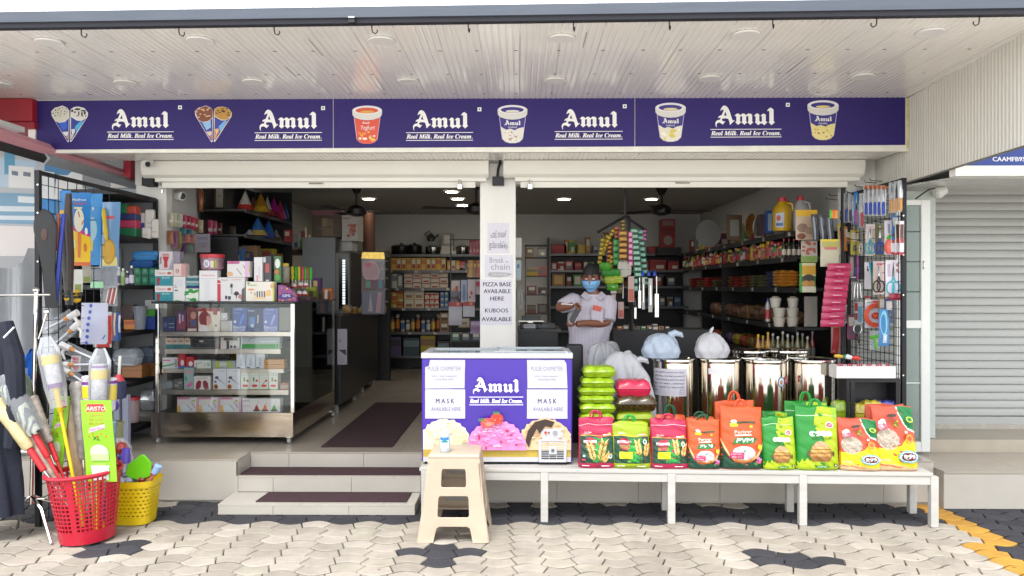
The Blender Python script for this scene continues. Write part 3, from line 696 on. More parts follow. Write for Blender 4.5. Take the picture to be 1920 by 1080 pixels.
def side(rot):
 Rz=Matrix.Rotation(rot,4,'Z')
 def fn(u,y,z):
  w=hw(z);flare=.012*max(0,1-z/.03);return Rz@Vector((u*w*(1+flare*2),-(w+flare)+y+.0,z))+Vector((cxs,cys,0))
 rr=lambda a0,a1,z0,z1,q=.05:[(a0+q,z0),(a1-q,z0),(a1-q*.3,z0+.006),(a1,z0+.02),(a1,z1-.02),(a1-q*.3,z1-.006),(a1-q,z1),(a0+q,z1),(a0+q*.3,z1-.006),(a0,z1-.02),(a0,z0+.02),(a0+q*.3,z0+.006)]
 outer=[(-1,0),(-.56,0),(-.53,.06),(-.5,.088),(-.42,.098),(.42,.098),(.5,.088),(.53,.06),(.56,0),(1,0),(1,.25),(1,.50),(.98,.53),(-.98,.53),(-1,.50),(-1,.25)]
 b=MB();holed_prism(b,outer,[rr(-.5,.5,.155,.29),rr(-.44,.44,.345,.462)],0,.014,ST,fn);b.build('side_panel',stool,bevel=.002)
for a in(0,math.pi/2,math.pi,-math.pi/2):side(a)
b=MB();b.lathe([(.160,.522),(.169,.53),(.169,.543),(.164,.552),(.150,.5555),(.06,.5545),(.0001,.5545)],ST,(cxs,cys,0),4,Matrix.Rotation(math.pi/4,4,'Z')@Matrix.Diagonal((1.41,1.41,1,1)))
b.build('seat',stool,bevel=.006,seg=2)
MB().box(cxs-.172,cxs+.172,cys-.172,cys+.172,.305,.318,ST).build('shelf',stool,bevel=.004)
for s_ in(-1,1):
 MB().box(cxs-.19,cxs+.19,cys+s_*.15-.03,cys+s_*.15+.03,.112,.124,ST).build('rung',stool,bevel=.003)
t=thing('sanitizer_bottle','clear pump bottle of hand sanitizer standing on the plastic stool','bottle',(X(834,5.08),5.08,.556))
bc=(X(834,5.08),5.08,.5565);lq=M('#cfdbe2',.08,alpha=.55,key='gel')
b=MB();b.lathe([(.030,0),(.0335,.006),(.034,.10),(.031,.122),(.016,.136),(.013,.142)],lq,bc,20);b.build('bottle_body',t,smooth=True)
b=MB();b.lathe([(.015,.138),(.015,.155),(.006,.157),(.006,.168),(.014,.169),(.014,.177)],M('#e6e6e6',.4),bc,14);b.box(bc[0]-.005,bc[0]+.005,bc[1]-.045,bc[1],bc[2]+.170,bc[2]+.177,M('#e6e6e6',.4));b.build('pump',t,smooth=True)
def lab_fn(u,v,off):a=-math.pi/2+(u-.5)*1.7;return Vector((bc[0]+(.0343+off)*math.cos(a),bc[1]+(.0343+off)*math.sin(a),bc[2]+.03+v*.07))
c_=Canvas(lab_fn,.058,.07,.012,eps=.0004);c_.rect(0,0,1,1,'#d5e0ea');c_.rect(0,.72,1,1,'#2f74b8');c_.poly([(.1,.62),(.5,.78),(.9,.62),(.9,.5),(.1,.5)],'#1f7f86');c_.text('SANITIZER',.5,.3,.12,'#2f5c9a',.7);c_.build('label',t)
def bag(name,lab,x0,x1,yt,yb,d,dep,base,draw,grp,handle=None,tilt=0,rot=0,lean=0,seed=1,side=None,hh=.055,sag=0,cat='rice bag',zb=None):
 w=(x1-x0)*d/FPX;h=(yb-yt)*d/FPX;cx_=X((x0+x1)/2,d);r=random.Random(seed);ph=[r.uniform(0,6.28)for _ in range(8)]
 zb=BZ if zb is None else zb
 org=Vector((cx_,d+dep/2,zb));t=thing(name,lab,cat,org,grp)
 RM=Matrix.Rotation(rot,4,'Z')@Matrix.Rotation(lean,4,'X')
 def WD(v):
  v=max(0,min(1,v));W=w/2*(1-.05*v-.05*max(0,1-v/.05)**2+.022*math.sin(v*7+ph[0])*(1-v));D=(dep/2)*(1-v**1.9)**.8*(.86+.14*math.sin(min(v,.6)*4.2))+.004
  if v<.05:D*=.82+.18*(v/.05)
  return W,D
 def wr(x,v):
  return(.0035*math.sin(x*38+ph[1]+v*9)*math.sin(v*6+ph[2])+.0028*math.sin(v*34+ph[3]+x*14)*(.3+v)+.002*math.sin(x*90+v*50+ph[4]))*min(1,v*8)
 def surf(x,v,front,off=0):
  W,D=WD(v);q=max(-1,min(1,x));y=D*max(0,1-abs(q)**4)**.35
  e=wr(q*w/2,v)*(1-abs(q)**6)
  yy=(-(y+e+off)if front else y)
  topd=-sag*max(0,(v-.8)/.2)**2*(1+.4*math.sin(q*2+ph[5]))
  zz=h*v+topd*h+(.006*math.sin(q*5+ph[6])*v**3)
  p=RM@Vector((q*W+tilt*v*h,yy,zz));return p+org
 b=MB();nu,nv=56,30
 def fn(u,v):
  a=2*math.pi*u;c=math.cos(a);x=math.copysign(abs(c)**.5,c);return surf(x,v,math.sin(a)<0)
 b.grid(fn,nu,nv,base,closeu=True)
 n0=len(b.v);b.f.append(list(range(nu))[::-1]);b.mi.append(0);b.f.append([nv*nu+i for i in range(nu)]);b.mi.append(0)
 b.build('sack',t,smooth=True,angle=60)
 c_=Canvas(lambda u,v,off:surf((2*u-1)*.985,.012+v*.975,True,.0016+off),w,h,.018,eps=.00016);draw(c_);c_.build('print',t)
 if handle:
  for k,(dx,dy,s_)in enumerate(((-.008,-.006,1),(.012,.012,.9))):
   W,D=WD(.97);pts=[]
   for i in range(13):
    a=math.pi*i/12;pts.append(RM@Vector((-math.cos(a)*.036*s_+dx+tilt*h,dy,h*(1-sag*.8)-.02+(.02+hh*s_)*math.sin(a)**.7))+org)
   b=MB();b.tube(pts,.0065,handle,6);b.build('handle',t,smooth=True)
 return t
def ear(c,u,v,L,ang,m1,m2,asp):
 """a wheat ear with a stem"""
 du,dv=math.sin(ang)*L/asp,math.cos(ang)*L
 c.line((u-du*.7,v-dv*.7),(u+du,v+dv),.003,'#5b3318')
 for i in range(6):
  for s_ in(-1,1):
   t_=.1+.16*i;px,py=u+du*t_,v+dv*t_;a=ang+s_*.55;l=L*.2
   cx_,cy_=px+math.sin(a)*l/asp,py+math.cos(a)*l
   c.poly([(px,py),(cx_-math.cos(a)*.018/asp,cy_+math.sin(a)*.018),(px+math.sin(a)*l*2/asp,py+math.cos(a)*l*2),(cx_+math.cos(a)*.018/asp,cy_-math.sin(a)*.018)],m1 if(i+s_)%2 else m2)
def d_wheat(panel_top,yellow,band):
 def f(c):
  c.poly([(.03,.10),(.97,.10),(.97,panel_top-.01),(.75,panel_top-.03),(.5,panel_top-.025),(.25,panel_top+.005),(.03,panel_top)],'#173f2e')
  c.poly([(.36,.12),(.74,.12),(.8,panel_top-.05),(.55,panel_top-.045),(.4,panel_top-.03)],'#1d8434');c.poly([(.42,.14),(.62,.14),(.66,panel_top-.1),(.46,panel_top-.1)],'#249a3a')
  c.line((.03,panel_top),(.25,panel_top+.006),.004,'#d8b53c');c.line((.25,panel_top+.006),(.97,panel_top-.012),.004,'#d8b53c')
  c.poly([(.14,panel_top-.13),(.2,panel_top-.06),(.3,panel_top-.03),(.41,panel_top-.06),(.47,panel_top-.13),(.44,panel_top-.18),(.18,panel_top-.18)],'#9c1f33')
  c.rect(.12,panel_top-.145,.49,panel_top-.095,'#e2d7d9');c.text('GRAIN GOLD',.305,panel_top-.14,.036,'#9c1f33',.32)
  c.rect(.17,panel_top-.25,.45,panel_top-.19,'#a5793f');c.rect(.17,panel_top-.225,.45,panel_top-.212,'#3d2a16')
  if yellow:
   c.rect(.16,.2,.5,.34,'#dcdc1c');c.line((.2,.26),(.45,.275),.003,'#8b8f2a');c.rect(.24,.38,.38,.42,'#b3434f')
   ear(c,.7,.24,.3,-.12,'#d9a857','#e6c27e',1/1.3);ear(c,.83,.22,.26,.22,'#c98f45','#dcb06a',1/1.3)
  else:
   c.text('CHAKKI ATTA',.35,panel_top-.29,.022,'#dfe5dd',.3)
   ear(c,.42,.13,.36,-.28,'#d9a857','#e6c27e',1/1.3);ear(c,.55,.12,.42,.28,'#d0994a','#e0b873',1/1.3);ear(c,.62,.1,.24,.7,'#c98f45','#dcb06a',1/1.3)
   c.rect(.1,.23,.16,.27,'#cfe0d4');c.rect(.07,.155,.18,.19,'#b33a55')
  c.ell(.86,.25 if not yellow else panel_top-.12,.055,.05,'#cfdcd2');c.ell(.86,.25 if not yellow else panel_top-.12,.035,.033,'#3c6b50');c.ell(.86,.29 if not yellow else panel_top-.075,.022,.018,'#d9a857')
  c.text('Stay Pure',.24,panel_top+.05,.035,'#e9e4d6',.2,.3);c.line((.12,panel_top+.03),(.32,panel_top+.05),.0025,'#e6e0c8');c.ell(.86,panel_top+.035,.055,.028,'#d9952e');c.rect(.68,panel_top+.012,.9,panel_top+.032,'#e9dfe2')
  c.rect(.08,.045,.28,.06,'#e8d9de');c.rect(.6,.04,.82,.055,'#e8d9de')
  if panel_top<.7 and not yellow or band=='p':c.poly([(0,.855),(.25,.885),(.6,.88),(1,.87),(1,.878),(.6,.888),(.25,.893),(0,.863)],'#e6c9d2')
  else:c.rect(.2,.02,.7,.04,'#6f7f12')
 return f
def d_pvm(c):
 c.poly([(0,0),(1,0),(1,.42),(.95,.3),(.86,.2),(.7,.12),(.5,.1),(.3,.12),(.14,.22),(.06,.33),(0,.45)],'#123f2c');c.poly([(0,.455),(.06,.34),(.15,.23),(.3,.14),(.3,.165),(.17,.26),(.09,.37),(0,.5)],'#e8b27a');c.poly([(1,.43),(.95,.31),(.85,.21),(.7,.14),(.7,.165),(.83,.24),(.92,.35),(1,.48)],'#e8b27a')
 c.rect(.2,.745,.82,.778,'#3c4a2c');c.rect(.21,.70,.4,.755,'#d9c21f');c.ell(.3,.785,.075,.03,'#e4dcd8');c.text('100',.3,.772,.026,'#b5224a',.1);c.ell(.71,.695,.042,.025,'#e0b52e')
 c.text('Periyar',.51,.585,.055,'#ece4dd',.4);c.rect(.31,.548,.71,.57,'#e9d8cc')
 c.poly([(.25,.41),(.3,.5),(.4,.525),(.62,.53),(.83,.51),(.78,.44),(.66,.42),(.5,.42),(.36,.425)],'#17702f')
 for dx in(-.006,.006):c.text('PVM',.53+dx,.445,.065,'#ecebe6',.38,.3)
 c.ell(.51,.25,.29,.125,'#b98a45');c.ell(.51,.27,.27,.118,'#cbb7c4');c.ell(.51,.285,.24,.1,'#d8cbd3')
 r=random.Random(3)
 for i in range(60):a,q=r.uniform(0,6.28),math.sqrt(r.random());c.ell(.51+.23*q*math.cos(a),.285+.095*q*math.sin(a),.014,.006,['#e6dfe2','#c4b3c0','#d0a5b5'][i%3],6)
 c.ell(.52,.31,.03,.014,'#2f8f3e');c.poly([(.16,.19),(.5,.18),(.5,.28),(.18,.29)],'#b52d58');c.text('PREMIUM',.33,.245,.025,'#ecd9e0',.24);c.text('RICE 5KG',.33,.2,.025,'#ecd9e0',.22)
 c.ell(.88,.37,.05,.04,'#e0cf20');c.poly([(.72,.1),(.8,.14),(.86,.1),(.8,.06)],'#2f7a35')
 for dx,dy in((.84,.19),(.9,.16),(.82,.13),(.88,.12)):c.ell(dx,dy,.045,.025,['#d77fa6','#c64d86','#e0b3c8'][int(dx*100)%3],8)
def d_green(c):
 c.poly([(.52,1),(.48,.92),(.42,.82),(.4,.72),(.48,.62),(.6,.54),(.66,.42),(.7,.3),(.5,.18),(.12,.14),(.03,.05),(0,0),(1,0),(1,1)],'#9db014');c.poly([(.0,0),(.0,.16),(.06,.1),(.1,.19),(.15,.12),(.22,.2),(.3,.13),(.4,.1),(.4,0)],'#a9bf1c')
 c.poly([(.86,1),(1,.97),(1,.82),(.9,.78)],'#7fb022')
 c.poly([(0,.86),(.3,.872),(.7,.87),(1,.862),(1,.868),(.7,.877),(.3,.879),(0,.866)],'#d9e8c8')
 c.ell(.78,.72,.1,.05,'#e4dcdc');c.ell(.78,.72,.08,.037,'#b83a50');c.text('Nira',.78,.708,.028,'#ecdcdc',.09)
 for i,g_ in enumerate('തരവറ'):
  c.ell(.36+.13*i,.585,.08,.042,'#e9ece4',12)
 for i,g_ in enumerate('തരവറ'):c.text(g_,.37+.125*i,.562,.045,'#3d6a35',.09)
 c.text('മട്ട അരി',.57,.485,.045,'#2b5a20',.45)
 pot=[(.34,.14),(.72,.14),(.79,.22),(.78,.33),(.72,.38),(.34,.38),(.28,.33),(.27,.22)]
 c.poly(pot,'#8a5f2c');c.rect(.3,.225,.76,.265,'#b98a45');c.rect(.3,.29,.76,.33,'#c79a52');c.rect(.33,.345,.73,.38,'#d1a765');c.poly([(.3,.375),(.36,.41),(.44,.455),(.53,.47),(.62,.455),(.7,.41),(.76,.375)],'#b98d66');c.poly([(.36,.385),(.44,.435),(.53,.45),(.62,.435),(.68,.39)],'#c69d78')
 for i in range(40):q=rnd.random();c.ell(.53+(rnd.random()-.5)*.36*(1-q*.7),.385+.07*q,.01,.005,['#a77c56','#d6b48e'][i%2],5)
 c.ell(.235,.27,.03,.045,'#5a4026');c.ell(.82,.27,.03,.045,'#5a4026');c.ell(.56,.055,.16,.025,'#2a7c2f');c.text('MATTA',.56,.045,.022,'#e0e8d8',.2);c.ell(.87,.08,.05,.025,'#1f3b24');c.ell(.87,.08,.02,.012,'#dfe5da')
def d_999(c):
 c.poly([(.6,1),(1,1),(1,.62),(.95,.61),(.8,.66),(.7,.76),(.64,.88)],'#14703a');c.poly([(.58,1),(.62,.88),(.69,.75),(.79,.645),(1,.585),(1,.62),(.8,.675),(.71,.77),(.65,.88),(.61,1)],'#e6e4da')
 c.poly([(0,.1),(.35,.08),(.6,.02),(1,.06),(1,.42),(.92,.46),(.75,.52),(.6,.4),(.3,.35),(0,.36)],'#d9cb1e');c.poly([(0,0),(1,0),(1,.07),(.8,.05),(.6,.075),(.35,.11),(0,.115)],'#cbb489');c.poly([(0,.105),(.35,.09),(.6,.055),(.6,.03),(.35,.06),(0,.075)],'#d06a3c')
 c.ell(.3,.5,.26,.17,'#b3a594')
 r=random.Random(9)
 for i in range(120):a,q=r.uniform(0,6.28),math.sqrt(r.random());c.ell(.3+.25*q*math.cos(a),.5+.165*q*math.sin(a),.018,.007,['#cfc3b3','#9a8b7a','#dcd2c4','#b09a8c'][i%4],6)
 c.ell(.18,.74,.1,.06,'#d9d3cf');c.ell(.24,.71,.07,.05,'#c24a62');c.ell(.13,.7,.06,.05,'#d58a94');c.ell(.2,.79,.06,.03,'#e3dcd8')
 for i in range(24):c.ell(.46+.1*r.random(),.7+.1*r.random(),.02,.012,['#7a8a2a','#b0a035','#56701f'][i%3],6)
 c.ell(.85,.81,.09,.045,'#b7c93f');c.ell(.85,.81,.06,.03,'#14703a');c.ell(.78,.52,.09,.07,'#e08a35');c.ell(.78,.52,.05,.035,'#c7502e');c.rect(.68,.6,.74,.635,'#e8dcd4')
 c.ell(.72,.235,.25,.1,'#3f9ec2');c.ell(.72,.235,.23,.085,'#d9e2e4');c.ell(.72,.235,.2,.07,'#5a2420');
 for dx in(-.008,.0,.008):c.text('999',.73+dx,.205,.062,'#e8dcd6',.26)
 c.rect(.05,.155,.26,.2,'#e0d080');c.text('Rice',.155,.165,.025,'#7a4a20',.14)
 c.poly([(.32,.86),(.52,.86),(.55,.885),(.5,.91),(.36,.905),(.31,.88)],'#3a2a22')
PINK=M('#a81c45',.42,var=.06,bump=.05);LIME=M('#94a814',.42,var=.06,bump=.05);ORG=M('#c24f1f',.42,var=.06,bump=.05);GRN=M('#1f7f2a',.42,var=.06,bump=.05);SAL=M('#b84c34',.42,var=.06,bump=.05);DGR=M('#114a2f',.6)
by=lambda px,off=.03:bench_y(X(px,5.4),off)
G1='rice and flour bags standing along the bench'
bag('rice_bag','red orange bag top with dark green handle, behind the second pink flour bag',1229,1288,783,872,by(1258,.2),.1,ORG,lambda c:c.rect(0,.8,1,.96,'#c94a2a'),G1,DGR,seed=21,hh=.075)
bag('rice_bag','orange rice bag half hidden behind the small orange one',1286,1342,786,872,by(1310,.19),.09,ORG,d_pvm,G1,DGR,seed=22,hh=.04)
bag('rice_bag','orange rice bag half hidden behind the large orange one',1341,1418,756,872,by(1375,.21),.12,ORG,d_pvm,G1,M('#d4502a',.6),seed=23,hh=.07)
bag('rice_bag','green rice bag half hidden behind the small green one',1430,1480,774,872,by(1452,.19),.1,GRN,d_green,G1,None,seed=24)
bag('rice_bag','green rice bag half hidden behind the large green one',1472,1556,756,872,by(1512,.21),.12,GRN,d_green,G1,M('#1f8a30',.6),seed=25,hh=.07)
bag('rice_bag','salmon rice bag half hidden behind the small salmon one',1571,1628,786,872,by(1600,.2),.1,SAL,d_999,G1,None,seed=26)
bag('rice_bag','salmon rice bag half hidden behind the large salmon one',1624,1700,759,872,by(1660,.2),.12,SAL,d_999,G1,None,seed=27)
bag('flour_bag','pink and green flour bag with three wheat ears, beside the freezer',1086,1155,783,876,by(1120),.12,PINK,d_wheat(.66,False,'p'),G1,M('#b52048',.6),seed=1,hh=.05,tilt=-.02,cat='flour bag')
bag('flour_bag','lime green flour bag with a slumped top and yellow sticker',1151,1223,784,877,by(1187),.12,LIME,d_wheat(.66,True,'l'),G1,M('#1f9a3a',.6),seed=2,hh=.045,tilt=-.05,sag=.09,cat='flour bag')
bag('flour_bag','pink and green flour bag with a yellow sticker, right of the lime green one',1222,1293,784,878,by(1257),.12,PINK,d_wheat(.62,True,'p'),G1,M('#b52048',.6),seed=3,hh=.035,tilt=-.03,sag=.03,cat='flour bag')
bag('rice_bag','smaller orange and dark green rice bag with green ribbon logo',1290,1353,787,879,by(1322),.12,ORG,d_pvm,G1,DGR,seed=4,hh=.03)
bag('rice_bag','large orange and dark green rice bag with green ribbon logo',1352,1434,765,881,by(1393),.15,ORG,d_pvm,G1,M('#d4502a',.6),seed=5,hh=.05)
bag('rice_bag','smaller green rice bag printed with a brass pot',1432,1495,785,883,by(1463),.12,GRN,d_green,G1,None,seed=6,tilt=-.03)
bag('rice_bag','large green rice bag printed with a brass pot',1494,1576,766,884,by(1535),.15,GRN,d_green,G1,M('#1f8a30',.6),seed=7,hh=.05,tilt=-.01)
bag('rice_bag','smaller salmon rice bag with a 999 price oval',1578,1652,788,884,by(1612),.12,SAL,d_999,G1,None,seed=8,rot=-.12,tilt=-.06)
bag('rice_bag','large salmon rice bag with a 999 price oval at the bench end',1645,1724,763,883,by(1685,.035),.14,SAL,d_999,G1,None,seed=9,rot=-.05,tilt=-.07)
def pillow(x0,x1,yt,yb,d,dep,m,lab,grp,cat='packet',name='packet',draw=None,seed=0,rotz=0):
 w=(x1-x0)*d/FPX;h=(yb-yt)*d/FPX;c0=Vector((X((x0+x1)/2,d),d+dep/2,Z(yb,d)));r=random.Random(seed);ph=[r.uniform(0,6.28)for _ in range(4)]
 t=thing(name,lab,cat,c0,grp);RZ=Matrix.Rotation(rotz,4,'Z')
 def sh(a,b_,s_):
  x,y=2*a-1,2*b_-1;e=(1-abs(x)**9)**.5*(1-abs(y)**7)**.5
  z=h/2+s_*h/2*(e*.97+.03)+.006*math.sin(x*7+ph[0])*math.sin(y*4+ph[1])*(s_>0)*e
  return(RZ@Vector((x*w/2,y*dep/2,max(z,.0005))))+c0
 b=MB();b.grid(lambda u,v:sh(u,v,1),20,12,m);b.grid(lambda u,v:sh(u,v,-1),20,12,m);b.build('pouch',t,smooth=True,angle=70)
 if draw:
  c_=Canvas(lambda u,v,off:sh(.04+u*.92,.002+.46*(1-abs(2*v-1))**1.0 if False else.015+.22*abs(2*v-1)**2,1 if v>.5 else-1)+Vector((0,-.0016-off,(.002 if v>.5 else-.0))),w,h,.02,eps=.0003);draw(c_);c_.build('print',t)
 return t
LM2=M('#90b018',.3,var=.42,scale=22,coat=.3,bump=.15);bz0=BZ
names=['topmost','second from the top','third from the top','fourth from the top','fifth from the top']
edges=[688,709,727,742,757,776,795,813,831,849,866]
for i in range(5):pillow(1088+(-2 if i>1 else 2)+[3,0,-1,0,1][i],1155-i%2*3,edges[i],edges[i+1],5.56,.2,LM2,f'lime green flat packet, {names[i]} in the stack beside the freezer','lime green packets stacked beside the freezer',seed=i)
for i in range(5,10):pillow(1087,1153,edges[i],edges[i+1],5.56,.2,LM2,'lime green packet low in the stack behind the pink flour bag','lime green packets stacked beside the freezer',seed=i)
pillow(1156,1221,714,746,5.6,.2,M('#c01f45',.3,var=.1,coat=.3),'shiny red pink packet lying on the packet of brown lentils',None,seed=31)
LENT=M('#4a3a1c',.25,var=.9,scale=70,coat=.5)
pillow(1155,1232,743,774,5.58,.22,LENT,'clear packet of brown lentils under the shiny red pink one',None,seed=32)
pillow(1156,1226,772,800,5.6,.2,LIME,'lime green packet under the packet of brown lentils',None,seed=33);
pillow(1156,1226,800,834,5.6,.2,LIME,'lime green packet hidden behind the slumped flour bag',None,seed=34);pillow(1156,1226,834,866,5.6,.2,LIME,'lowest lime green packet behind the slumped flour bag',None,seed=35)
def drum(px,d,r,ztop,lab,z0=ZF+.001):
 t=thing('steel_drum',lab,'drum',(X(px,d),d,z0),'steel drums behind the rice bags');c0=(X(px,d),d,0);S2=M('#d6d0c6',.1,1.0,var=.05,scale=3,stretch=(8,8,.6))
 b=MB();b.lathe([(r*.97,z0),(r,z0+.02),(r,z0+.025),(r,ztop-.034),(r,ztop-.03),(r*1.01,ztop-.02)],S2,c0,56,cap=False);b.build('body',t,smooth=True)
 b=MB();b.lathe([(r*1.01,ztop-.02),(r*1.05,ztop-.015),(r*1.05,ztop),(r*1.0,ztop+.004),(r*.9,ztop-.006),(.0001,ztop+.008)],CHROME,c0,56,cap=False);b.build('lid',t,smooth=True,angle=50)
 return t
drum(1262,6.16,.162,1.075,'polished steel drum with a handwritten notice taped on it')
drum(1346,6.17,.166,1.075,'polished steel drum under the knotted white bag');drum(1431,6.17,.172,1.07,'polished steel drum with a round blue sticker');drum(1520,6.18,.172,1.07,'polished steel drum next to the black grid panel')
drum(1402,6.56,.165,1.11,'steel drum in the rear row, behind the gap left of the sticker drum');drum(1475,6.57,.165,1.11,'steel drum in the rear row, right behind the sticker drum')
def curved(px,d,r,x0,x1,y0,y1):
 """patch on the front of a drum"""
 cx_=X(px,d);df=d-r
 def fn(u,v,off):
  x=X(x0+(x1-x0)*u,df);s_=max(-.98,min(.98,(x-cx_)/r));a=math.asin(s_);rr=r+.0015+off
  return Vector((cx_+rr*math.sin(a),d-rr*math.cos(a),Z(y1+(y0-y1)*v,df)))
 return Canvas(fn,(x1-x0)*df/FPX,(y1-y0)*df/FPX,.02,eps=.0004)
t=thing('notice','white handwritten notice taped round the front of the leftmost steel drum','notice',(X(1254,5.9),5.91,Z(740,5.9)))
c_=curved(1262,6.16,.162,1222,1287,692,743);c_.rect(0,0,1,1,PAPER);c_.build('sheet',t)
c_=curved(1262,6.16,.162,1222,1287,692,743);c_.k=4
for i,s_ in enumerate(('ഈ കടയില് വരുന്നവര് നിര്ബ','ന്ധമായും മാസ്ക് ഉപയോഗി','ച്ച് കൈകള് വൃത്തിയാക്കു','കയും അകലം പാലിക്കുക','യും വേണം ദയവായി','നന്ദി')):c_.text(s_,.06,.85-.135*i,.055,'#34363c',.88 if i<4 else(.86 if i==4 else.16),align='l')
for i in range(3):c_.text(('SHOP','No.12','14.6')[i],.95,.22-.075*i,.04,'#54565c',.16,align='r')
c_.build('lettering',t)
t=thing('sticker','round blue sticker beside a small red tag on a steel drum','sticker',P(1466,722,5.93))
c_=curved(1431,6.17,.172,1456,1482,705,728);c_.ell(.35,.5,.28,.42,'#2a5f9e');c_.ell(.35,.5,.23,.34,'#cfd8de');c_.ell(.35,.45,.12,.2,'#b9764f');c_.rect(.66,.32,.98,.86,'#b5263a');c_.text('DK',.82,.45,.22,'#e6d9da',.24);c_.build('print',t)
c_=curved(1346,6.17,.166,1330,1347,691,702);c_.rect(0,0,1,1,'#d9d6d8');tag(c_.mb.build('sticker'),'small blank white sticker on the drum under the knotted bag','sticker')
def blob(name,lab,cat,c,rx,ry,h,m,seed,knot=0,ears=0,grp=None,film_=None,wob=.06):
 r=random.Random(seed);ph=[r.uniform(0,6.28)for _ in range(10)];c=Vector(c);t=thing(name,lab,cat,c,grp)
 def fn(u,v):
  a=2*math.pi*u;
  th=math.pi/2*v;prof=max(.004,math.cos(th))**(.62 if not knot else.85)*(.86+.14*min(1,v*7))
  k=1+wob*math.sin(3*a+ph[0]+v*3)+wob*.7*math.sin(5*a+ph[1]-v*6)+wob*.5*math.sin(9*a+ph[2]+v*9)+.35*wob*abs(math.sin(8*a+ph[3]+3*math.sin(v*5)))+.02*math.sin(23*a+ph[6])*v-.5*wob*abs(math.sin(4*a+7*v+ph[7]))-.4*wob*abs(math.sin(6*a-9*v+ph[8]))-.25*wob*abs(math.sin(13*a+11*v+ph[9]))
  zz=h*math.sin(th)**.9*(1+.06*math.sin(2*a+ph[4])*prof*v+.03*math.sin(5*a+ph[5]+v*4)*prof*v)
  return c+Vector((rx*prof*k*math.cos(a),ry*prof*k*math.sin(a),max(zz,0)))
 b=MB();b.grid(fn,60,26,m,closeu=True);b.build('sack',t,smooth=True,angle=80)
 if knot:
  b=MB();q=c+Vector((0,0,h*.97));b.tube([q+Vector((0,0,-.02)),q+Vector((.002,0,.012)),q+Vector((.01,0,.03)),q+Vector((.022,0,.05))],[.03,.012,.014,.004],m,8);b.build('knot',t,smooth=True)
 for k in range(ears):
  s_=1 if k or ears==1 else-1;b=MB();q=c+Vector((s_*rx*.45,0,h*.9));b.tube([q,q+Vector((s_*.04,-.01,.025)),q+Vector((s_*.085,-.012,.012)),q+Vector((s_*.10,-.012,-.01))],[.035,.026,.02,.006],m,8);b.build('handle',t,smooth=True)
 return t
PLW=M('#b4b4b8',.32,var=.06,scale=5,bump=.25,bscale=22);PLB=M('#a3b0c0',.32,var=.06,scale=5,bump=.25,bscale=22)
blob('plastic_bag','knotted white plastic bag sitting on the second steel drum','plastic bag',(X(1332,6.14),6.15,1.083),.142,.12,.2,PLW,3,knot=1)
blob('plastic_bag','bluish white carrier bag with a loose handle on the notice drum','plastic bag',(X(1240,6.14),6.15,1.083),.155,.13,.19,PLB,5,ears=1)
blob('plastic_sack','large white plastic sack slumped behind the lentil packets','sack',(X(1172,6.0),6.12,ZF+.002),.22,.17,.80,PLW,8,ears=1,wob=.13)
blob('plastic_sack','thin crumpled clear bag on the left of the large white sack','sack',(X(1136,6.3),6.36,ZF+.002),.2,.15,.86,film('#cfd2d4',.33),12,wob=.16)
blob('plastic_bag','white carrier bag leaning between the large sack and the notice drum','plastic bag',(X(1208,5.86),5.94,ZF+.002),.1,.055,.62,PLW,14,wob=.1)
cb=thing('side_cabinet','small open black cabinet behind the salmon rice bags','cabinet',(X(1630,5.8),5.95,ZF));CB=M('#17171b',.5)
cx0,cx1=X(1585,5.89),X(1684,5.89)
for a in((cx0,cx1,5.89,6.05,Z(716,5.89),Z(709,5.89)),(cx0,cx1,5.89,6.05,ZF,ZF+.02)):MB().box(*a,CB).build('shelf',cb)
for a in((cx0,cx0+.02,5.89,6.05),(cx1-.03,cx1,5.89,6.05)):MB().box(a[0],a[1],a[2],a[3],ZF+.02,Z(716,5.89),CB).build('side_panel',cb)
MB().box(cx0+.02,cx1-.03,6.04,6.05,ZF+.02,Z(716,5.89),CB).build('back_panel',cb);MB().box(X(1592,5.89),X(1600,5.89),5.888,5.9,ZF+.02,Z(716,5.89),CB).build('post',cb)
MB().box(cx0+.02,cx1-.03,5.9,6.035,Z(792,5.9)-.015,Z(792,5.9),CB).build('shelf',cb)
for i,(px,c)in enumerate(((1581,'#8fae2a'),(1618,'#b5a52a'),(1636,'#c9b83a'),(1650,'#3a3f8c'),(1664,'#4a4fa0'))):
 pillow(px-18,px+18,752+i%2*5,791,5.905,.11,M(c,.22,var=.35,scale=30,coat=.6),'shiny '+('lime green','olive gold','yellow gold','dark blue','violet blue')[i]+' packet inside the small black cabinet','packets in the small black cabinet',seed=40+i)
t=thing('tray','white cardboard tray of red and white tubes on the small black cabinet','tray',(X(1624,5.8),5.9,Z(708,5.89)))
tz=Z(708.5,5.86);tx0,tx1=X(1566,5.86),X(1676,5.86);WT=M('#dbd9d4',.6)
MB().box(tx0,tx1,5.86,6.0,tz,tz+.004,WT).build('base',t);MB().box(tx0,tx1,5.858,5.862,tz+.004,Z(686,5.86),WT).build('front_panel',t);MB().box(tx0,tx1,6.0,6.004,tz+.004,Z(686,5.86),WT).build('back_panel',t)
for a in(tx0,tx1-.004):MB().box(a,a+.004,5.8625,5.9995,tz+.004,Z(686,5.86),WT).build('end_panel',t)
for i in range(17):
 x=tx0+.022+i*.0245;b=MB();red=i<10 or i%2;c1=print_mat('#b52a44' if i<9 else '#dcd8d6');c2=print_mat('#b52a44')
 b.lathe([(.009,0),(.0105,.01),(.0105,.075),(.006,.085),(.006,.1)],[c1,c1,c1 if i%2 else c2,c2],(x,5.885+(i%3)*.02,tz+.006),8);tag(recentre(b.build('tube',smooth=True)),'small red tube standing in the white tray' if i<9 else 'small white tube with red cap standing in the white tray','tube','tubes in the white tray')
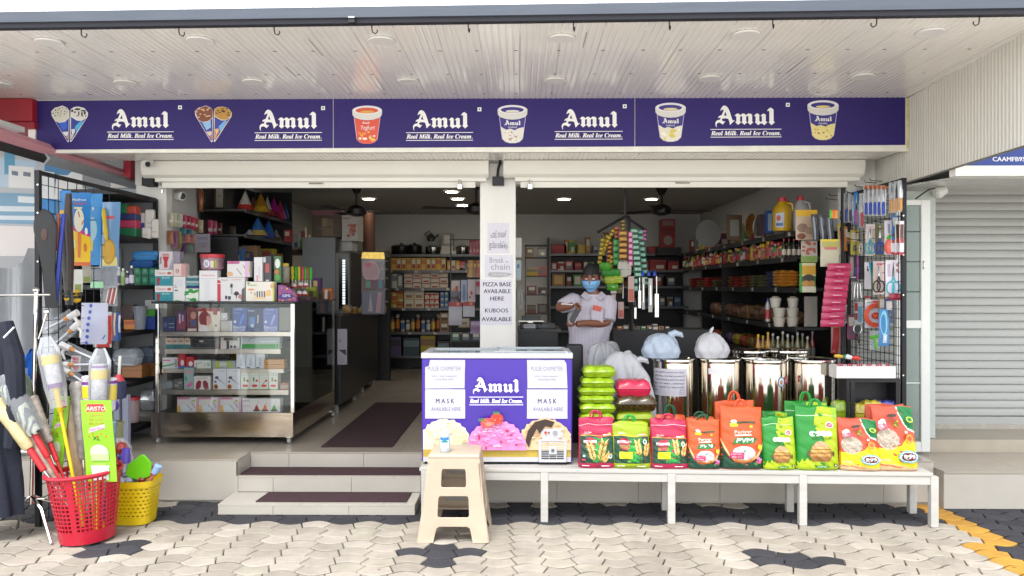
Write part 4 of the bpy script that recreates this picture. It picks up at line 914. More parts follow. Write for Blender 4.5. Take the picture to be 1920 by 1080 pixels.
def peeler(px,py,ang,c1,c2,lab):
 o=Vector((X(px,5.93),5.93,Z(py,5.93)));Mx=Matrix.Translation(o)@Matrix.Rotation(ang,4,'Y');t=thing('peeler',lab,'kitchen tool',o)
 b=MB();b.tube([Mx@Vector(p)for p in((0,0,0),(.03,0,.004),(.07,0,0))],[.012,.014,.01],print_mat(c1),8);b.build('grip',t,smooth=True)
 b=MB();b.tube([Mx@Vector(p)for p in((.07,0,0),(.1,0,.006),(.13,0,0))],[.008,.02,.016],print_mat(c2),8);b.build('head',t,smooth=True)
peeler(1562,667,.1,'#c9a32a','#cfd0d2','yellow handled kitchen tool lying above the white tray');peeler(1577,668,.15,'#157a58','#c2392c','green handled kitchen tool with red head above the white tray')
# ================================================================ RIGHT SIDE: neighbour's shutter, door, grid panel with hanging goods
ORD=lambda i,n:'leftmost' if i==0 else('rightmost' if i==n-1 else['second','third','fourth','fifth','sixth','seventh','eighth','ninth','tenth','eleventh','twelfth','thirteenth'][i-1]+' from the left')
nb=thing('neighbour_shop','closed neighbouring shop front with tiled steps and a pale ribbed soffit','shop',(4.2,6.4,0))
def nbox(x0,x1,y0,y1,z0,z1,m,name):return MB().box(x0,x1,y0,y1,z0,z1,m).build(name,nb)
zs1=.277
nbox(XP1+.003,9,5.74,7.2,-.05,zs1-.012,TILE2,'plinth')
x=XP1+.004
for w in(.62,.75,.75,.75,.75):
 MB().box(x,x+w-.003,5.726,5.7395,.0,zs1-.0125,TILE).build('tile',nb,bevel=.0015);MB().box(x,x+w-.003,5.72,6.37,zs1-.0118,zs1,FLT).build('tile',nb);x+=w
nbox(XP1+.003,9,6.375,7.2,zs1+.0005,.385,M('#a89e8e',.4,var=.08),'step');nbox(XP1+.003,9,6.84,7.2,.3855,.43,TILE2,'step')
nbox(XP1+.003,9,7.02,7.2,.4305,3.4,PLAST,'wall')
sh=thing('roller_shutter','closed pale grey roller shutter of the neighbouring shop','shutter',(4.3,6.9,.43))
SHM=M('#a9aaa6',.45,.1,var=.06,scale=2,stretch=(.5,1,6))
d6=6.86;zb=Z(797,d6);zt=Z(352,d6);NS=29
for i in range(NS):
 z0=zb+.085+(zt-zb-.085)*i/NS;p=(zt-zb-.085)/NS;pr=[(d6+.012,z0+.001),(d6+.001,z0+p*.12),(d6,z0+p*.45),(d6+.004,z0+p*.8),(d6+.014,z0+p-.001),(d6+.018,z0+p*.5)];n=len(pr)
 b=MB();vs=[(3.0,a,c)for a,c in pr]+[(6.4,a,c)for a,c in pr];b.add(vs,[(k,(k+1)%n,n+(k+1)%n,n+k)for k in range(n)]+[tuple(range(n)),tuple(range(n,2*n))[::-1]],SHM);b.build('slat',sh,smooth=True,angle=50)
MB().box(3.0,6.4,d6-.006,d6+.02,zb,zb+.083,SHM).build('bottom_bar',sh,bevel=.004);MB().box(3.0,6.4,d6-.008,d6+.02,zb-.02,zb-.001,M('#2c2c2e',.8)).build('rubber_seal',sh)
sof=MB();SOF=M('#c5c6c1',.22,coat=.4,var=.05)
for i in range(24):
 y0=5.62+i*.052;zz=2.435+i*.0027;MB().box(3.16,6.4,y0,y0+.04,zz,zz+.012,SOF).build('soffit_slat',nb)
nbox(3.16,6.4,5.6,7.0,2.53,2.545,M('#8f9290',.6),'soffit_backing')
nbox(3.16,6.4,5.58,7.1,2.9,3.4,PLAST,'lintel')
t=thing('fascia_sign','dark blue sign strip with white letters over the closed shutter','sign',(4,5.5,2.43))
MB().box(3.10,6.4,5.5,5.58,Z(331,5.5),Z(312,5.5),PLAST).build('lower_band',t);MB().box(3.10,6.4,5.502,5.58,Z(311.9,5.5),2.9,M('#1c3a86',.4)).build('board',t)
c_=Canvas(lambda u,v,off:Vector((X(u*1920,5.502),5.5015-off,Z(v*1080,5.502))),1920.,-1080.,eps=.0003)
cv=c_;px_text('CAAMFB9586A',1896,304,8.2,82,WP);px_text('CAAMFB9586A',1896.5,304,8.2,82,WP);c_.build('lettering',t)
dr=thing('glazed_door','white framed door of small glass panes beside the closed shutter','door',(X(1715,6.3),6.3,zs1));dd=6.28;DW=M('#d6d7d2',.4,var=.03);DG=M('#8fa09a',.06,alpha=.4,key='doorglass')
zb,zt=Z(845,dd),Z(376,dd)
X0,X1=X(1676,dd),X(1738,dd)
for a0,a1,c0,c1,nm in((X(1721,dd),X1,zb,zt,'stile'),(X0,X(1682,dd),zb,zt,'stile'),(X(1682,dd)+.0005,X(1721,dd)-.0005,Z(386,dd),zt,'rail'),(X(1682,dd)+.0005,X(1721,dd)-.0005,Z(615,dd),Z(600,dd),'rail'),(X(1682,dd)+.0005,X(1721,dd)-.0005,zb,Z(826,dd),'rail')):
 MB().box(a0,a1,dd-.02,dd+.02,c0,c1,DW).build(nm,dr,bevel=.004)
def pane(y0,y1):
 MB().box(X(1682,dd),X(1721,dd),dd-.003,dd+.003,Z(y1,dd),Z(y0,dd),DG).build('pane',dr)
ys=[386,435,491,547,600]
for a,c in zip(ys,ys[1:]):
 pane(a+1,c-1)
 if c<600:MB().box(X(1682,dd),X(1721,dd),dd-.007,dd+.007,Z(c+1,dd),Z(c-1,dd),M('#3a3c3c',.5)).build('glazing_bar',dr)
ys=[615,717,826]
for a,c in zip(ys,ys[1:]):pane(a+1,c-1)
MB().box(X(1682,dd),X(1721,dd),dd-.007,dd+.007,Z(718,dd),Z(716,dd),DW).build('glazing_bar',dr)
b=MB();p=P(1727,497,dd-.024);b.tube([p+Vector((0,.0,-.03)),p+Vector((0,-.012,-.02)),p+Vector((0,-.012,.02)),p+Vector((0,0,.03))],.006,STEEL,6);b.build('handle',dr)
nbox(XP1+.004,X(1740,6.5),6.42,6.44,.39,2.44,M('#b7bfb8',.6,var=.1,scale=3),'side_wall')
t=thing('flood_light','small white spotlight with a black cable under the ribbed soffit','spotlight',P(1757,366,6.3))
p=P(1757,361,6.35);b=MB();b.lathe([(.03,-.045),(.047,-.03),(.05,0),(.04,.03),(.035,.05)],DW,p,14,Matrix.Rotation(1.2,4,'Y'));b.build('head',t,smooth=True);MB().box(p.x-.035,p.x+.04,p.y-.03,p.y+.03,p.z+.045,p.z+.07,DW).build('bracket',t)
b=MB();b.tube([P(1748,354,6.3),P(1738,356,6.3),P(1726,364,6.32),P(1712,374,6.33)],.006,M('#1f1f22',.6),6);b.build('cable',t)
pA,pB=Vector((2.93,5.90)),Vector((2.93,6.88))
def pan_d(px,A=pA,B=pB):
 t=(px-CX)/FPX;e=B-A;s=(t*A.y-A.x)/(e.x-t*e.y);return A.y+s*e.y
def grid_panel(name,lab,A,B,z0,z1,nu,nv,posts,prnt_w=.032,rails=True):
 t=thing(name,lab,'display panel',(A.x,A.y,z0));e=(B-A);L=e.length;dr_=Vector((e.x/L,e.y/L,0));nn=Vector((-dr_.y,dr_.x,0))
 base=Vector((A.x,A.y,0));W=M('#141418',.45,.4,key='wire')
 Mx=Matrix(((dr_.x,nn.x,0,A.x),(dr_.y,nn.y,0,A.y),(0,0,1,0),(0,0,0,1)))
 def ob(u0,u1,w0,w1,z0_,z1_,m,nm):
  b=MB();b.obox(Mx@Matrix.Translation(((u0+u1)/2,(w0+w1)/2,(z0_+z1_)/2)),u1-u0,w1-w0,z1_-z0_,m);return b.build(nm,t)
 for s_ in posts:ob(s_*L-prnt_w/2,s_*L+prnt_w/2,-prnt_w/2,prnt_w/2,z0,z1,BLACKM,'post')
 if rails:ob(prnt_w/2,L-prnt_w/2,-.012,.012,z1-.028,z1-.001,BLACKM,'rail')
 for i in range(1,nu):ob(L*i/nu-.0022,L*i/nu+.0022,-.0022,.0022,z0+.02,z1-.029,W,'wire')
 for j in range(1,nv):ob(prnt_w/2,L-prnt_w/2,-.0066,-.0023,z0+(z1-z0)*j/nv-.0022,z0+(z1-z0)*j/nv+.0022,W,'wire')
 return t,Mx,L
gp,GM,GL=grid_panel('grid_panel','tall black wire grid panel hung with kitchen tools beside the glazed door',pA,pB,ZF+.002,Z(335,5.90),13,30,(0,1))
for px,py in((1690,405),(1690,478),(1690,553),(1690,627),(1690,703)):
 p=P(px,py,5.882);b=MB();b.lathe([(.006,-.002),(.006,.002)],CHROME,p,8,Matrix.Rotation(math.pi/2,4,'X'));b.build('screw',gp)
def pronghook(px,py,d,dx=-.11,lab=None):
 p=P(px,py,d);b=MB();b.tube([p,p+Vector((dx*.9,-.02,.004)),p+Vector((dx,-.02,.02))],.0035,M('#141418',.45,.4,key='wire'),5);return tag(recentre(b.build('prong')),lab or 'black wire prong for hanging goods on the grid panel','hook','prongs of the wire grid panels')
for px,py in((1606,363),(1622,352),(1640,344),(1650,341),(1566,375),(1572,368),(1582,462),(1660,418),(1608,450)):pronghook(px,py,pan_d(min(px,1685))-.01)
def card(name,lab,cat,rect,d,col,draw=None,grp=None,th=.003,clear=False,tilt=0,mat=None,slant=0):
 """a flat card or packet hanging on a hook"""
 x0,y0,x1,y1=rect;w=(x1-x0)*d/FPX;h=(y1-y0)*d/FPX;o=P(x0,y1,d);t=thing(name,lab,cat,P((x0+x1)/2,y0,d),grp)
 mm_=mat or(film(col,.3)if clear else M(col,.4,coat=.25));r=random.Random(int(x0*7+y0))
 bulge=.006 if not clear else.012
 def fn(u,v,off=0):return o+Vector((u*w+(1-v)*slant*w,-bulge*math.sin(math.pi*min(max(u,0),1))*math.sin(math.pi*min(max(v,0),1))-off-.003*math.sin(v*9+x0),v*h))
 b=MB();nu,nv=4,6;b.grid(lambda u,v:fn(u,v),nu,nv,mm_);n0=len(b.v);b.grid(lambda u,v:Vector(fn(u,v).to_tuple())+Vector((0,th+2*bulge*math.sin(math.pi*u)*math.sin(math.pi*v)*(.8 if clear else 0),0)),nu,nv,mm_)
 b.build('card' if not clear else 'sleeve',t,smooth=True)
 if draw:
  c_=Canvas(fn,w,h,.02,eps=.00035);c_.k=3;draw(c_);c_.build('print',t)
 return t
def on_card(t,rect,d,items):
 """solid tools on a card: (kind, u0, v0, u1, v1, width in m, material)"""
 x0,y0,x1,y1=rect
 for nm,u0,v0,u1,v1,wd,m in items:
  a,c=P(x0+u0*(x1-x0),y1+(y0-y1)*v0,d-.012),P(x0+u1*(x1-x0),y1+(y0-y1)*v1,d-.012);b=MB()
  mid=a+(c-a)*.5
  if nm=='loop':
   r_=wd;cc=a;b.tube([cc+Vector((r_*.62*math.cos(k*math.pi/6),0,r_*math.sin(k*math.pi/6)))for k in range(12)],.0048,m,6,closed=True);b.build('handle',t,smooth=True);continue
  if nm=='blade':
   dirv=(c-a).normalized();pr=dirv.cross(Vector((0,1,0))).normalized()*wd
   b.add([a-pr,a+pr,mid+pr,c,mid-pr*.9,a-pr+Vector((0,.002,0)),a+pr+Vector((0,.002,0)),mid+pr+Vector((0,.002,0)),c+Vector((0,.002,0)),mid-pr*.9+Vector((0,.002,0))],[(0,1,2,3,4),(9,8,7,6,5),(0,5,6,1),(1,6,7,2),(2,7,8,3),(3,8,9,4),(4,9,5,0)],m);b.build('blade',t)
  else:
   b.tube([a,a+(c-a)*.2,mid,a+(c-a)*.8,c],[wd*.75,wd,wd*.9,wd,wd*.6],m,8);b.build(nm,t,smooth=True)
BLUE=M('#2140a8',.35);STL=M('#c4c6ca',.25,.9)
def knife(px,y0,y1,hc,lab,d,grp,wd=.012,cardc=None,frac=.45):
 R_=(px-5,y0,px+5,y1);t=card('knife',lab,'knife',R_,d,cardc or '#dfe3e6',None,grp,clear=cardc is None)
 on_card(t,R_,d,[('handle',.5,.04,.5,frac,wd,print_mat(hc)),('blade',.5,frac,.5,.96,.008,STL)]);return t
def scissors(rect,d,hc,bg,lab,grp,draw=None):
 t=card('scissors',lab,'scissors',rect,d,bg,draw,grp);m=print_mat(hc);h=(rect[3]-rect[1])*d/FPX
 on_card(t,rect,d,[('loop',.32,.24,0,0,h*.17,m),('loop',.68,.24,0,0,h*.17,m),('shank',.38,.4,.5,.56,.005,m),('shank',.62,.4,.5,.56,.005,m),('blade',.45,.55,.52,.95,.005,STL),('blade',.55,.55,.48,.95,.005,STL)]);return t
GK='kitchen tools hanging on the right grid panel'
dp=lambda px:pan_d(min(px,1688))-.05
for i,px in enumerate((1575,1584,1592)):knife(px,362+i*1-(i==1)*2,418,['#1f2f4a','#26408f','#2b3350'][i],f'{["first","second","third"][i]} dark blue handled knife in the far corner of the top row',dp(px),GK)
knife(1603,360,422,'#c23a92','magenta handled knife on a blue card in the top row',dp(1603),GK,.015,'#2f7fc0');knife(1613,363,428,'#b8374a','red handled knife beside the magenta handled knife',dp(1613),GK,.012)
for i,px in enumerate((1621,1629,1637,1645,1653)):
 t=knife(px,350-i*.5,405,'#2743b0',f'blue handled peeler, {ORD(i,5)} of five with orange card tops',dp(px),GK,.013);MB().box(X(px-4,dp(px)),X(px+4,dp(px)),dp(px)-.012,dp(px)-.008,Z(356,dp(px)),Z(349,dp(px)),print_mat('#b5622f')).build('card_top',t)
for i,px in enumerate((1668,1677,1685)):
 knife(px,343-i*2,400-i,'#cf9244',f'wooden handled tool, {ORD(i,3)} of three at the top by the black post',dp(px),GK,.013)
t=card('skewer_set','pair of red skewers on a yellow edged clear card','kitchen tool',(1568,420,1596,478),dp(1580),'#cfc9a8',lambda c:(c.rect(0,.9,1,1,'#c9b52c'),c.rect(0,0,.06,1,'#c9b52c'),c.ell(.3,.82,.18,.1,'#2a2424'),c.ell(.75,.84,.16,.09,'#2a2424')),GK)
on_card(t,(1568,420,1596,478),dp(1580),[('skewer',.25,.8,.45,.05,.005,print_mat('#a83a22')),('skewer',.7,.8,.9,.05,.005,print_mat('#a83a22')),('skewer',.15,.8,.25,.05,.004,print_mat('#b0542c'))])
def d_sc(c):c.rect(.08,.84,.92,.95,'#c9aeb4');c.rect(.66,.3,.94,.8,'#b9a89a')
scissors((1620,421,1637,480),dp(1628),'#2aa3b0','#cdbfbb','turquoise scissors on a pale card in the second row',GK,d_sc)
scissors((1638,420,1655,480),dp(1646),'#2b49a8','#5c5a34','dark blue scissors on an olive card in the second row',GK)
t=card('juicer','coral pink hand juicer with a green top on a white card','kitchen tool',(1655,414,1674,478),dp(1664),'#cfcad3',lambda c:c.rect(.3,.62,.5,.9,'#8a8aa8'),GK)
b=MB();p=P(1664,476,dp(1664)-.02);b.lathe([(.02,0),(.034,.03),(.036,.06),(.024,.1),(.01,.115)],print_mat('#e8705e'),p,14);b.build('body',t,smooth=True);b=MB();b.lathe([(.018,.116),(.024,.125),(.004,.15)],print_mat('#48b82e'),p,10);b.build('cap',t,smooth=True)
for i,px in enumerate((1671,1679,1687)):
 t=card('brush_card',f'brown bristled brush on a card, {ORD(i,3)} of three under the wooden tools','kitchen brush',(px-4,415,px+4,478),dp(px),'#d6d2d4',lambda c:(c.rect(0,.0,1,.08,'#b03044'),c.rect(.1,.45,.9,.9,'#5a3a28'),c.rect(.1,.35,.9,.5,'#a33b34')),GK)
b=MB();p=P(1611,466,dp(1611)-.02);b.tube([p+Vector((.018*math.cos(k*math.pi/7)*.7,0,.045*math.sin(k*math.pi/7)))for k in range(14)],.005,M('#cfc9c4',.5),6,closed=True);tag(recentre(b.build('cord_loop',smooth=True)),'white cord loop hanging between the skewers and the turquoise scissors','cord')
card('knife_set','dark card with pink strip in the middle of the grid panel','packet',(1588,480,1618,524),dp(1600),'#26262e',lambda c:(c.rect(.1,.15,.3,.95,'#a08c86'),c.rect(.5,0,.62,1,'#b0479a'),c.rect(.38,.2,.48,.5,'#2a5aa0'),c.rect(.15,.06,.45,.12,'#c9ccd0')),GK)
card('lighter_card','white card with black arrow over turquoise, beside the black scissors','packet',(1618,492,1634,542),dp(1626),'#d3cdd3',lambda c:(c.poly([(.45,1),(1,1),(1,.35),(.75,.3)],'#1f8fb0'),c.rect(.3,.72,.4,.86,'#1d1d22'),c.poly([(.2,.74),(.5,.74),(.35,.64)],'#1d1d22')),GK)
scissors((1634,490,1655,552),dp(1645),'#1c1c22','#c9b4ae','black scissors on a pink card in the third row',GK,lambda c:c.rect(.3,.88,.75,.94,'#c23a50'))
scissors((1657,488,1686,556),dp(1672),'#2bb0c4','#d8d2d8','turquoise scissors on a large white card by the black post',GK,lambda c:(c.rect(.12,.55,.3,.9,'#b7a8bd'),c.ell(.75,.86,.09,.05,'#9a6a60'),c.ell(.75,.72,.09,.05,'#9a6a60')))
card('red_card','dark red card peeping out under the large white scissors card','packet',(1664,550,1687,562),dp(1680)-.0+.02,'#8f2438',None,GK)
card('masher_card','yellow card with dark tool hanging left in the lower rows','packet',(1572,526,1592,586),dp(1580),'#c9a032',lambda c:(c.ell(.5,.6,.3,.2,'#3f3020'),*[c.rect(.1+.15*k,.05,.2+.15*k,.4,'#3a3340')for k in range(6)]),GK)
t=card('whisk_card','clear sleeve with a steel whisk beside the yellow card','kitchen tool',(1594,528,1616,562),dp(1604),'#c9ccce',None,GK,clear=True)
on_card(t,(1594,528,1616,562),dp(1604),[('wire',.2,.1,.3,.9,.004,CHROME),('wire',.5,.1,.5,.9,.004,CHROME),('wire',.8,.1,.7,.9,.004,CHROME)])
def grater(px,py,r_,lab,d):
 t=thing('round_grater',lab,'grater',P(px,py+r_,d),GK);R0=r_*d/FPX;p=P(px,py,d);b=MB();RX=Matrix.Rotation(math.pi/2,4,'X')@Matrix.Rotation(0,4,'Z')
 b.lathe([(.0001,.004),(R0*.9,.004),(R0*.93,.012),(R0,.012),(R0,0),(.0001,0)],M('#d2d2ce',.3,.6),p,32,RX,sx=.72,cap=False);b.build('plate',t,smooth=True,angle=30)
 b=MB()
 for j in range(-6,7):
  for i in range(-4,5):
   x,z=i*R0*.15,j*R0*.135
   if(x/.62)**2+z**2<(R0*.92)**2:b.box(p.x+x-R0*.045,p.x+x+R0*.045,p.y-.0064,p.y-.0046,p.z+z-R0*.03,p.z+z+R0*.02,M('#4a4a48',.6))
 o=b.build('holes',t);o['kind']='stuff'
 return t
grater(1561,548,22,'round steel grater hanging upper on the pink packets',dp(1576));grater(1573,588,23,'round steel grater hanging lower right of the pink packets',dp(1582)-.02)
t=thing('packet_strip','long strip of dark pink packets hanging inside the right bay edge','packet strip',P(1548,610,6.35),None);d=6.35
for i in range(9):
 y0=494+i*13.2;x0=1546-i*1.5+(2 if i else 3);pm=M('#a51d4c',.35,var=.12,scale=9,coat=.3);b=MB()
 b.grid(lambda u,v:P(x0+u*44,y0+12.6*(1-v),d)+Vector((0,-.012*math.sin(math.pi*u)*math.sin(math.pi*v),0)),5,4,pm);b.build('packet',t,smooth=True)
 MB().box(X(x0+16,d),X(x0+32,d),d-.0145,d-.0125,Z(y0+7.2,d),Z(y0+6.2,d),'#d2a8b4').build('print_line',t)
t=card('hose_coil','orange gas hose coil in a square clear pack on the lower grid','hose pack',(1619,562,1662,614),dp(1640)-.02,'#b9bcc8',lambda c:(c.rect(0,.9,.34,1,'#dcdcd8'),c.rect(.06,.9,.3,.925,'#2f8a3a'),c.rect(.3,.9,.75,.96,'#c4232c'),c.text('VeeP',.18,.94,.035,'#24242a',.24)),GK)
p=P(1640,591,dp(1640)-.045)
for k,r_ in enumerate((21.5,18.5,15.5)):
 b=MB();q=r_*dp(1640)/FPX;b.tube([p+Vector((q*math.cos(a*math.pi/16),.002*k,q*math.sin(a*math.pi/16)))for a in range(32)],.0062,print_mat('#c94a26'),6,closed=True);b.build('hose',t,smooth=True)
c_=Canvas(flat_fn(P(1631,598,dp(1640)-.047),(1,0,0),(0,0,1),.07,.055),.07,.055);c_.ell(.5,.5,.55,.5,'#b8293a');c_.text('Vi',.5,.22,.56,'#e0b03a',.6);c_.build('label',t)
t=card('tape_pack','blue pack with a round strap hanging over the hose coil','packet',(1645,579,1664,648),dp(1655)-.05,'#3f7fb4',lambda c:(c.ell(.45,.62,.36,.34,'#7fc3dd'),c.ell(.4,.6,.24,.26,'#3d7db2'),c.rect(.35,.08,.75,.32,'#b9cbdc'),c.ell(.55,.22,.08,.08,'#e4ebef')),GK,clear=False)
t=card('spray_gun','lime green nozzle hanging left of the blue pack','kitchen tool',(1628,620,1648,656),dp(1640),'#cdd3d6',None,GK,clear=True)
on_card(t,(1628,620,1648,656),dp(1640),[('nozzle',.0,.65,.9,.75,.013,print_mat('#55b52a')),('handle',.6,.05,.45,.7,.011,print_mat('#55b52a'))])
card('tube_pack','white and blue pack of lighters left of the hose coil','packet',(1600,566,1617,608),dp(1608),'#c9c5ca',lambda c:(c.rect(.3,.1,.75,.8,'#6fa9c4'),c.rect(0,.6,.3,.95,'#b5362f'),c.rect(.0,.2,.25,.5,'#a04038')),GK)
t=thing('tea_strainer','dark round tea strainer hanging under the lighter pack','strainer',P(1605,628,dp(1605)),GK);p=P(1605,617,dp(1605)-.03);b=MB();b.tube([p+Vector((.034*math.cos(k*math.pi/8),0,.04*math.sin(k*math.pi/8)))for k in range(16)],.004,STL,6,closed=True);b.build('rim',t);b=MB();b.lathe([(.033,0),(.024,.02),(.0001,.03)],M('#4c4e50',.5,.4),p,14,Matrix.Rotation(-math.pi/2,4,'X'));b.build('mesh',t,smooth=True);b=MB();b.tube([p+Vector((.0,0,-.04)),p+Vector((.01,0,-.12))],.006,BLACKM,6);b.build('handle',t)
card('spice_pack','red and clear pack with two yellow labels above the white tray','packet',(1556,606,1600,662),dp(1578)+.0,'#a58a80',lambda c:(c.poly([(0,0),(.3,0),(.35,.95),(.12,1)],'#a82c2c'),c.rect(.12,.86,.36,.98,'#c9a02c'),c.rect(.5,.22,.64,.55,'#d8c22a'),c.rect(.72,.25,.86,.58,'#d8c22a')),GK)
card('strap_card','yellow topped card of pictures in the corner above the sauce shelf','packet',(1490,394,1530,450),6.75,'#b09a80',lambda c:(c.rect(0,.78,1,1,'#c99c22'),c.ell(.3,.4,.25,.15,'#7d6656'),c.ell(.65,.3,.25,.12,'#8f7a66'),c.ell(.25,.12,.2,.1,'#6f4030')),None)
for i,px in enumerate((1518,1532,1546)):
 t=card('torch_pack',f'black handled tool in a clear sleeve, {ORD(i,3)} in the bay corner','packet',(px,402+i,px+12,452),6.6,'#23252c',lambda c:(c.rect(.25,.05,.5,.9,'#8a8f98'),c.rect(.55,.6,.85,.85,'#50545e')),'clear sleeves in the right bay corner',slant=.35)
t=card('toy_tag','small green orange and yellow tag hanging on a prong','tag',(1553,394,1568,410),6.3,'#d8612a',lambda c:(c.rect(0,0,.3,1,'#4cae2e'),c.rect(.66,0,1,.9,'#d29a2a')),None)
card('pasta_pack','pale pack with red prints below the yellow topped card','packet',(1500,451,1530,492),6.8,'#b0a89a',lambda c:(*[c.ell(.1+rnd.random()*.8,.35+rnd.random()*.6,.1,.06,'#a8544c')for _ in range(16)],c.rect(0,0,1,.28,'#7f9a52')),None)
card('biscuit_pack','green edged pack with yellow food picture in the right bay','packet',(1497,493,1527,548),6.8,'#3f8a3c',lambda c:(c.rect(.15,.55,1,1,'#cfc49a'),c.rect(.15,.6,1,.9,'#c79a35'),c.ell(.55,.45,.4,.16,'#44413c'),c.ell(.4,.3,.25,.1,'#c08a4a'),c.ell(.75,.3,.22,.1,'#b5834a'),c.rect(.15,0,1,.2,'#c9c6b0')),None)
card('spice_sachet','yellow topped grey pack beside the white bay edge','packet',(1536,449,1570,500),6.4,'#a8a38c',lambda c:(c.rect(0,.92,1,1,'#c9b22c'),c.rect(.1,.7,1,.92,'#a09a52'),c.rect(.2,.62,.9,.72,'#b5625c')),None)
card('grey_pack','tall grey striped pack below the biscuit pack','packet',(1506,556,1530,612),6.9,'#6d6a64',lambda c:[c.line((.1,.1+.12*k),(.35,.2+.12*k),.003,'#94503f')for k in range(7)],None)
b=MB().box(X(1575,6.9),X(1581,6.9),6.88,6.915,ZF,Z(352,6.9),M('#3b3b3e',.5));tag(recentre(b.build('shutter_guide')),'dark steel shutter channel on the right edge of the right bay','shutter guide')
# ================================================================ LEFT SIDE
def carton(name,lab,cat,rect,d,dep,col,draw=None,grp=None,bev=.002,cyc=False,mat=None):
 """a box standing with its front at depth d; rect in photo pixels at that depth"""
 x0,y0,x1,y1=rect;t=thing(name,lab,cat,Vector((X((x0+x1)/2,d),d+dep/2,Z(y1,d))),grp)
 MB().box(X(x0,d),X(x1,d),d,d+dep,Z(y1,d),Z(y0,d),mat or M(col,.42)).build('box',t,bevel=bev)
 if draw:
  c_=front_canvas(X(x0,d),X(x1,d),d,Z(y1,d),Z(y0,d));draw(c_);c_.build('print',t)
 return t
def rects(*L):
 def f(c):
  for r_ in L:c.rect(*r_)
 return f
def bottle(name,lab,px,y0,y1,d,w,body,cap,label=None,grp=None,neck=.3,cat='bottle',dep=1):
 h=(y1-y0)*d/FPX;r_=w*d/FPX/2;p=P(px,y1,d);b=MB();bm_,cm_=(M(body,.25)if isinstance(body,str)else body),M(cap,.4);lm=M(label,.5)if label else bm_
 b.lathe([(r_*.9,0),(r_,h*.03),(r_,h*.12),(r_,h*(.62-neck*.3)),(r_,h*(1-neck)),(r_*.42,h*(1-neck*.45)),(r_*.4,h*.88),(r_*.46,h*.88),(r_*.46,h)],[bm_,bm_,lm,bm_,bm_,bm_,cm_,cm_],p,12)
 return tag(recentre(b.build(name,smooth=True,angle=50)),lab,cat,grp)
ln=thing('neighbour_stall','neighbouring stall with blue and white posters behind the left wire panel','stall',(-4.6,7.4,0))
def lb(x0,x1,y0,y1,z0,z1,m,nm,t=ln):return MB().box(x0,x1,y0,y1,z0,z1,m).build(nm,t)
D7=7.4
lb(-8,-3.45,D7+.02,D7+.1,-.05,3.3,M('#b9bcc0',.7),'back_wall')
c_=Canvas(lambda u,v,off:Vector((X(u*1920,D7),D7+.018-off,Z(v*1080,D7))),1920.,-1080.,eps=.0008)
q=lambda L,m:c_.poly(pxp(L),m)
q([(-60,480),(300,480),(300,290),(-60,290)],'#b9c2ca');q([(76,420),(210,430),(210,318),(76,300)],'#4a88b8');q([(-60,345),(60,352),(60,300),(-60,290)],'#b5cfe4');q([(0,325),(20,325),(20,270),(0,270)],'#5fa0c4');q([(8,350),(56,352),(56,312),(8,308)],'#e4e8ea');q([(14,326),(26,328),(26,320),(14,318)],'#6f7f90');q([(36,328),(50,330),(50,322),(36,320)],'#6f7f90')
q([(-60,416),(60,420),(60,362),(-60,358)],'#7ba6c4');q([(26,378),(58,380),(58,368),(26,366)],'#dfe8ee');q([(-60,394),(58,396),(58,386),(-60,384)],'#d5e2ec');q([(-60,410),(58,412),(58,404),(-60,402)],'#d5e2ec');q([(-60,480),(60,480),(60,424),(-60,420)],'#e3dedc')
q([(70,404),(96,404),(96,322),(70,318)],'#dfe7ec');q([(70,404),(96,404),(96,372),(70,370)],'#2f86cc');q([(126,372),(150,376),(152,300),(118,330)],'#d9e2e8');q([(96,372),(160,378),(160,330),(100,326)],'#e0e4e6')
for px_,t_ in((83,'ALE'),):px_text(t_,px_,386,10,16,WP)if False else None
c_.build('poster',ln)
for r_,m,nm in(((150,250,300,352),'#8b9297','panel'),):lb(X(r_[0],7.2),X(r_[1],7.2),7.2,7.23,Z(r_[3],7.2),Z(r_[2],7.2),M(m,.6),nm)
def beam(a,b_,w,h,m,nm,t=ln):bb=MB();bb.tube([a,b_],w,m,4);return bb.build(nm,t)
beam(P(-40,238,5.6),P(262,338,7.3),.05,.1,M('#c98f98',.6),'pink_beam');beam(P(-40,262,5.5),P(78,296,5.9),.035,.1,M('#1d1b1d',.7),'black_beam');beam(P(80,296,6.0),P(250,345,7.1),.045,.1,M('#8d9094',.6),'grey_beam')
lb(-8,X(56,6.1),4.6,6.0,2.86,2.9,M('#c9c9c6',.6),'soffit')
lb(X(238,7.1),X(252,7.1),7.0,7.1,Z(346,7.1),Z(300,7.1),M('#b5303f',.5),'red_strip');lb(X(207,7.15),X(237,7.15),7.12,7.15,Z(350,7.1),Z(322,7.1),M('#d5d6d4',.6),'white_strip')
t=thing('sign_box','red sign box of the neighbouring stall, left end of the purple signboard','sign box',P(20,237,6.15))
MB().box(-6,X(54,6.15),6.15,6.9,Z(225,6.15),Z(182,6.15),M('#9a1a28',.45,var=.08)).build('box',t,bevel=.006);MB().box(-6,X(56,6.15),6.17,6.9,Z(238,6.15),Z(226,6.15),M('#8f1f2c',.5)).build('lower_trim',t)
b=MB();
def sheet(u,v):
 px=-70+u*300;yt=486-70*max(0,(u-.25))+18*math.sin(u*5)if u<.4 else 465;return P(px,yt+(845-yt)*(1-v),6.9)+Vector((0,.06*math.sin(u*30)+.03*math.sin(u*67+v*5)-.05*math.sin(v*3),0))
b.grid(sheet,70,14,M('#a9adb1',.35,var=.1,scale=3,alpha=.82));o=b.build('plastic_sheet',smooth=True,angle=80);tag(recentre(o),'translucent grey plastic sheet hanging behind the left wire panel','plastic sheet')
lb(-8,-4.62,5.9,7.4,-.05,.25,M('#3a3836',.9),'platform')
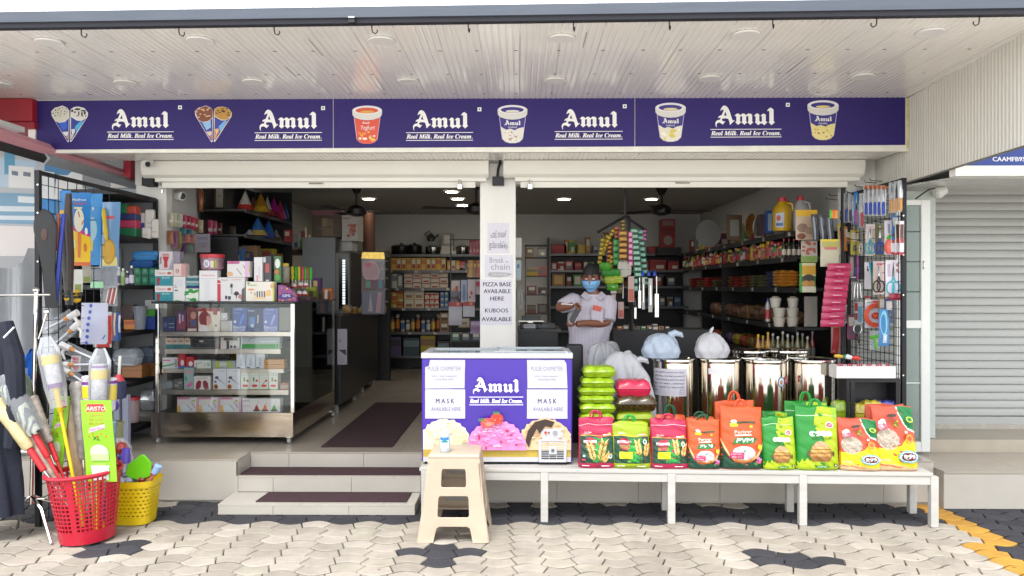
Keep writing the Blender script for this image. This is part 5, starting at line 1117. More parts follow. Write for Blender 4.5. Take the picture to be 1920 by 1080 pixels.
b=MB();b.tube([(-6,5.95,.36),(X(310,5.95)-.9,5.95,.36)],.022,STEEL,8);b.build('rail',ln)
t=thing('display_stand','stainless steel pole stand with a cross bar on a star base','stand',(X(55,5.0),5.0,0));d=5.0
b=MB();b.tube([P(52,948,d),P(62,548,d)],.0125,CHROME,10);b.build('pole',t,smooth=True);b=MB();b.lathe([(.012,0),(.02,.008),(.02,.02),(.012,.03),(.0001,.034)],CHROME,P(62,548,d),12);b.build('finial',t,smooth=True)
b=MB();b.tube([P(-80,555,d),P(88,553,d)],.008,STEEL,8);b.build('cross_bar',t,smooth=True)
zt_=P(52,938,d)
for dx,dy in((-.24,-.12),(.22,-.14),(.2,.16),(-.2,.16)):
 b=MB();b.tube([zt_+Vector((0,0,.02)),zt_+Vector((dx*.5,dy*.5,-.045)),Vector((zt_.x+dx,zt_.y+dy,.012))],.009,CHROME,8);b.build('leg',t,smooth=True)
b=MB();b.tube([zt_+Vector((-.11,0,.0)),zt_+Vector((.09,0,.0))],.006,CHROME,8);b.build('cross_bar',t,smooth=True)
b=MB();b.tube([P(66,636,d-.02),P(82,588,d-.02)],.007,CHROME,8);b.lathe([(.008,0),(.019,.006),(.019,.02),(.008,.026)],CHROME,P(82,588,d-.02),12);tag(recentre(b.build('coat_hook',smooth=True)),'chrome knob hook sticking up beside the steel pole','hook')
NAVY=M('#121828',.8,var=.2,scale=14,bump=.3,bscale=60);d=4.95
t=thing('jacket','navy blue jacket with a white stripe hanging on the pole stand','jacket',P(10,970,d))
def jk(u,v):
 a=2*math.pi*u;top=1-v;w=.23*(min(1,.35+top*3.5))if top<.25 else.235-.02*math.sin(top*5);f=1+.1*math.sin(a*7+v*6)*min(1,top*3)
 return P(-44,592+(968-592)*top,d)+Vector((w*math.cos(a)*f,.1*math.sin(a)*f,0))
b=MB();b.grid(jk,48,24,NAVY,closeu=True);b.build('body',t,smooth=True,angle=70)
b=MB();b.tube([P(2,606,d-.04),P(20,670,d-.06),P(24,750,d-.06),P(14,840,d-.05)],[.05,.06,.055,.045],NAVY,10);b.build('sleeve',t,smooth=True);b=MB();b.tube([P(0,634,d-.125),P(20,614,d-.118)],.006,M('#c9ccd4',.6),6);b.build('stripe',t)
b=MB();b.tube([P(44,690,5.3),P(48,670,5.3),P(54,655,5.3),P(50,712,5.3)],[.03,.035,.02,.03],M('#1f63c4',.5),8);tag(recentre(b.build('blue_bag',smooth=True)),'bright blue bag peeping out behind the steel pole','bag')
lp,LM_,LL=grid_panel('grid_panel','tall black wire grid panel hung with bats and packs on the left side',Vector((-3.27,5.18)),Vector((-3.27,6.2)),.02,Z(318,5.18),9,26,(0,))
for py in(345,398,490):
 p=P(65,py,5.16);b=MB();b.lathe([(.006,-.002),(.006,.002)],CHROME,p,8,Matrix.Rotation(math.pi/2,4,'X'));b.build('screw',lp)
pl=lambda px:min(6.15,-3.27*FPX/(min(px,215)-CX))
GL_='goods hanging on the left wire panel'
su=thing('shelf_unit','black open shelf unit at the left edge of the shop front','shelf unit',(-3.45,6.55,ZF));SB=M('#16161a',.5,key='shelf')
X0s,X1s=-3.72,-3.255;za=lambda y:Z(y,6.75)
MB().box(X0s-.02,X0s,6.2,6.89,ZF,2.42,SB).build('back_panel',su);MB().box(X0s,X1s-.012,6.875,6.89,ZF,2.42,M('#7d8084',.6)).build('end_panel',su);MB().box(X1s-.03,X1s+.004,6.84,6.872,ZF,2.43,BLACKM).build('post',su)
MB().box(X0s,X1s,6.2,6.84,2.40,2.44,SB).build('top_board',su);MB().box(X0s,X1s-.03,6.84,6.872,za(800),2.40,SB)if False else None
SHY=[447,535,618,709,793]
for y in SHY:MB().box(X0s,X1s,6.2,6.872,za(y)-.035,za(y),SB).build('shelf',su)
b=MB();b.tube([(-3.27,6.2,Z(318,5.18)-.014),(-3.262,6.87,2.425)],.014,BLACKM,4);b.build('top_rail',su)
MB().box(X0s,X1s-.2,6.2,6.215,za(447),2.40,SB).build('side_panel',su)
GS='goods on the left shelf unit';d=6.5
for r_,c,lab in(((217,381,233,400),'#2b7a48','green plastic box topmost left in the coloured stack'),((234,385,250,400),'#b5493a','red plastic box topmost right in the coloured stack'),((216,400,251,412),'#2b3566','navy plastic box in the coloured stack of the top shelf'),((216,412,251,427),'#b23a5a','pink plastic box in the coloured stack of the top shelf'),((217,427,251,447.5),'#23704a','dark green plastic box at the bottom of the coloured stack')):
 carton('plastic_box',lab,'box',(r_[0],r_[1],r_[2],r_[3]),6.62,.1,c,lambda c_:c_.rect(.3,.3,.45,.8,'#9aa6a8')if False else c_.line((.05,.1),(.95,.1),.004,'#20242c'),GS,bev=.004)
for i,(px0,px1,y0,y1)in enumerate(((254,270,398,446),(268,284,392,430),(280,293,410,446),(262,278,426,447))):
 carton('wrapped_pack',['white wrapped pack with a blue mark','clear wrapped white pack highest in the group','white wrapped pack by the shelf post','white wrapped pack lying low in front'][i]+' on the top shelf','packet',(px0,y0,px1,y1),6.72-.02*i,.05,'#c4bfb8',(lambda c_:c_.rect(.45,.35,.85,.6,'#24408c'))if i==0 else(lambda c_:c_.rect(.2,.3,.8,.36,'#a89f98')),GS,bev=.008)
pillow(243,292,470,488,6.6,.12,M('#3f7fb8',.3,var=.15,coat=.5),'light blue rolled packet on the second shelf',GS,seed=3);pillow(238,284,486,502,6.62,.12,M('#2b5590',.35,var=.2,coat=.4),'dark blue packet under the light blue rolled one',GS,seed=4)
for i in range(6):
 c0,r0=i%3,i//3;carton('green_box',['upper','lower'][r0]+' '+['left','middle','right'][c0]+' green box under the blue packets','box',(247+c0*14.5,499+r0*18,260.5+c0*14.5,516.5+r0*18),6.7,.08,['#1d7a4a','#1c6f58','#23806a'][c0],lambda c_:c_.rect(.25,.3,.7,.75,'#4aa67a'),GS)
for i,(px,y0,w,cb_,lb_)in enumerate(((219,500,8,'#b8bcbe','#5a4a70'),(227,503,9,'#9fb08a','#7a9a4a'),(235,508,8,'#3a3540','#b9b4c0'),(243,498,9,'#33304c','#c0bcc8'))):
 bottle('small_bottle',f'small bottle, {ORD(i,4)} of four on the second shelf',px,y0,535,6.45,w,cb_,'#d8d8d6',lb_,GS)
carton('orange_box','small orange and yellow box on the third shelf','box',(228,600,250,618),6.6,.08,'#c07a2a',rects((.1,.5,.9,.9,'#a8442a')),GS);carton('dark_box','dark red box lying behind the orange box','box',(222,572,246,600),6.7,.08,'#3f2020',None,GS)
b=MB();p=P(259,618,6.6);b.lathe([(.04,0),(.045,.08),(.06,.2),(.03,.205)],film('#9da4ae',.4),p,12);tag(recentre(b.build('clear_cone_pack',smooth=True)),'clear grey cone shaped pack on the third shelf','packet',GS)
carton('blue_box','deep blue box on the third shelf beside the case','box',(268,594,287,618),6.7,.08,'#233f94',None,GS);carton('brush','bright green brush with white bristles on the blue box','brush',(267,580,287,593.5),6.7,.05,'#3d9a2a',None,GS)
b=MB()
for i in range(8):x=X(268.5+i*2.4,6.7);b.box(x,x+.006,6.7,6.73,Z(580,6.7),Z(563,6.7),print_mat('#c4c8c8'))
o=b.build('bristles',bpy.data.objects.get('brush'));o['kind']='stuff';o.data.transform(Matrix.Translation((0,0,0)))
carton('cardboard_box','left brown cardboard box on the fourth shelf','carton',(224,685,262,709),6.5,.14,'#8a5a30',lambda c_:c_.line((0,.55),(1,.55),.008,'#6e4424'),GS);carton('cardboard_box','right brown cardboard box on the fourth shelf','carton',(263,682,288,706),6.68,.14,'#7d522c',None,GS)
pillow(206,252,655,688,6.45,.14,film('#b8c0c8',.35),'clear crinkled packet lying on the brown cardboard boxes',GS,seed=6);pillow(240,284,652,684,6.7,.12,M('#5a6478',.3,coat=.5,var=.4,scale=25),'blue grey packet lying on the right cardboard box',GS,seed=7)
b=MB();p=P(243,793,6.5);b.lathe([(.052,0),(.058,.01),(.06,.185),(.058,.19)],film('#b9a0a0',.45),p,18);t=tag(recentre(b.build('plastic_jar',smooth=True)),'clear plastic jar with a red lid on the bottom shelf','jar',GS);b=MB();b.lathe([(.064,.19),(.066,.2),(.064,.215),(.0001,.217)],M('#a92a34',.4),p,18);b.build('lid',t,smooth=True)
pillow(256,285,732,772,6.72,.1,M('#b7babd',.22,.6,var=.3,scale=20),'shiny silver packet at the back of the bottom shelf',GS,seed=9);pillow(250,284,772,793,6.7,.1,M('#6d6a62',.4),'grey packet under the shiny silver one',GS,seed=10)
for i,px in enumerate((225,208)):MB().box(X(px,6.1),X(px+11,6.1),6.1,6.14,ZF+.002,Z(742,6.1),M('#8d90a4',.5)).build('slab_leg',su)
t=thing('security_camera','white dome camera under the signboard, above the shutter box end','camera',P(273,300,6.68));p=P(272,305,6.66);CW=M('#d5d5d1',.4)
b=MB();b.lathe([(.0001,-.04),(.035,-.03),(.042,0),(.042,.05)],CW,p,16,Matrix.Rotation(-1.15,4,'X'));b.build('housing',t,smooth=True);b=MB();b.lathe([(.024,0),(.022,.006),(.0001,.008)],BLACKM,P(274,307,6.60),14,Matrix.Rotation(math.pi/2,4,'X'));b.build('lens',t,smooth=True);MB().box(p.x-.03,p.x+.03,6.67,6.72,p.z+.02,ZSO-.001,CW).build('bracket',t)
t=thing('bullet_camera','white bullet camera inside the left bay corner','camera',P(325,362,7.2));d=7.2
MB().box(X(311,d),X(322,d),d,d+.06,Z(374,d),Z(354,d),CW).build('bracket',t,bevel=.004);b=MB();a_,c2=P(322,364,d),P(339,367,d-.12);b.tube([a_,a_+(c2-a_)*.85,c2],[.045,.045,.04],CW,16);b.build('housing',t,smooth=True,angle=50);b=MB();b.tube([c2+Vector((.001,-.002,0)),c2+Vector((.002,-.006,0))],.032,BLACKM,14);b.build('lens',t)
t=thing('sensor_box','small black box fixed on the white wall under the dome camera','sensor box',P(273,347,6.8));MB().box(X(262,6.8),X(284,6.8),6.8,6.919,Z(347,6.8),Z(331,6.8),M('#1f2025',.6)).build('housing',t,bevel=.003);b=MB();b.tube([P(274,331,6.85),P(279,323,6.86),P(276,318,6.88)],.01,M('#1c1c20',.6),6);b.build('cable',t)
b=MB();p=P(305,350,6.85);b.box(p.x-.05,p.x+.05,6.84,6.87,p.z-.005,p.z+.012,CW);b.lathe([(.012,-.03),(.012,.0)],STEEL,P(301,355,6.85),10);tag(recentre(b.build('latch')),'white slide latch on the wall edge left of the shutter','latch')
def racket(px0,px1,y0,y1,d,m,lab,art=None):
 t=thing('racket_cover',lab,'racket cover',P((px0+px1)/2,y0,d),GL_);cx_,w=(px0+px1)/2,(px1-px0)/2*d/FPX;h=(y1-y0)*d/FPX;c0=P(cx_,y1,d)
 def fn(u,v):
  a=2*math.pi*u;s_=v;k=(1-((s_-.78)/.22)**2)**.5 if s_>.78 else(.6+.4*max(0,(s_-.4)/.38)**1.3 if s_>.4 else.6-.1*(1-s_))
  return c0+Vector((w*max(k,.02)*math.cos(a)+(1-s_)*.05,.022*max(k,.05)*math.sin(a),s_*h))
 b=MB();b.grid(fn,28,26,m,closeu=True);b.build('cover',t,smooth=True,angle=80)
 if art:
  cc=P(cx_,y0+(y1-y0)*.26,d-.0225);b=MB();b.lathe([(w*.34,0),(.0001,.003)],print_mat(art),cc,16,Matrix.Rotation(math.pi/2,4,'X'),sx=.8,sy=1.5);b.build('print',t)
 return t
BF=M('#121315',.5,var=.2,scale=10);BST=M('#27388f',.6,var=.1)
dl=lambda px:pl(px)-.06
racket(54,100,390,578,dl(75),BF,'black racket cover with an orange print, nearest the left post','#3f2418');racket(96,128,405,572,dl(112),M('#1b1d22',.35,var=.25,scale=8,coat=.2),'black racket cover right of the blue straps',None)
b=MB();dS=dl(90)-.05;b.tube([P(92,400,dS),P(88,430,dS),P(96,520,dS),P(98,575,dS)],[.012,.016,.018,.014],BST,6);b.tube([P(115,400,dS),P(108,460,dS),P(101,540,dS),P(97,575,dS)],[.012,.016,.018,.014],BST,6);b.tube([P(104,400,dS),P(103,470,dS)],.01,M('#9a4a34',.6),6);t=tag(recentre(b.build('carry_strap',smooth=True)),'royal blue carry straps hanging in a V between the black covers','strap',GL_)
b=MB();dS=dl(122)-.07;b.tube([P(124,362,dS),P(123,400,dS),P(127,480,dS),P(126,545,dS)],[.02,.028,.026,.022],M('#3a2c28',.5,var=.5,scale=40),8);tag(recentre(b.build('umbrella_sleeve',smooth=True)),'dark brown patterned sleeve hanging over the black covers','sleeve',GL_)
def d_bat(c):
 c.rect(0,0,1,1,'#1d6fae');c.poly([(0,.52),(1,.4),(1,0),(0,0)],'#d9b21e');c.poly([(0,.56),(1,.43),(1,.39),(0,.5)],'#b52a7a');c.rect(0,0,1,.05,'#c9622a')
 c.ell(.45,.62,.26,.16,'#cfc9b0');c.line((.4,.74),(.5,.66),.008,'#a8404a');c.line((.6,.56),(.7,.62),.008,'#a8404a');c.poly([(.38,.46),(.56,.45),(.5,.1),(.36,.12)],'#cf6a24');c.ell(.2,.3,.06,.06,'#d8cfa0');c.ell(.75,.25,.08,.06,'#c26a2a');c.ell(.82,.47,.07,.05,'#cfd6da');c.text('Mosfrnot',.45,.885,.035,'#d6e2ea',.7);c.text('Parlium',.5,.835,.035,'#c9384a',.6);c.rect(.2,.775,.62,.8,'#cfc59a')
card('insect_bat_pack','large blue and yellow insect bat pack on the left panel','packet',(128,360,165,498),dl(146)-.05,'#1d6fae',d_bat,GL_);card('insect_bat_pack','blue pack half hidden left of the large insect bat pack','packet',(107,356,128,420),dl(118)-.01,'#1f74b4',rects((0,.3,.4,.42,'#d2a83a')),GL_)
card('insect_bat_pack','plain blue insect bat pack right of the yellow one','packet',(158,362,188,497),dl(172),'#1a7bb8',lambda c:(c.ell(.45,.5,.3,.17,'#8fb4c0'),c.rect(.4,.2,.55,.34,'#c9b25a'),c.text('19',.4,.76,.05,'#cfe0ea',.3),c.rect(.15,.62,.7,.64,'#175f92')),GL_,slant=-.18)
t=card('brush_pack','clear blue sleeve with a yellow brush on the left panel','packet',(186,378,222,501),dl(204)-.05,'#6f9fd0',lambda c:(c.rect(.2,.74,.7,.79,'#c4566a'),c.poly([(.12,.02),(.95,.02),(.9,.16),(.15,.12)],'#d6c87a'),c.ell(.48,.24,.36,.2,'#b08a2c'),c.ell(.48,.24,.3,.16,'#c79c34')),GL_,slant=-.12,mat=M('#7ba4cf',.2,coat=.5,alpha=.75))
on_card(t,(186,378,222,501),dl(204)-.06,[('handle',.1,.9,.26,.42,.016,print_mat('#d8b620'))])
for r_,c,lab in(((132,505,150,548),'#c9c9c2','small white pack under the large insect bat pack'),((149,498,166,530),'#a09a8a','small grey and olive pack under the large insect bat pack'),((165,500,216,540),'#aab0b8','clear grey packet hanging below the blue packs')):
 card('small_pack',lab,'packet',r_,dl((r_[0]+r_[2])/2)-.02,c,(lambda c_:c_.rect(.2,.05,.9,.35,'#7f9048'))if r_[0]<160 else(lambda c_:c_.rect(0,.0,.5,.3,'#8fc49a')),GL_,clear=r_[0]>160)
t=card('stick_pack','clear pack of red and white sticks on the left panel','packet',(184,536,216,574),dl(200)-.03,'#c9ccd0',None,GL_,clear=True)
on_card(t,(184,536,216,574),dl(200)-.03,[('stick',.3+.12*k,.08,.5+.12*k,.9,.006,print_mat('#b5443c' if k%2 else '#d2ccc8'))for k in range(5)])
for k,(px,py,lab)in enumerate(((138,553,'yellow and black bee toy hanging on the wire, right one'),(122,552,'yellow and black bee toy hanging on the wire, left one'))):
 d=dl(px)-.06;t=thing('bee_toy',lab,'toy',P(px,py+14,d),GL_);b=MB();s_=1 if k==0 else.75
 b.lathe([(.0001,-.035*s_),(.028*s_,-.02*s_),(.034*s_,0),(.026*s_,.02*s_),(.0001,.032*s_)],[print_mat('#d2a81c')]*2+[print_mat('#26221c')]+[print_mat('#d2a81c')],P(px,py+7,d),12);b.build('body',t,smooth=True)
 b=MB();b.lathe([(.0001,-.018*s_),(.02*s_,-.006*s_),(.02*s_,.008*s_),(.0001,.02*s_)],print_mat('#c9a11a'),P(px+1,py-6,d),10);b.build('head',t,smooth=True)
 for s2 in(-1,1):b=MB();b.lathe([(.0001,-.02*s_),(.016*s_,-.008*s_),(.016*s_,.008*s_),(.0001,.02*s_)],print_mat('#2a2620'),P(px+s2*9*s_,py-1,d),8);b.build('wing',t,smooth=True)
t=card('dotted_sleeve','clear plastic sleeve with blue dots hanging on the left panel','packet',(148,568,198,646),dl(172)-.09,'#c3c7de',lambda c:[c.ell(.36-.02*k,.93-.15*k,.065,.045,'#3c5ab0')for k in range(7)]+[c.line((.85,.12),(.95,.22),.008,'#3f5fa8')],GL_,mat=M('#c5c8dc',.2,alpha=.78),slant=-.06);card('red_folder','red edged white folder behind the dotted sleeve','packet',(170,585,205,652),dl(190)-.02,'#c4c4c4',rects((.2,.0,.9,.14,'#b9392c'),(.82,.1,1,.9,'#b9392c')),GL_)
card('pen_card','card of coloured pens right of the dotted sleeve','packet',(204,586,222,640),dl(212),'#2f4a80',rects((.0,.1,.2,.95,'#b02f3a'),(.3,.2,.5,.98,'#c0b28c'),(.55,.05,.75,.6,'#3c64a8'),(.8,.3,1,.9,'#c9c4d6')),GL_)
def sprayer(x0,y0,x1,y1,noz,d,lab):
 """clear sleeve with a white pistol sprayer: tube from (x0,y0) to nozzle at (x1,y1)"""
 t=thing('spray_nozzle',lab,'spray nozzle',P(x1,y1,d),GL_);a,c=P(x0,y0,d),P(x1,y1,d);dv=(c-a).normalized();pr=dv.cross(Vector((0,1,0))).normalized();WN=M('#d4d2cf',.4)
 b=MB();b.tube([a,c],.008,M('#cfd2d6',.25),6);b.build('tube',t);b=MB();b.tube([c-dv*.02,c+dv*.015],.014,print_mat('#c98a4a'),8);b.build('collar',t)
 b=MB();b.tube([c+dv*.015,c+dv*.09],[.022,.026],WN,8);b.build('head',t,smooth=True)
 s_=noz;b=MB();b.tube([c+dv*.05,c+dv*.055+pr*s_*.05,c+dv*.02+pr*s_*.085],[.014,.011,.006],WN,6);b.build('trigger',t,smooth=True)
 b=MB();q=a-dv*.03;b.add([q-pr*.035,q+pr*.045,c+pr*.05+dv*.05,c-pr*.04+dv*.05],[(0,1,2,3)],film('#e2e5ea',.2));b.build('sleeve',t)
for x0,y0,x1,y1,n_,lab in((80,618,120,597,-1,'uppermost white sprayer in a clear sleeve'),(92,650,127,620,-1,'second white sprayer from the top, pointing up right'),(172,674,130,656,1,'third white sprayer from the top, tube to the right'),(166,684,128,685,1,'fourth white sprayer from the top, lying level'),(152,718,128,702,1,'lowest white sprayer above the mop basket')):sprayer(x0,y0,x1,y1,n_,dl(130)-.1,lab+' on the left panel')
card('glove_card','red hand shaped print card low on the wire panel','packet',(128,668,146,698),dl(137)-.01,'#b9b3b5',lambda c:(c.ell(.5,.4,.35,.3,'#b53a40'),*[c.rect(.18+.17*k,.5,.3+.17*k,.95,'#b53a40')for k in range(4)]),GL_)
def lattice(fn,nu,nv,m,hole,th,name,parent):
 bm=bmesh.new();vs=[[bm.verts.new(fn(i/nu,j/nv))for i in range(nu)]for j in range(nv+1)]
 for j in range(nv):
  for i in range(nu):
   if not hole(i,j):bm.faces.new((vs[j][i],vs[j][(i+1)%nu],vs[j+1][(i+1)%nu],vs[j+1][i]))
 bmesh.ops.recalc_face_normals(bm,faces=bm.faces);bmesh.ops.solidify(bm,geom=bm.faces[:],thickness=th)
 me=bpy.data.meshes.new(name);org=wloc(parent)
 bmesh.ops.translate(bm,verts=bm.verts,vec=-org);bm.to_mesh(me);bm.free();me.materials.append(m)
 o=bpy.data.objects.new(name,me);COL.objects.link(o);o.parent=parent;return o
RED=M('#b3132e',.38,var=.06,coat=.2);YEL_=M('#d4b50e',.38,var=.05,coat=.2)
bd=4.98;bc0=Vector((X(160,bd),bd,0));rb=thing('red_basket','tall red perforated plastic basket full of mops and brushes on the pavement','basket',bc0)
TX=Matrix.Rotation(R(-3.5),4,'Y')
def rfn(r0,r1,h0,h1):return lambda u,v:bc0+(TX@Vector((((r0+(r1-r0)*v)*math.cos(2*math.pi*u)),((r0+(r1-r0)*v)*math.sin(2*math.pi*u)),h0+(h1-h0)*v)))+Vector((0,0,.010))
NR=132
lattice(rfn(.172,.217,.075,.425),NR,40,RED,lambda i,j:i%3!=0 and j%3!=0 and not(i*360/NR)%90<7 and j<39,.004,'lattice',rb)
b=MB();b.grid(rfn(.163,.1715,0,.0745),64,3,RED,closeu=True);b.grid(lambda u,v:bc0+(TX@Vector((.163*v*math.cos(2*math.pi*u),.163*v*math.sin(2*math.pi*u),.003)))+Vector((0,0,.01)),64,1,RED,closeu=True);b.build('base',rb,smooth=True)
b=MB();b.tube([bc0+(TX@Vector((.222*math.cos(a*math.pi/24),.222*math.sin(a*math.pi/24),.435)))+Vector((0,0,.01))for a in range(48)],.0125,RED,8,closed=True);b.build('rim',rb,smooth=True)
for a0 in(0,math.pi):
 b=MB();b.tube([bc0+(TX@Vector((.222*math.cos(a0+t_*.28),.222*math.sin(a0+t_*.28),.43+.055*(1-t_*t_)**.5 if abs(t_)<1 else.43)))+Vector((0,0,.01))for t_ in(-1,-.8,-.5,-.2,0,.2,.5,.8,1)],.011,RED,8);b.build('handle',rb,smooth=True)
yd=5.36;yc0=Vector((X(243,yd),yd,0));yb_=thing('yellow_basket','yellow perforated plastic basket behind the red one','basket',yc0)
def sq(a,n=4):c,s_=math.cos(a),math.sin(a);k=(abs(c)**n+abs(s_)**n)**(-1/n);return c*k,s_*k
def yfn(w0,w1,h0,h1):
 def f(u,v):a=2*math.pi*u;x,y=sq(a);w=w0+(w1-w0)*v;return yc0+Vector((x*w*1.0,y*w*.72,h0+(h1-h0)*v+.004))
 return f
lattice(yfn(.152,.178,.05,.262),144,24,YEL_,lambda i,j:j%3==1 and(i+(j//3%2)*2)%4 in(0,1)and j<23,.004,'lattice',yb_)
b=MB();b.grid(yfn(.146,.1515,0,.0495),64,3,YEL_,closeu=True);b.grid(lambda u,v:yc0+Vector((sq(2*math.pi*u)[0]*.146*v,sq(2*math.pi*u)[1]*.146*.72*v,.006)),64,1,YEL_,closeu=True);b.build('base',yb_,smooth=True)
b=MB();b.grid(yfn(.186,.19,.262,.305),64,2,YEL_,closeu=True);b.grid(lambda u,v:yc0+Vector((sq(2*math.pi*u)[0]*(.178+.008*v),sq(2*math.pi*u)[1]*(.178+.008*v)*.72,.266)),64,1,YEL_,closeu=True);b.build('rim',yb_,smooth=True)
GB='mops and brushes standing in the red basket'
def stick(name,lab,cat,a,b_,segs,grp=GB):
 """segs: (part, t0, t1, radius, material) along a -> b_, world points"""
 t=thing(name,lab,cat,a,grp)
 for nm,t0,t1,r_,m in segs:
  q0,q1=a+(b_-a)*t0,a+(b_-a)*t1;rr=r_ if isinstance(r_,(tuple,list))else(r_,r_)
  b=MB();b.tube([q0,q0+(q1-q0)*.04,q0+(q1-q0)*.5,q0+(q1-q0)*.96,q1],[rr[0]*.75,rr[0],(rr[0]+rr[1])/2,rr[1],rr[1]*.75],m,12);b.build(nm,t,smooth=True)
 return t
MOP=M('#c9c6cc',.6,var=.35,scale=26,bump=.5,bscale=50);YB=M('#dcc21a',.4);YST=M('#d8ba12',.35);PRP=M('#6f2f86',.4);RST=M('#b8242c',.4)
stick('mop','white mop with a yellow pole, leaning left out of the red basket','mop',P(150,990,4.95),P(84,652,4.95),[('pole',0,.7,.011,YST),('collar',.64,.80,.018,YST),('head',.78,.97,(.042,.05),MOP),('band',.775,.80,.045,PRP),('wrapper',.905,.955,.054,YB)])
stick('mop','upright white mop with yellow band, middle of the basket','mop',P(178,1000,5.03),P(182,674,5.03),[('pole',0,.75,.011,YST),('head',.72,.97,(.045,.05),MOP),('wrapper',.885,.94,.052,YB),('band',.95,.965,.05,PRP)])
stick('mop','mop with a dark yellow band left behind the upright mop','mop',P(172,1000,5.1),P(160,696,5.1),[('pole',0,.75,.011,YST),('head',.74,.97,(.04,.042),MOP),('wrapper',.83,.91,.044,YB),('band',.915,.935,.043,PRP)])
stick('mop','mop with a pale yellow wrapper right behind the upright mop','mop',P(190,1000,5.1),P(204,700,5.1),[('pole',0,.75,.012,YST),('head',.76,.97,(.036,.04),MOP),('wrapper',.83,.93,.041,M('#cdb84c',.4)),('band',.935,.955,.04,PRP)])
PAT=M('#a9b48c',.45,var=.0,key='pat');
def pat_mat():
 m=bpy.data.materials.new('mat_pattern');m.use_nodes=True;nt=m.node_tree;b_=nt.nodes['Principled BSDF'];w=nt.nodes.new('ShaderNodeTexWave');w.inputs['Scale'].default_value=9;w.inputs['Distortion'].default_value=7;cr=nt.nodes.new('ShaderNodeValToRGB');tc=nt.nodes.new('ShaderNodeTexCoord')
 cr.color_ramp.interpolation='CONSTANT';e=cr.color_ramp.elements;e[0].position=0;e[0].color=(*lin('#2c3440'),1);e[1].position=.32;e[1].color=(*lin('#b9c2a8'),1);q_=e.new(.7);q_.color=(*lin('#8f9e58'),1);q2=e.new(.85);q2.color=(*lin('#cfd2cc'),1)
 nt.links.new(tc.outputs['Object'],w.inputs['Vector']);nt.links.new(w.outputs['Fac'],cr.inputs[0]);nt.links.new(cr.outputs[0],b_.inputs['Base Color']);b_.inputs['Roughness'].default_value=.3;return m
PATM=pat_mat()
stick('brush','patterned sleeve brush with a red handle leaning far left','brush',P(140,960,4.9),P(6,722,4.9),[('pole',0,.5,.01,RST),('grip',.42,.62,.02,RST),('sleeve',.6,1,(.04,.052),PATM)])
stick('brush','yellow sleeve brush with a red grip under the patterned one','brush',P(128,960,4.88),P(-14,752,4.88),[('pole',0,.4,.008,STEEL),('grip',.36,.56,.02,RST),('sleeve',.56,1,(.036,.05),M('#c9b98a',.35,var=.3,scale=12))])
stick('brush','clear wrapped brush between the two red handles','brush',P(126,955,4.93),P(20,762,4.93),[('pole',0,.3,.008,STEEL),('sleeve',.25,.8,(.022,.034),M('#b7a596',.3,var=.5,scale=25))])
stick('broom','beige wrapped broom standing at the back of the basket','broom',P(160,980,5.14),P(128,752,5.14),[('pole',0,.3,.012,YST),('head',.25,1,(.05,.075),M('#a58f70',.35,var=.2,scale=18,coat=.4))])
b=MB();
def lea(u,v):a=2*math.pi*u;w=.055*math.sin(math.pi*min(1,.12+v*.9))**.8;return P(76-12*v,788-106*v,5.08)+Vector((w*math.cos(a),.015*math.sin(a),0))
b.grid(lea,24,16,M('#1f2022',.3,coat=.4),closeu=True);t=tag(recentre(b.build('fan_blade',smooth=True)),'black oval paddle between the pole and the leaning mop','paddle')
def d_aristo(c):
 c.rect(0,0,1,1,'#7fb81c');c.poly([(.15,.86),(.8,.86),(.74,.955),(.2,.955)],'#b51f2c');c.text('ARISTO',.47,.875,.05,'#e3e0cc',.62,.15)
 for i,s_ in enumerate(('GEMINI','AIR DUST','BROOM')):c.text(s_,.48,.80-.05*i,.032,'#a8522a',.5)
 c.poly([(.2,.6),(.75,.66),(.75,.71),(.25,.66)],'#c9a8b8');c.text('Super Shine',.48,.64,.03,'#a03a78',.5,0,rot=.1);c.text('XL',.45,.51,.055,'#20301a',.26)
 for k in range(5):c.ell(.2+.14*k,.56+.03*(k%2),.03,.012,'#c2502a',8)
 c.ell(.5,.36,.3,.1,'#b9c4a4');c.rect(.22,.26,.8,.34,'#9fb07c');c.poly([(.25,.02),(.75,.02),(.8,.2),(.2,.2)],'#c9d0ca');c.rect(.3,.2,.7,.23,'#8faf4a')
t=card('broom_pack','lime green broom pack marked XL at the front of the basket','broom pack',(146,752,204,905),4.9,'#7fb81c',d_aristo,GB,slant=.2);card('broom_pack','lime green broom pack half hidden behind the leaning mop','broom pack',(98,744,126,900),5.06,'#7fb81c',d_aristo,GB,slant=-.6)
stick('pole','thin steel pole at the right rim of the red basket','pole',P(186,990,4.97),P(194,826,4.97),[('pole',0,1,.006,STEEL)]);stick('pole','yellow pole with a red stripe at the back of the basket','pole',P(150,985,5.1),P(132,868,5.1),[('pole',0,1,.012,YST)])
t=stick('dustpan_brush','navy dustpan brush with a red neck and white handle, beside the shelf legs','brush',P(217,748,5.5),P(221,668,5.5),[('bristles',0,.42,(.055,.05),M('#2f3350',.8,bump=.5,bscale=90)),('neck',.40,.56,(.04,.022),print_mat('#b5323a')),('handle',.55,1,.011,M('#cfccc6',.4))],None)
b=MB();p=P(206,762,5.4);b.lathe([(.0001,-.045),(.035,-.03),(.045,0),(.035,.03),(.0001,.045)],print_mat('#4f3a94'),p,14);tag(recentre(b.build('scrubber',smooth=True)),'purple ball scrubber hanging beside the navy brush','scrubber')
b=MB();pb_=P(209,850,5.62);b.lathe([(.05,.0),(.056,.02),(.066,.21),(.071,.212),(.071,.225),(.062,.225)],M('#8f9468',.5),(pb_.x,pb_.y,pb_.z),24,cap=False);tag(recentre(b.build('bin',smooth=True)),'small olive green bin behind the mops','bin')
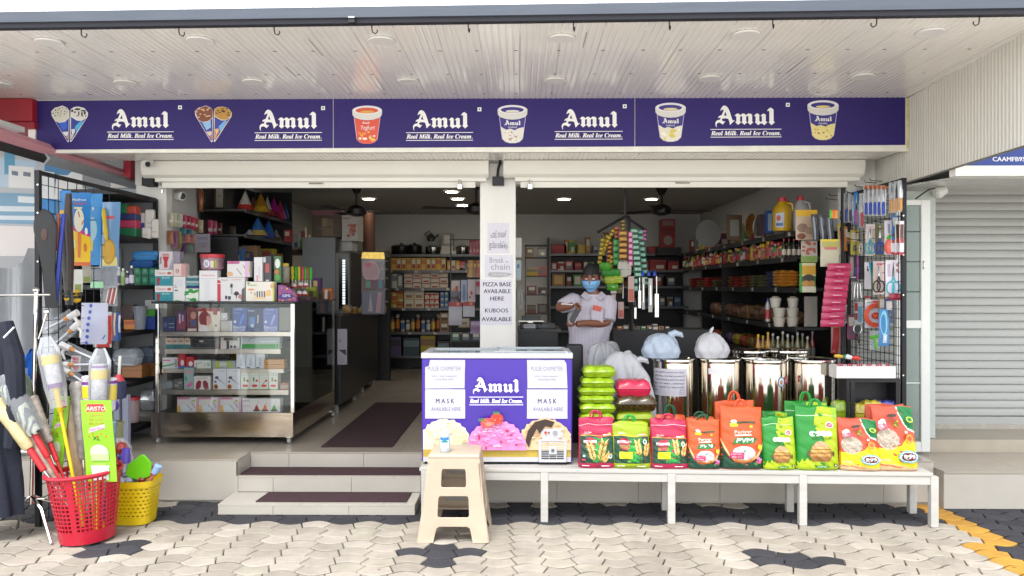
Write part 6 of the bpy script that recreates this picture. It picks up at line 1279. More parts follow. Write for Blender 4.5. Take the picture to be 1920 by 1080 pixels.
MB().box(X(190,5.62),X(228,5.62),5.56,5.72,.002,pb_.z-.001,M('#3a3836',.8)).build('crate_box');tag(bpy.data.objects['crate_box'],'dark low crate under the olive green bin','crate')
t=thing('dustpan','bright lime green dustpan standing in the yellow basket','dustpan',P(258,905,yd-.02));b=MB();b.prism([(X(x,5.3),Z(y,5.3))for x,y in((232,893),(258,902),(281,893),(282,868),(268,853),(262,854),(238,872))],5.28,5.295,M('#62b812',.4));b.build('pan',t,bevel=.004);b=MB();b.tube([P(256,900,5.3),P(252,925,5.33)],.012,M('#62b812',.4),8);b.build('handle',t)
blob('clear_bag','clear plastic bag of red goods rising from the yellow basket','plastic bag',(X(218,5.42),5.42,.2),.12,.09,.37,film('#d6d3d6',.32),41,wob=.12)
rr=random.Random(8)
for i,(px,py,c,r_,lab)in enumerate(((222,842,'#a84038',.045,'dull red sponge in the clear bag'),(208,862,'#b5705a',.04,'salmon sponge in the clear bag'),(203,872,'#2f9a4a',.03,'small green scrubber in the clear bag'),(228,856,'#5a4aa0',.04,'purple packet in the clear bag'),(238,903,'#8f96a0',.035,'grey clear packet at the rim of the yellow basket'),(262,900,'#8a3038',.028,'dark red ball packet at the rim of the yellow basket'),(222,905,'#9fa6b8',.04,'bluish clear packet at the rim of the yellow basket'))):
 b=MB();p=P(px,py,5.36-(.06 if i>3 else 0));pts=[(.0001,-r_),(r_*.8,-r_*.7),(r_,0),(r_*.7,r_*.7),(.0001,r_)];b.lathe(pts,M(c,.3,coat=.4,var=.3,scale=40),p,12,sx=1+.3*rr.random());tag(recentre(b.build('sponge' if i<3 else 'packet',smooth=True)),lab,'sponge' if i<3 else 'packet','goods in the yellow basket')
t=stick('bottle_brush','blue and white bottle brush leaning out of the yellow basket','brush',P(276,905,5.3),P(294,874,5.3),[('handle',0,.5,.014,print_mat('#b5705a')),('head',.5,1,(.022,.026),print_mat('#8fb0dc'))],None)
t=stick('toilet_brush','white and violet brush wrapped in clear film, upright in the yellow basket','brush',P(229,910,5.32),P(232,842,5.32),[('handle',0,.6,.018,print_mat('#c4c2d4')),('head',.6,1,(.034,.026),print_mat('#5b4ab0'))],None)
# ================================================================ DISPLAY CASE
cd=6.42
case=thing('display_case','stainless steel and glass display case on castors full of boxed gadgets','display case',(X(414,cd),6.7,ZF))
BR=M('#b9aea0',.17,1.0,var=.06,scale=2,bump=.35,bscale=1.6,stretch=(1,1,3.2),key='wavysteel')
cxa,cxb,CDB=X(281,cd),X(548.5,cd),7.86;XI=-2.62
zb0,zb1,zt1=Z(820,cd),Z(775,cd),Z(569,cd)
SS=M('#b5b0a8',.3,1.0)
MB().box(cxa,cxb,cd-.012,cd,zb0,zb1,BR).build('base_panel',case);MB().box(cxb-.012,cxb,cd+.0005,CDB,zb0,zb1,BR).build('base_panel',case)
MB().box(cxa,cxb-.013,cd+.001,6.95,zb0+.05,zb1-.01,M('#55524e',.6)).build('floor_panel',case);MB().box(XI,cxb-.013,6.951,CDB,zb0+.05,zb1-.01,M('#55524e',.6)).build('floor_panel',case)
MB().box(cxa,cxb+.006,cd-.012,6.96,zt1-.001,zt1+.018,M('#17171a',.25)).build('top_slab',case,bevel=.003);MB().box(XI,cxb+.006,6.961,CDB,zt1-.001,zt1+.018,M('#17171a',.25)).build('top_slab',case,bevel=.003)
for x0,x1,y0,y1,m in((X(288,cd),X(294,cd),cd-.006,cd+.022,CHROME),(X(543.5,cd),X(551,cd),cd-.006,cd+.022,CHROME),(cxb-.03,cxb,CDB-.03,CDB,SS)):MB().box(x0,x1,y0,y1,zb1+.0005,zt1-.0015,m).build('post',case,bevel=.003)
MB().box(cxa+.04,XI-.01,6.94,6.95,zb1,zt1-.002,M('#4b4a48',.6)).build('back_panel',case);MB().box(XI,XI+.01,6.96,CDB,zb1,zt1-.002,M('#2b2a2a',.6)).build('back_panel',case);MB().box(XI+.011,cxb-.031,CDB-.012,CDB,zb1,zt1-.002,M('#2b2a2a',.6)).build('end_panel',case)
MB().box(X(294.5,cd),X(543,cd),cd+.002,cd+.006,zb1+.001,zt1-.0025,glass()).build('glass_pane',case);MB().box(cxb-.006,cxb-.002,cd+.03,CDB-.04,zb1+.001,zt1-.0025,glass()).build('glass_pane',case)
SHC=[(631,622.5,297,544,6.43,6.62),(664,655,306,525,6.52,6.74),(700,692.5,300,531,6.50,6.74),(741,732,297,540,6.44,6.74)]
for y1,y0,xa,xb,d0,d1 in SHC:
 MB().box(X(xa,d0),X(xb,d0),d0,d1,Z(y0+1.6,d0),Z(y0,d0),SS).build('shelf',case);MB().box(X(xa,d0),X(xb,d0),d0-.004,d0-.0005,Z(y1,d0),Z(y0-.2,d0),SS).build('shelf_edge',case,bevel=.002)
for zz in(.62,.86,1.08,1.28):MB().box(XI+.012,cxb-.04,6.96,CDB-.02,zz,zz+.012,M('#8c8a86',.4,.6)).build('side_shelf',case)
for px,py,dd_ in((294,827,6.46),(541,827,6.46),(624,781,7.78)):
 p=P(px,834,dd_);p.z=ZF;b=MB();b.lathe([(.022,-.013),(.024,-.006),(.024,.006),(.022,.013)],M('#9c9b98',.4),p+Vector((0,0,.0245)),16,Matrix.Rotation(math.pi/2,4,'Y'));cs=b.build('castor',case,smooth=True);b=MB();b.box(p.x-.02,p.x+.02,p.y-.02,p.y+.02,p.z+.049,zb0,STEEL);b.build('bracket',cs)
GCASE={1:'products on the top shelf inside the display case',2:'products on the second shelf inside the display case',3:'products on the third shelf inside the display case',4:'products on the fourth shelf inside the display case',5:'products on the case floor',6:'products standing on top of the display case'}
W_='#cfccc8'
def pr(lab,rect,d,col,draw=None,row=1,dep=.08,cat='box',name='product_box'):return carton(name,lab,cat,rect,d,dep,col,draw,GCASE[row],bev=.0015)
d1=6.47
pr('navy blue boxes block at the left end of the top case shelf',(301,594,326,622),d1,'#26305a',rects((.1,.3,.35,.6,'#50608c'),(.5,.5,.9,.56,'#8f9ab5'),(.5,.25,.9,.31,'#8f9ab5')))
pr('purple and red gadget box beside the navy blue one in the case',(327,583,346,622),d1,'#4a2a50',rects((.1,.1,.9,.55,'#7a2f45'),(.3,.4,.45,.85,'#c9b0b8'),(.6,.5,.75,.8,'#b8a0b0')))
pr('dark red box with a face print on the top case shelf',(347,576,368,622),d1,'#6a2a30',lambda c:(c.ell(.6,.66,.25,.16,'#b0806a'),c.rect(.35,.2,.85,.48,'#40507a'),c.rect(.1,.02,.9,.12,'#c9b8b0')))
pr('cream box printed with a red haired profile in the case',(369,578,411,622),d1,'#cfc4b4',lambda c:(c.rect(0,.86,1,1,'#8f2026'),c.rect(.68,.72,.86,.86,'#8f2026'),c.ell(.3,.55,.28,.32,'#7f2a30'),c.poly([(.38,.25),(.55,.3),(.62,.42),(.6,.55),(.5,.68),(.38,.66)],'#c9948a'),c.poly([(.02,0),(.5,0),(.42,.24),(.2,.3),(.05,.2)],'#d6d2ce'),c.ell(.8,.25,.05,.05,'#5a4a48')))
pr('small white round-lens box on the grey case box',(412,587,424,601),d1+.02,'#c9c7c4',lambda c:(c.ell(.5,.5,.36,.36,'#a3a5a8'),c.ell(.5,.5,.2,.2,'#d8d8d8')),dep=.05);pr('plain grey box right of the red haired profile box',(412,602,433,622),d1,'#b3b2ac',None)
def d_elec(c0,c1,t1):
 def f(c):c.rect(0,0,1,1,c0);c.poly([(.45,.3),(.6,.28),(.85,.68),(.7,.72)],c1);c.text(t1,.4,.9,.06,'#b9c4e0',.6);c.line((.1,.78),(.5,.78),.002,'#9fb0d8');c.ell(.17,.41,.1,.06,'#b9c4dc');c.text('Electric',.5,.13,.12,'#d8dcea',.86);c.text('HAIR CLIPPER',.5,.03,.07,'#d8dcea',.86)
 return f
pr('royal blue electric clipper box, darker of the two',(434,577,461,622),d1,'#22408f',d_elec('#22408f','#3f6fd0','CLIPPER'))
pr('dark navy trimmer box between two electric clipper boxes',(461.5,578,491.5,622),d1,'#14285a',lambda c:(c.text('Kemei',.27,.86,.07,'#d0d6e4',.38),c.rect(.15,.3,.5,.62,'#3f6aa8'),c.rect(.22,.18,.42,.32,'#9fc0d8'),c.poly([(.62,.35),(.7,.35),(.74,.7),(.66,.72)],'#b8a0a8'),c.rect(.2,.08,.8,.12,'#2f4f94')))
pr('pale lavender blue electric clipper box',(492,578,520,622),d1,'#5f6aa8',d_elec('#5f6aa8','#8f9ad0','TRIM'));pr('stack of grey wrapped papers at the right end of the top case shelf',(521,577,543,621),d1+.02,'#85847c',lambda c:[c.line((.0,.08*k+.05),(1,.08*k+.07),.002,'#6a6a64')for k in range(11)])
d2=6.54
for k in range(4):pr(f'white and teal box, {ORD(k,4)} of four on the second case shelf',(308+k*11.6,634,319+k*11.6,655),d2,'#c4b8ac',rects((0,0,1,.42,'#1f6a6e'),(.2,.6,.8,.8,'#a8705a')),2)
pr('flat black box on the second case shelf',(355,636,401,654.5),d2,'#1a1c20',lambda c:(c.rect(.35,.7,.52,.84,'#c9c9c9'),c.line((.02,.08),(.98,.08),.002,'#b8b8b8'),c.line((.02,.96),(.98,.96),.002,'#a8a8a8')),2);pr('dull red box beside the flat black one in the case',(402,636,410.5,655),d2+.02,'#6a3a3c',None,2)
pr('white box with dark gadget print on the second case shelf',(411,632.5,447,655),d2,'#c6c3be',lambda c:(c.rect(.18,.72,.9,.95,'#4a4a3c'),c.rect(.32,0,.46,.7,'#3a3838'),c.ell(.57,.2,.07,.12,'#33363c'),c.ell(.76,.2,.07,.12,'#33363c')),2)
pr('pale blue white flat box above the green one in the case',(450,632,523,643.5),d2,'#b9c4c9',lambda c:(c.line((.2,.3),(.25,.8),.003,'#2a3a44'),c.line((.25,.8),(.36,.85),.003,'#2a3a44'),c.rect(.5,.2,.9,.3,'#dfe4e6')),2);pr('bright green flat box on the second case shelf',(449.5,644,522,655),d2,'#c9cfc9',lambda c:(c.rect(.02,.08,.98,.86,'#1c8a34'),c.rect(.9,.2,.94,.75,'#4fb060')),2)
d3=6.53
pr('white box with green swoosh at the left of the third case shelf',(301,671,330,692),d3,'#c9c7c9',lambda c:(c.poly([(0,.3),(.5,.4),(1,.6),(1,.5),(.5,.25),(0,.15)],'#3f9a5a'),c.rect(.05,.7,.5,.8,'#c24a6a'),c.ell(.9,.5,.1,.4,'#8f8a90')),3)
for k,(x0,x1,y0)in enumerate(((331,344,664),(345,361,669))):pr(('taller','lower')[k]+' red bulb box on the third case shelf',(x0,y0,x1,692),d3+.01,'#a8242c',lambda c:(c.ell(.6,.4,.25,.2,'#d6c6c4'),c.rect(0,0,1,.2,'#4a5a9a')),3)
pr('white earphone box with black cable print in the case',(361,676,395,692),d3,'#c6cac4',lambda c:(c.line((.15,.1),(.12,.6),.003,'#20242a'),c.line((.12,.6),(.45,.75),.004,'#20242a'),c.line((.62,.2),(.6,.6),.003,'#20242a'),c.ell(.8,.5,.1,.2,'#8fb08a'),c.rect(.95,0,1,1,'#1f6a50')),3)
pr('grey green flat box on the third case shelf',(396,677,440,692),d3,'#8f968c',lambda c:(c.poly([(.15,.1),(.3,.1),(.25,.9),(.12,.9)],'#9fae2f'),c.poly([(.6,.9),(.72,.9),(.85,.1),(.72,.1)],'#9fae2f'),c.rect(.3,.3,.6,.8,'#b7bab4')),3)
for k in range(3):pr(f'tall pale white box, {ORD(k,3)} of three on the third case shelf',(441+k*18.2,664,458.5+k*18.2,692),d3,'#c3c8ce',lambda c:(c.poly([(.35,.2),(.65,.2),(.55,.75),(.45,.75)],'#a3abb8'),c.rect(.1,.04,.45,.12,'#4a5058')),3)
for k in range(2):pr(('upper','lower')[k]+' orange brown box at the right of the third case shelf',(493,674.5+k*9.3,531,683.5+k*9.3)if k==0 else(493.5,683.8,532,692.5),d3-.01,'#b58348',lambda c:c.line((.02,.5),(.98,.5),.002,'#8a5f30'),3)
d4=6.48
pr('teal and pink upright pack on the fourth case shelf',(342,690,360,732),d4,'#8fa8a4',lambda c:(c.rect(.1,.75,.9,.85,'#c98a9c'),c.poly([(.2,.2),(.8,.35),(.95,.25),(.4,.1)],'#d0609a'),c.ell(.2,.5,.12,.1,'#2f9a6a')),4)
pr('white box with two maroon glove prints on the fourth case shelf',(360.5,706,392,732),d4-.01,'#cfccc8',lambda c:(c.poly([(.1,.1),(.28,.02),(.42,.2),(.46,.6),(.3,.72),(.14,.5)],'#7f2630'),c.poly([(.9,.1),(.72,.02),(.58,.2),(.54,.6),(.7,.72),(.86,.5)],'#7f2630'),c.text('FINGERS',.5,.8,.1,'#8a6a68',.7)),4)
for k in range(2):pr(('left','right')[k]+' white box printed with a dark spoon on the fourth case shelf',(397+k*25.8,692,422.3+k*25.8,732),d4,'#cbcbd0',lambda c:(c.ell(.28,.58,.14,.07,'#3a4058'),c.line((.35,.53),(.9,.26),.006,'#8f9ab8'),c.line((.36,.52),(.6,.4),.006,'#2f3650'),c.ell(.18,.39,.1,.04,'#3a4058'),c.ell(.22,.15,.17,.13,'#b09a3a'),c.ell(.22,.16,.12,.09,'#8a2a2a'),c.rect(.5,.88,.92,.91,'#9a9aa0')),4)
for k in range(4):pr(f'white box with red and green print, {ORD(k,4)} of four in the case',(449.3+k*17.6,700,466.5+k*17.6,732),d4,'#cdcdc6',lambda c,k=k:(c.rect(0,0,1,.06,'#7fae3a'),c.ell(.5,.25,.33,.08,'#c23a36'),c.rect(.3,.5,.5,.75,'#5a9a4a')if k!=2 else c.line((.3,.3),(.8,.6),.004,'#3a4a3a'),c.ell(.75,.55,.14,.07,'#b0322e'),c.rect(.1,.86,.9,.9,'#a9b8a0')),4)
for k in range(3):pr(f'lime green pack, {ORD(k,3)} of three behind the red and green printed boxes',(450+k*23,691,472+k*23,699),d4+.1,'#6f9a2c',None,4,.06)
pr('grey clear pack at the left end of the fourth case shelf',(303,716,320,732),d4,'#7d868a',None,4);pr('grey metal goods beside the clear pack on the fourth case shelf',(321,712,340,732),d4+.02,'#5a5a58',rects((.1,.3,.6,.5,'#8a8a86'),(.5,.6,.9,.75,'#9a9a96')),4);pr('brown red small box at the right end of the fourth case shelf',(523,718,540,732),d4,'#8a5a4c',rects((.1,.2,.9,.7,'#a88a80')),4)
d5=6.45
for k in range(3):pr(f'pink and white iron box, {ORD(k,3)} of three on the case floor',(329+k*40.6,746,369+k*40.6,774),d5,'#cbc8c6',lambda c:(c.rect(0,.86,.6,1,'#c57f9c'),c.rect(.9,0,1,1,'#c99ab0'),c.text('SCARLETT',.3,.89,.08,'#8f2f5a',.46),c.poly([(0,.0),(.2,.0),(.14,.45),(0,.5)],'#cfa860'),c.ell(.4,.3,.25,.22,'#c9d2d8'),c.line((.45,.5),(.7,.14),.004,'#30405c'),c.line((.68,.72),(.84,.3),.004,'#30405c'),c.ell(.78,.78,.08,.06,'#9fae3a')),5)
pr('wide white box printed with three coloured hand juicers on the case floor',(452,748,524,774),d5,'#cdcccb',lambda c:(c.text('Nicky',.12,.78,.12,'#3a3a40',.16),c.text('Hand Juicer',.12,.42,.08,'#b5404a',.2),*[(c.poly([(x,.1),(x+.16,.1),(x+.14,.22),(x+.1,.5),(x+.06,.5),(x+.02,.22)],m),c.line((x+.08,.5),(x+.14,.8),.003,m),c.ell(x+.08,.14,.1,.07,'#5a3028'))for x,m in((.3,'#a82c28'),(.52,'#c9662c'),(.76,'#4f9a4a'))]),5)
dt=6.44;tb=569.5-.018*FPX/6.44
for k in range(2):pr(('upper','lower')[k]+' teal and white mixer box stacked at the left end of the case top',(287,505.5+k*30.2,321,535.2+k*30.2),dt,'#c9c8c6',lambda c:(c.rect(0,0,1,.6,'#1f7f8c'),c.text('Classic',.36,.72,.16,'#b5404a',.5),c.ell(.8,.78,.12,.08,'#b5483c'),c.poly([(.12,.04),(.26,.04),(.3,.5),(.1,.5)],'#8a2a34'),c.text('BOSS',.62,.44,.09,'#c9dcdc',.42)),6,.12)
pr('pale box with a red mixer print on top of the teal mixer boxes',(295,471,320.5,505),dt,'#b9b4ba',lambda c:(c.poly([(.25,.72),(.75,.72),(.62,.42),(.64,.1),(.36,.1),(.38,.42)],'#a8262c'),c.rect(.1,.3,.17,.7,'#3a2a2c'),c.rect(.25,.76,.75,.86,'#b0706a'),c.poly([(.7,0),(1,0),(1,.6)],'#8f8a9c')),6)
pr('pink striped carton on the white phone box',(322,494,345,518),dt,'#cbb8b4',lambda c:(c.rect(.66,0,1,1,'#b98a88'),c.ell(.33,.42,.14,.14,'#8a3a3c'),c.ell(.33,.42,.08,.08,'#cbb8b4')),6);pr('greyish violet box behind the pink striped carton',(321.5,471,334,493.5),dt+.03,'#8d8796',None,6);pr('tall white box with black print under the pink striped carton',(322,518.5,344,565.5),dt,'#cccbcb',lambda c:(c.rect(.12,.42,.38,.47,'#3a3a3c'),c.rect(.12,.55,.3,.58,'#5a5a5c'),c.rect(.12,.63,.25,.66,'#5a5a5c'),c.poly([(0,0),(1,0),(.3,.06),(0,.02)],'#2f8a3c'),c.rect(.3,.6,.8,.85,'#c3c4cc')),6)
for k in range(5):pillow(344.5,370.5,517+k*4.8,522+k*4.8,dt+.02,.09,M(['#b8c4c0','#3f7f90','#b9c6c4','#6fa8b0','#3a4a80'][k],.3,coat=.4),f'teal and white sachet, {["topmost","second","third","fourth","lowest"][k]} of the small pile on the case top','sachets piled on the case top',seed=k)
pr('green and white leafy pack on the case top',(345,541,369.5,565.5),dt,'#c6cfc2',lambda c:[c.ell(.1+.8*rnd.random(),.1+.8*rnd.random(),.2,.1,['#1f8a34','#2a7a30','#c9d4c4'][i%3],8)for i in range(16)],6)
pr('tall plain white carton in the middle of the case top',(371,507,405,565.5),dt,'#cfcfd0',rects((.12,.82,.86,.86,'#c9a0a4'),(.12,.72,.86,.74,'#b8bcc0'),(.3,.1,.6,.68,'#c6c8cc'),(.5,.02,.85,.04,'#a0a0a4')),6)
t=thing('plastic_tub','clear plastic tub with a red lid on the tall white carton','tub',P(396,506.5,dt+.08));p=P(396,506.8,dt+.09);b=MB();b.lathe([(.078,0),(.09,.01),(.096,.11)],M('#8f6a78',.25,var=.5,scale=14,coat=.4),p,28);b.build('body',t,smooth=True);b=MB();b.lathe([(.1,.105),(.102,.11),(.102,.132),(.09,.138),(.0001,.138)],M('#b5303c',.35),p,28);b.build('lid',t,smooth=True)
def tf(u,v,off):a=-math.pi/2+(u-.5)*1.5;r_=.0935+off+.0015;return p+Vector((r_*math.cos(a),r_*math.sin(a),.015+v*.08))
c_=Canvas(tf,.14,.08,.015);c_.ell(.4,.5,.2,.42,'#c9c8d4');c_.text('N',.4,.24,.5,'#2a2040',.16);c_.rect(.64,.1,.82,.8,'#c9c0b0');c_.rect(.84,.1,1,.8,'#8f9a2c');c_.build('print',t)
pr('white and grey blender box with a red side band on the case top',(405.5,520,457,565.5),dt,'#c9c8c8',lambda c:(c.poly([(0,0),(.12,0),(.12,.82),(.08,.88),(0,.9)],'#b52f44'),c.rect(0,.73,.12,.76,'#d8d4d4'),c.rect(.49,.3,.55,.76,'#9aa0a8'),c.rect(.47,.58,.56,.72,'#2a2c34'),c.rect(.28,.1,.36,.24,'#22242c'),c.poly([(.38,.22),(.5,.22),(.48,.08),(.4,.08)],'#22242c'),c.poly([(.58,.3),(.66,.42),(.74,.42),(.82,.3),(.72,.26),(.7,.1),(.66,.26)],'#22242c'),c.ell(.86,.2,.09,.1,'#b5706a'),c.text('blend',.27,.86,.07,'#6a6a70',.22),c.text('hand blender',.7,.88,.06,'#c98a8a',.38),c.poly([(.88,0),(1,0),(1,.6),(.9,.5)],'#4a4a4e')),6)
pr('pink white iron box balanced on the blender box',(424,489.5,466,519.5),dt+.01,'#ccc9c8',lambda c:(c.rect(0,.82,.55,1,'#b5608c'),c.text('SCARLETT',.28,.86,.1,'#6a2050',.4),c.line((.42,.55),(.66,.12),.005,'#30405c'),c.line((.72,.75),(.86,.4),.005,'#30405c'),c.rect(.8,0,.96,1,'#c9a0c4'),c.ell(.12,.2,.14,.14,'#c9a070'),c.rect(.96,.3,1,.7,'#c2b02c')),6)
pr('white box printed with a striped cup on the case top',(459,528,512,565.5),dt-.005,'#d2cec2',lambda c:(c.rect(.95,0,1,1,'#b9c02c'),c.poly([(.36,.2),(.68,.2),(.7,.52),(.34,.52)],'#c9c7c4'),*[c.rect(.39+.085*k,.2,.43+.085*k,.52,'#3a3634')for k in range(4)],c.ell(.33,.38,.05,.1,'#b9a890'),c.ell(.2,.6,.12,.05,'#cf8a6a'),c.poly([(.68,.25),(.9,.3),(.88,.6),(.74,.55)],'#d6b074'),c.ell(.94,.78,.06,.12,'#cf9a60'),c.ell(.2,.44,.025,.03,'#3a2a24'),c.rect(.08,.8,.4,.84,'#8a9a80'),c.ell(.1,.92,.04,.04,'#2f7a4a'),c.ell(.5,.18,.24,.05,'#d9b884')),6)
pr('upright white stick box behind the striped cup box',(474.5,482,490,527.5),dt+.03,'#cbc9cb',rects((.3,.0,.5,.25,'#c98a94'),(.55,.1,.75,.6,'#b8b8bc')),6)
for r_,c,lab,dr_ in(((491,480,507,527.5),'#3a3c42','dark clear sleeve with red stickers behind the cup box',lambda c:(c.rect(.3,.35,.75,.7,'#a84a44'),c.rect(.05,.75,.35,.95,'#c4c2c4'),c.rect(.35,.0,.75,.06,'#c4c2c4'))),((512,480,526,530),'#2f5a34','green backed pack with a white oval behind the cup box',lambda c:(c.ell(.5,.72,.35,.18,'#c9cfc4'),c.ell(.4,.4,.3,.1,'#b0602c'),c.ell(.5,.2,.35,.12,'#4a8a34')))):pr(lab,r_,dt+.06,c,dr_,6,.04)
p=P(534,530,6.75);b=MB();b.lathe([(.03,0),(.036,.01),(.036,.13),(.028,.15)],film('#b9b4a0',.45),p,14);t=tag(recentre(b.build('clear_jar',smooth=True)),'clear jar with a yellow lid behind the purple candy pack','jar');b=MB();b.lathe([(.03,.148),(.03,.17),(.0001,.172)],M('#c9a51c',.4),p,14);b.build('lid',t,smooth=True);MB().box(p.x-.034,p.x+.034,p.y-.03,p.y+.03,zt1+.019,p.z-.001,M('#5a2f34',.4,var=.5,scale=30)).build('candy_box');tag(bpy.data.objects['candy_box'],'dark red candy box under the clear jar with the yellow lid','box')
def d_gems(c):
 r=random.Random(2)
 for i in range(46):c.ell(r.random()*.94+.03,r.random()*.9+.04,.06,.05,['#c9762c','#b53a6a','#d6b02c','#5f4aa0','#c94a34','#7a9a3a'][i%6],8)
 c.poly([(.0,.32),(.2,.5),(.5,.58),(.8,.5),(.95,.32),(.8,.2),(.4,.18),(.1,.2)],'#3a2470');c.text('GEMS',.48,.31,.16,'#dcd6e6',.44)
t=thing('candy_pack','rounded purple and orange candy pack at the front corner of the case top','candy pack',P(537,566,dt));b=MB();b.prism([(X(x,dt),Z(y,dt))for x,y in((520,565.5),(554.5,565.5),(554,556),(548,546),(539,539),(529,535),(520,534))],dt,dt+.05,M('#7a3a7c',.35));b.build('pack',t);c_=Canvas(flat_fn((X(520,dt),dt-.0005,Z(565.5,dt)),(1,0,0),(0,0,1),X(554,dt)-X(520,dt),Z(535,dt)-Z(565.5,dt)),.15,.14)
cc_=Canvas(c_.fn,.155,.137);
def dg2(c):
 r=random.Random(2)
 for i in range(50):
  u,v=r.random()*.92+.04,r.random()*.9+.04
  if v<.95-.75*max(0,u-.25)**1.4 and u<.93:c.ell(u,v,.055,.05,['#c9762c','#b53a6a','#d6b02c','#5f4aa0','#c94a34','#7a9a3a'][i%6],8)
 c.poly([(.01,.3),(.2,.46),(.5,.56),(.78,.48),(.93,.3),(.78,.18),(.4,.16),(.1,.18)],'#3a2470');c.text('GEMS',.48,.29,.16,'#dcd6e6',.44)
dg2(cc_);cc_.build('print',t)
for i,px in enumerate((547,553,559,566,571,575,581)):
 c=['#b8a81c','#2f9a24','#c2b01e','#b8404c','#35a52a','#b54a58','#2fb52a'][i];d=6.95+.04*i;p=P(px,541,d);b=MB();b.lathe([(.006,0),(.006,.08)],M('#c4bfa0',.3),p,8);b.lathe([(.012,.08),(.018,.1),(.013,.13),(.017,.15),(.012,.175),(.016,.19),(.0001,.205)],print_mat(c),p,10)
 t=tag(recentre(b.build('toy_stick',smooth=True)),f'{["yellow","green","yellow","red","green","red","bright green"][i]} toy candy stick, {ORD(i,7)} on the case top','toy candy','toy candy sticks on the case')
for i,(px,py)in enumerate(((550,537),(562,535),(572,535),(560,551),(570,551))):
 d=6.9+.03*(i%3);p=P(px,py,d);b=MB();b.lathe([(.0001,-.02),(.024,-.012),(.026,.0),(.022,.02),(.0001,.034)],[print_mat('#b52f2c')]*2+[print_mat('#cbc4c4')]*2,p,12);tag(recentre(b.build('candy_egg',smooth=True)),f'red and white candy egg, {"upper" if i < 3 else "lower"} row, {ORD(i % 3, 3 if i < 3 else 2)} on the case','candy egg','candy eggs on the case')
MB().box(X(545,6.86),X(580,6.86),6.86,7.1,zt1+.019,Z(557,6.86),M('#4a2f38',.5,var=.5,scale=20)).build('candy_tray');tag(bpy.data.objects['candy_tray'],'dark candy display tray under the candy eggs','tray')
pr('olive green box behind the candy eggs',(573,538,592,566),7.3,'#5a6a1c',rects((.3,0,.7,.7,'#4a3020'),(.0,.75,1,1,'#8f9a2a')),6);pr('purple carton with a yellow burst behind the olive green box',(585,521,600,548),7.5,'#43205a',rects((.1,.4,.6,.8,'#c9a860')),6);pr('low base carton under the purple carton',(586,548.3,602,563.5),7.5,'#3a3024',None,6)
pr('orange box at the rear of the case top',(601,541,621,563),7.6,'#b8661f',rects((.35,.0,.6,.9,'#c9c2b8'),(.6,.0,.95,.8,'#6a3a24')),6)
for r_,d,c,lab,dr_ in(((556,579,566,618),6.98,'#2a2c38','dark box with white squares behind the side pane',rects((.2,.1,.5,.25,'#a8a8ac'),(.2,.4,.5,.55,'#a8a8ac'))),((571,585,592,620),7.2,'#b5801c','yellow orange sachet box behind the side pane',rects((0,.0,.15,1,'#b8502c'),(.2,.3,.9,.45,'#7a3a1c'),(.1,.8,.9,.9,'#c99a2c'))),((595,595,606,622),7.4,'#44423c','grey pack at the back of the side shelf',None)):
 pr(lab,r_,d,c,dr_,1,.05)
for j,zz in enumerate((.874,1.094,.634)):
 for k in range(6):
  d=7.02+k*.13;c=['#6a3f22','#5a4a2c','#7a4a2a','#4a3a30'][(j+k)%4];pillow(CX+(cxb-.2)*FPX/d,CX+(cxb-.06)*FPX/d,CY-(zz+.075-EYE)*FPX/d,CY-(zz-EYE)*FPX/d,d,.1,M(c,.3,var=.4,scale=20,coat=.3),f'brown snack packet on the {["third","second","fourth"][j]} side shelf of the case',f'brown snack packets on the {["third","second","fourth"][j]} side shelf',seed=j*7+k)
# ================================================================ INSIDE THE SHOP
SHB=M('#131316',.45,key='interior_shelf');SHE=M('#5c5c5e',.35,.6)
LIT=M('#fff4e0',.5,emit=22)
for i,(px,py,lab)in enumerate(((691,372,'lit round downlight beside the left fan'),(847,358.5,'lit downlight nearest the shutter, left of the notice pillar'),(858,372,'middle lit downlight of three left of the notice pillar'),(867,384,'farthest lit downlight of three left of the notice pillar'),(1057,373,'lit downlight alone in the right bay'),(1221,373,'lit downlight beside the right fan'))):
 d=(ZI-EYE)*FPX/(CY-py);p=Vector((X(px,d),d,ZI-.006));t=thing('downlight',lab,'downlight',p,'lit downlights in the shop ceiling');b=MB();b.lathe([(.075,-.004),(.0001,-.0045)],LIT,p,20,cap=False);b.build('lamp',t);b=MB();b.lathe([(.078,-.006),(.1,-.006),(.1,.005)],M('#c9c7c2',.4),p,20,cap=False);b.build('trim',t)
def fan(px,py,d,rot,lab):
 p=P(px,py,d);t=thing('ceiling_fan',lab,'ceiling fan',p);FB=M('#1d1a18',.4,.3)
 b=MB();b.tube([p+Vector((0,0,.06)),Vector((p.x,p.y,ZI-.06))],.014,FB,8);b.build('rod',t);b=MB();b.lathe([(.03,0),(.08,.09)],FB,(p.x,p.y,ZI-.092),14);b.build('canopy',t,smooth=True)
 b=MB();b.lathe([(.04,-.06),(.11,-.035),(.12,.02),(.09,.05),(.03,.075)],FB,p,20);b.build('motor',t,smooth=True)
 for k in range(3):
  a=rot+k*2*math.pi/3;u=Vector((math.cos(a),math.sin(a),0));w=Vector((-math.sin(a),math.cos(a),.12));b=MB();pts=[p+u*.1-w*.03,p+u*.1+w*.03,p+u*.6+w*.07,p+u*.62-w*.055]
  b.add(pts+[q+Vector((0,0,.006))for q in pts],[(0,1,2,3),(7,6,5,4),(0,4,5,1),(1,5,6,2),(2,6,7,3),(3,7,4,0)],FB);b.build('blade',t)
fan(668,396,9.0,.1,'dark ceiling fan in the left bay');fan(1240,395,9.2,.2,'dark ceiling fan in the right bay');fan(893,392,8.6,1.3,'dark ceiling fan half hidden behind the notice pillar')
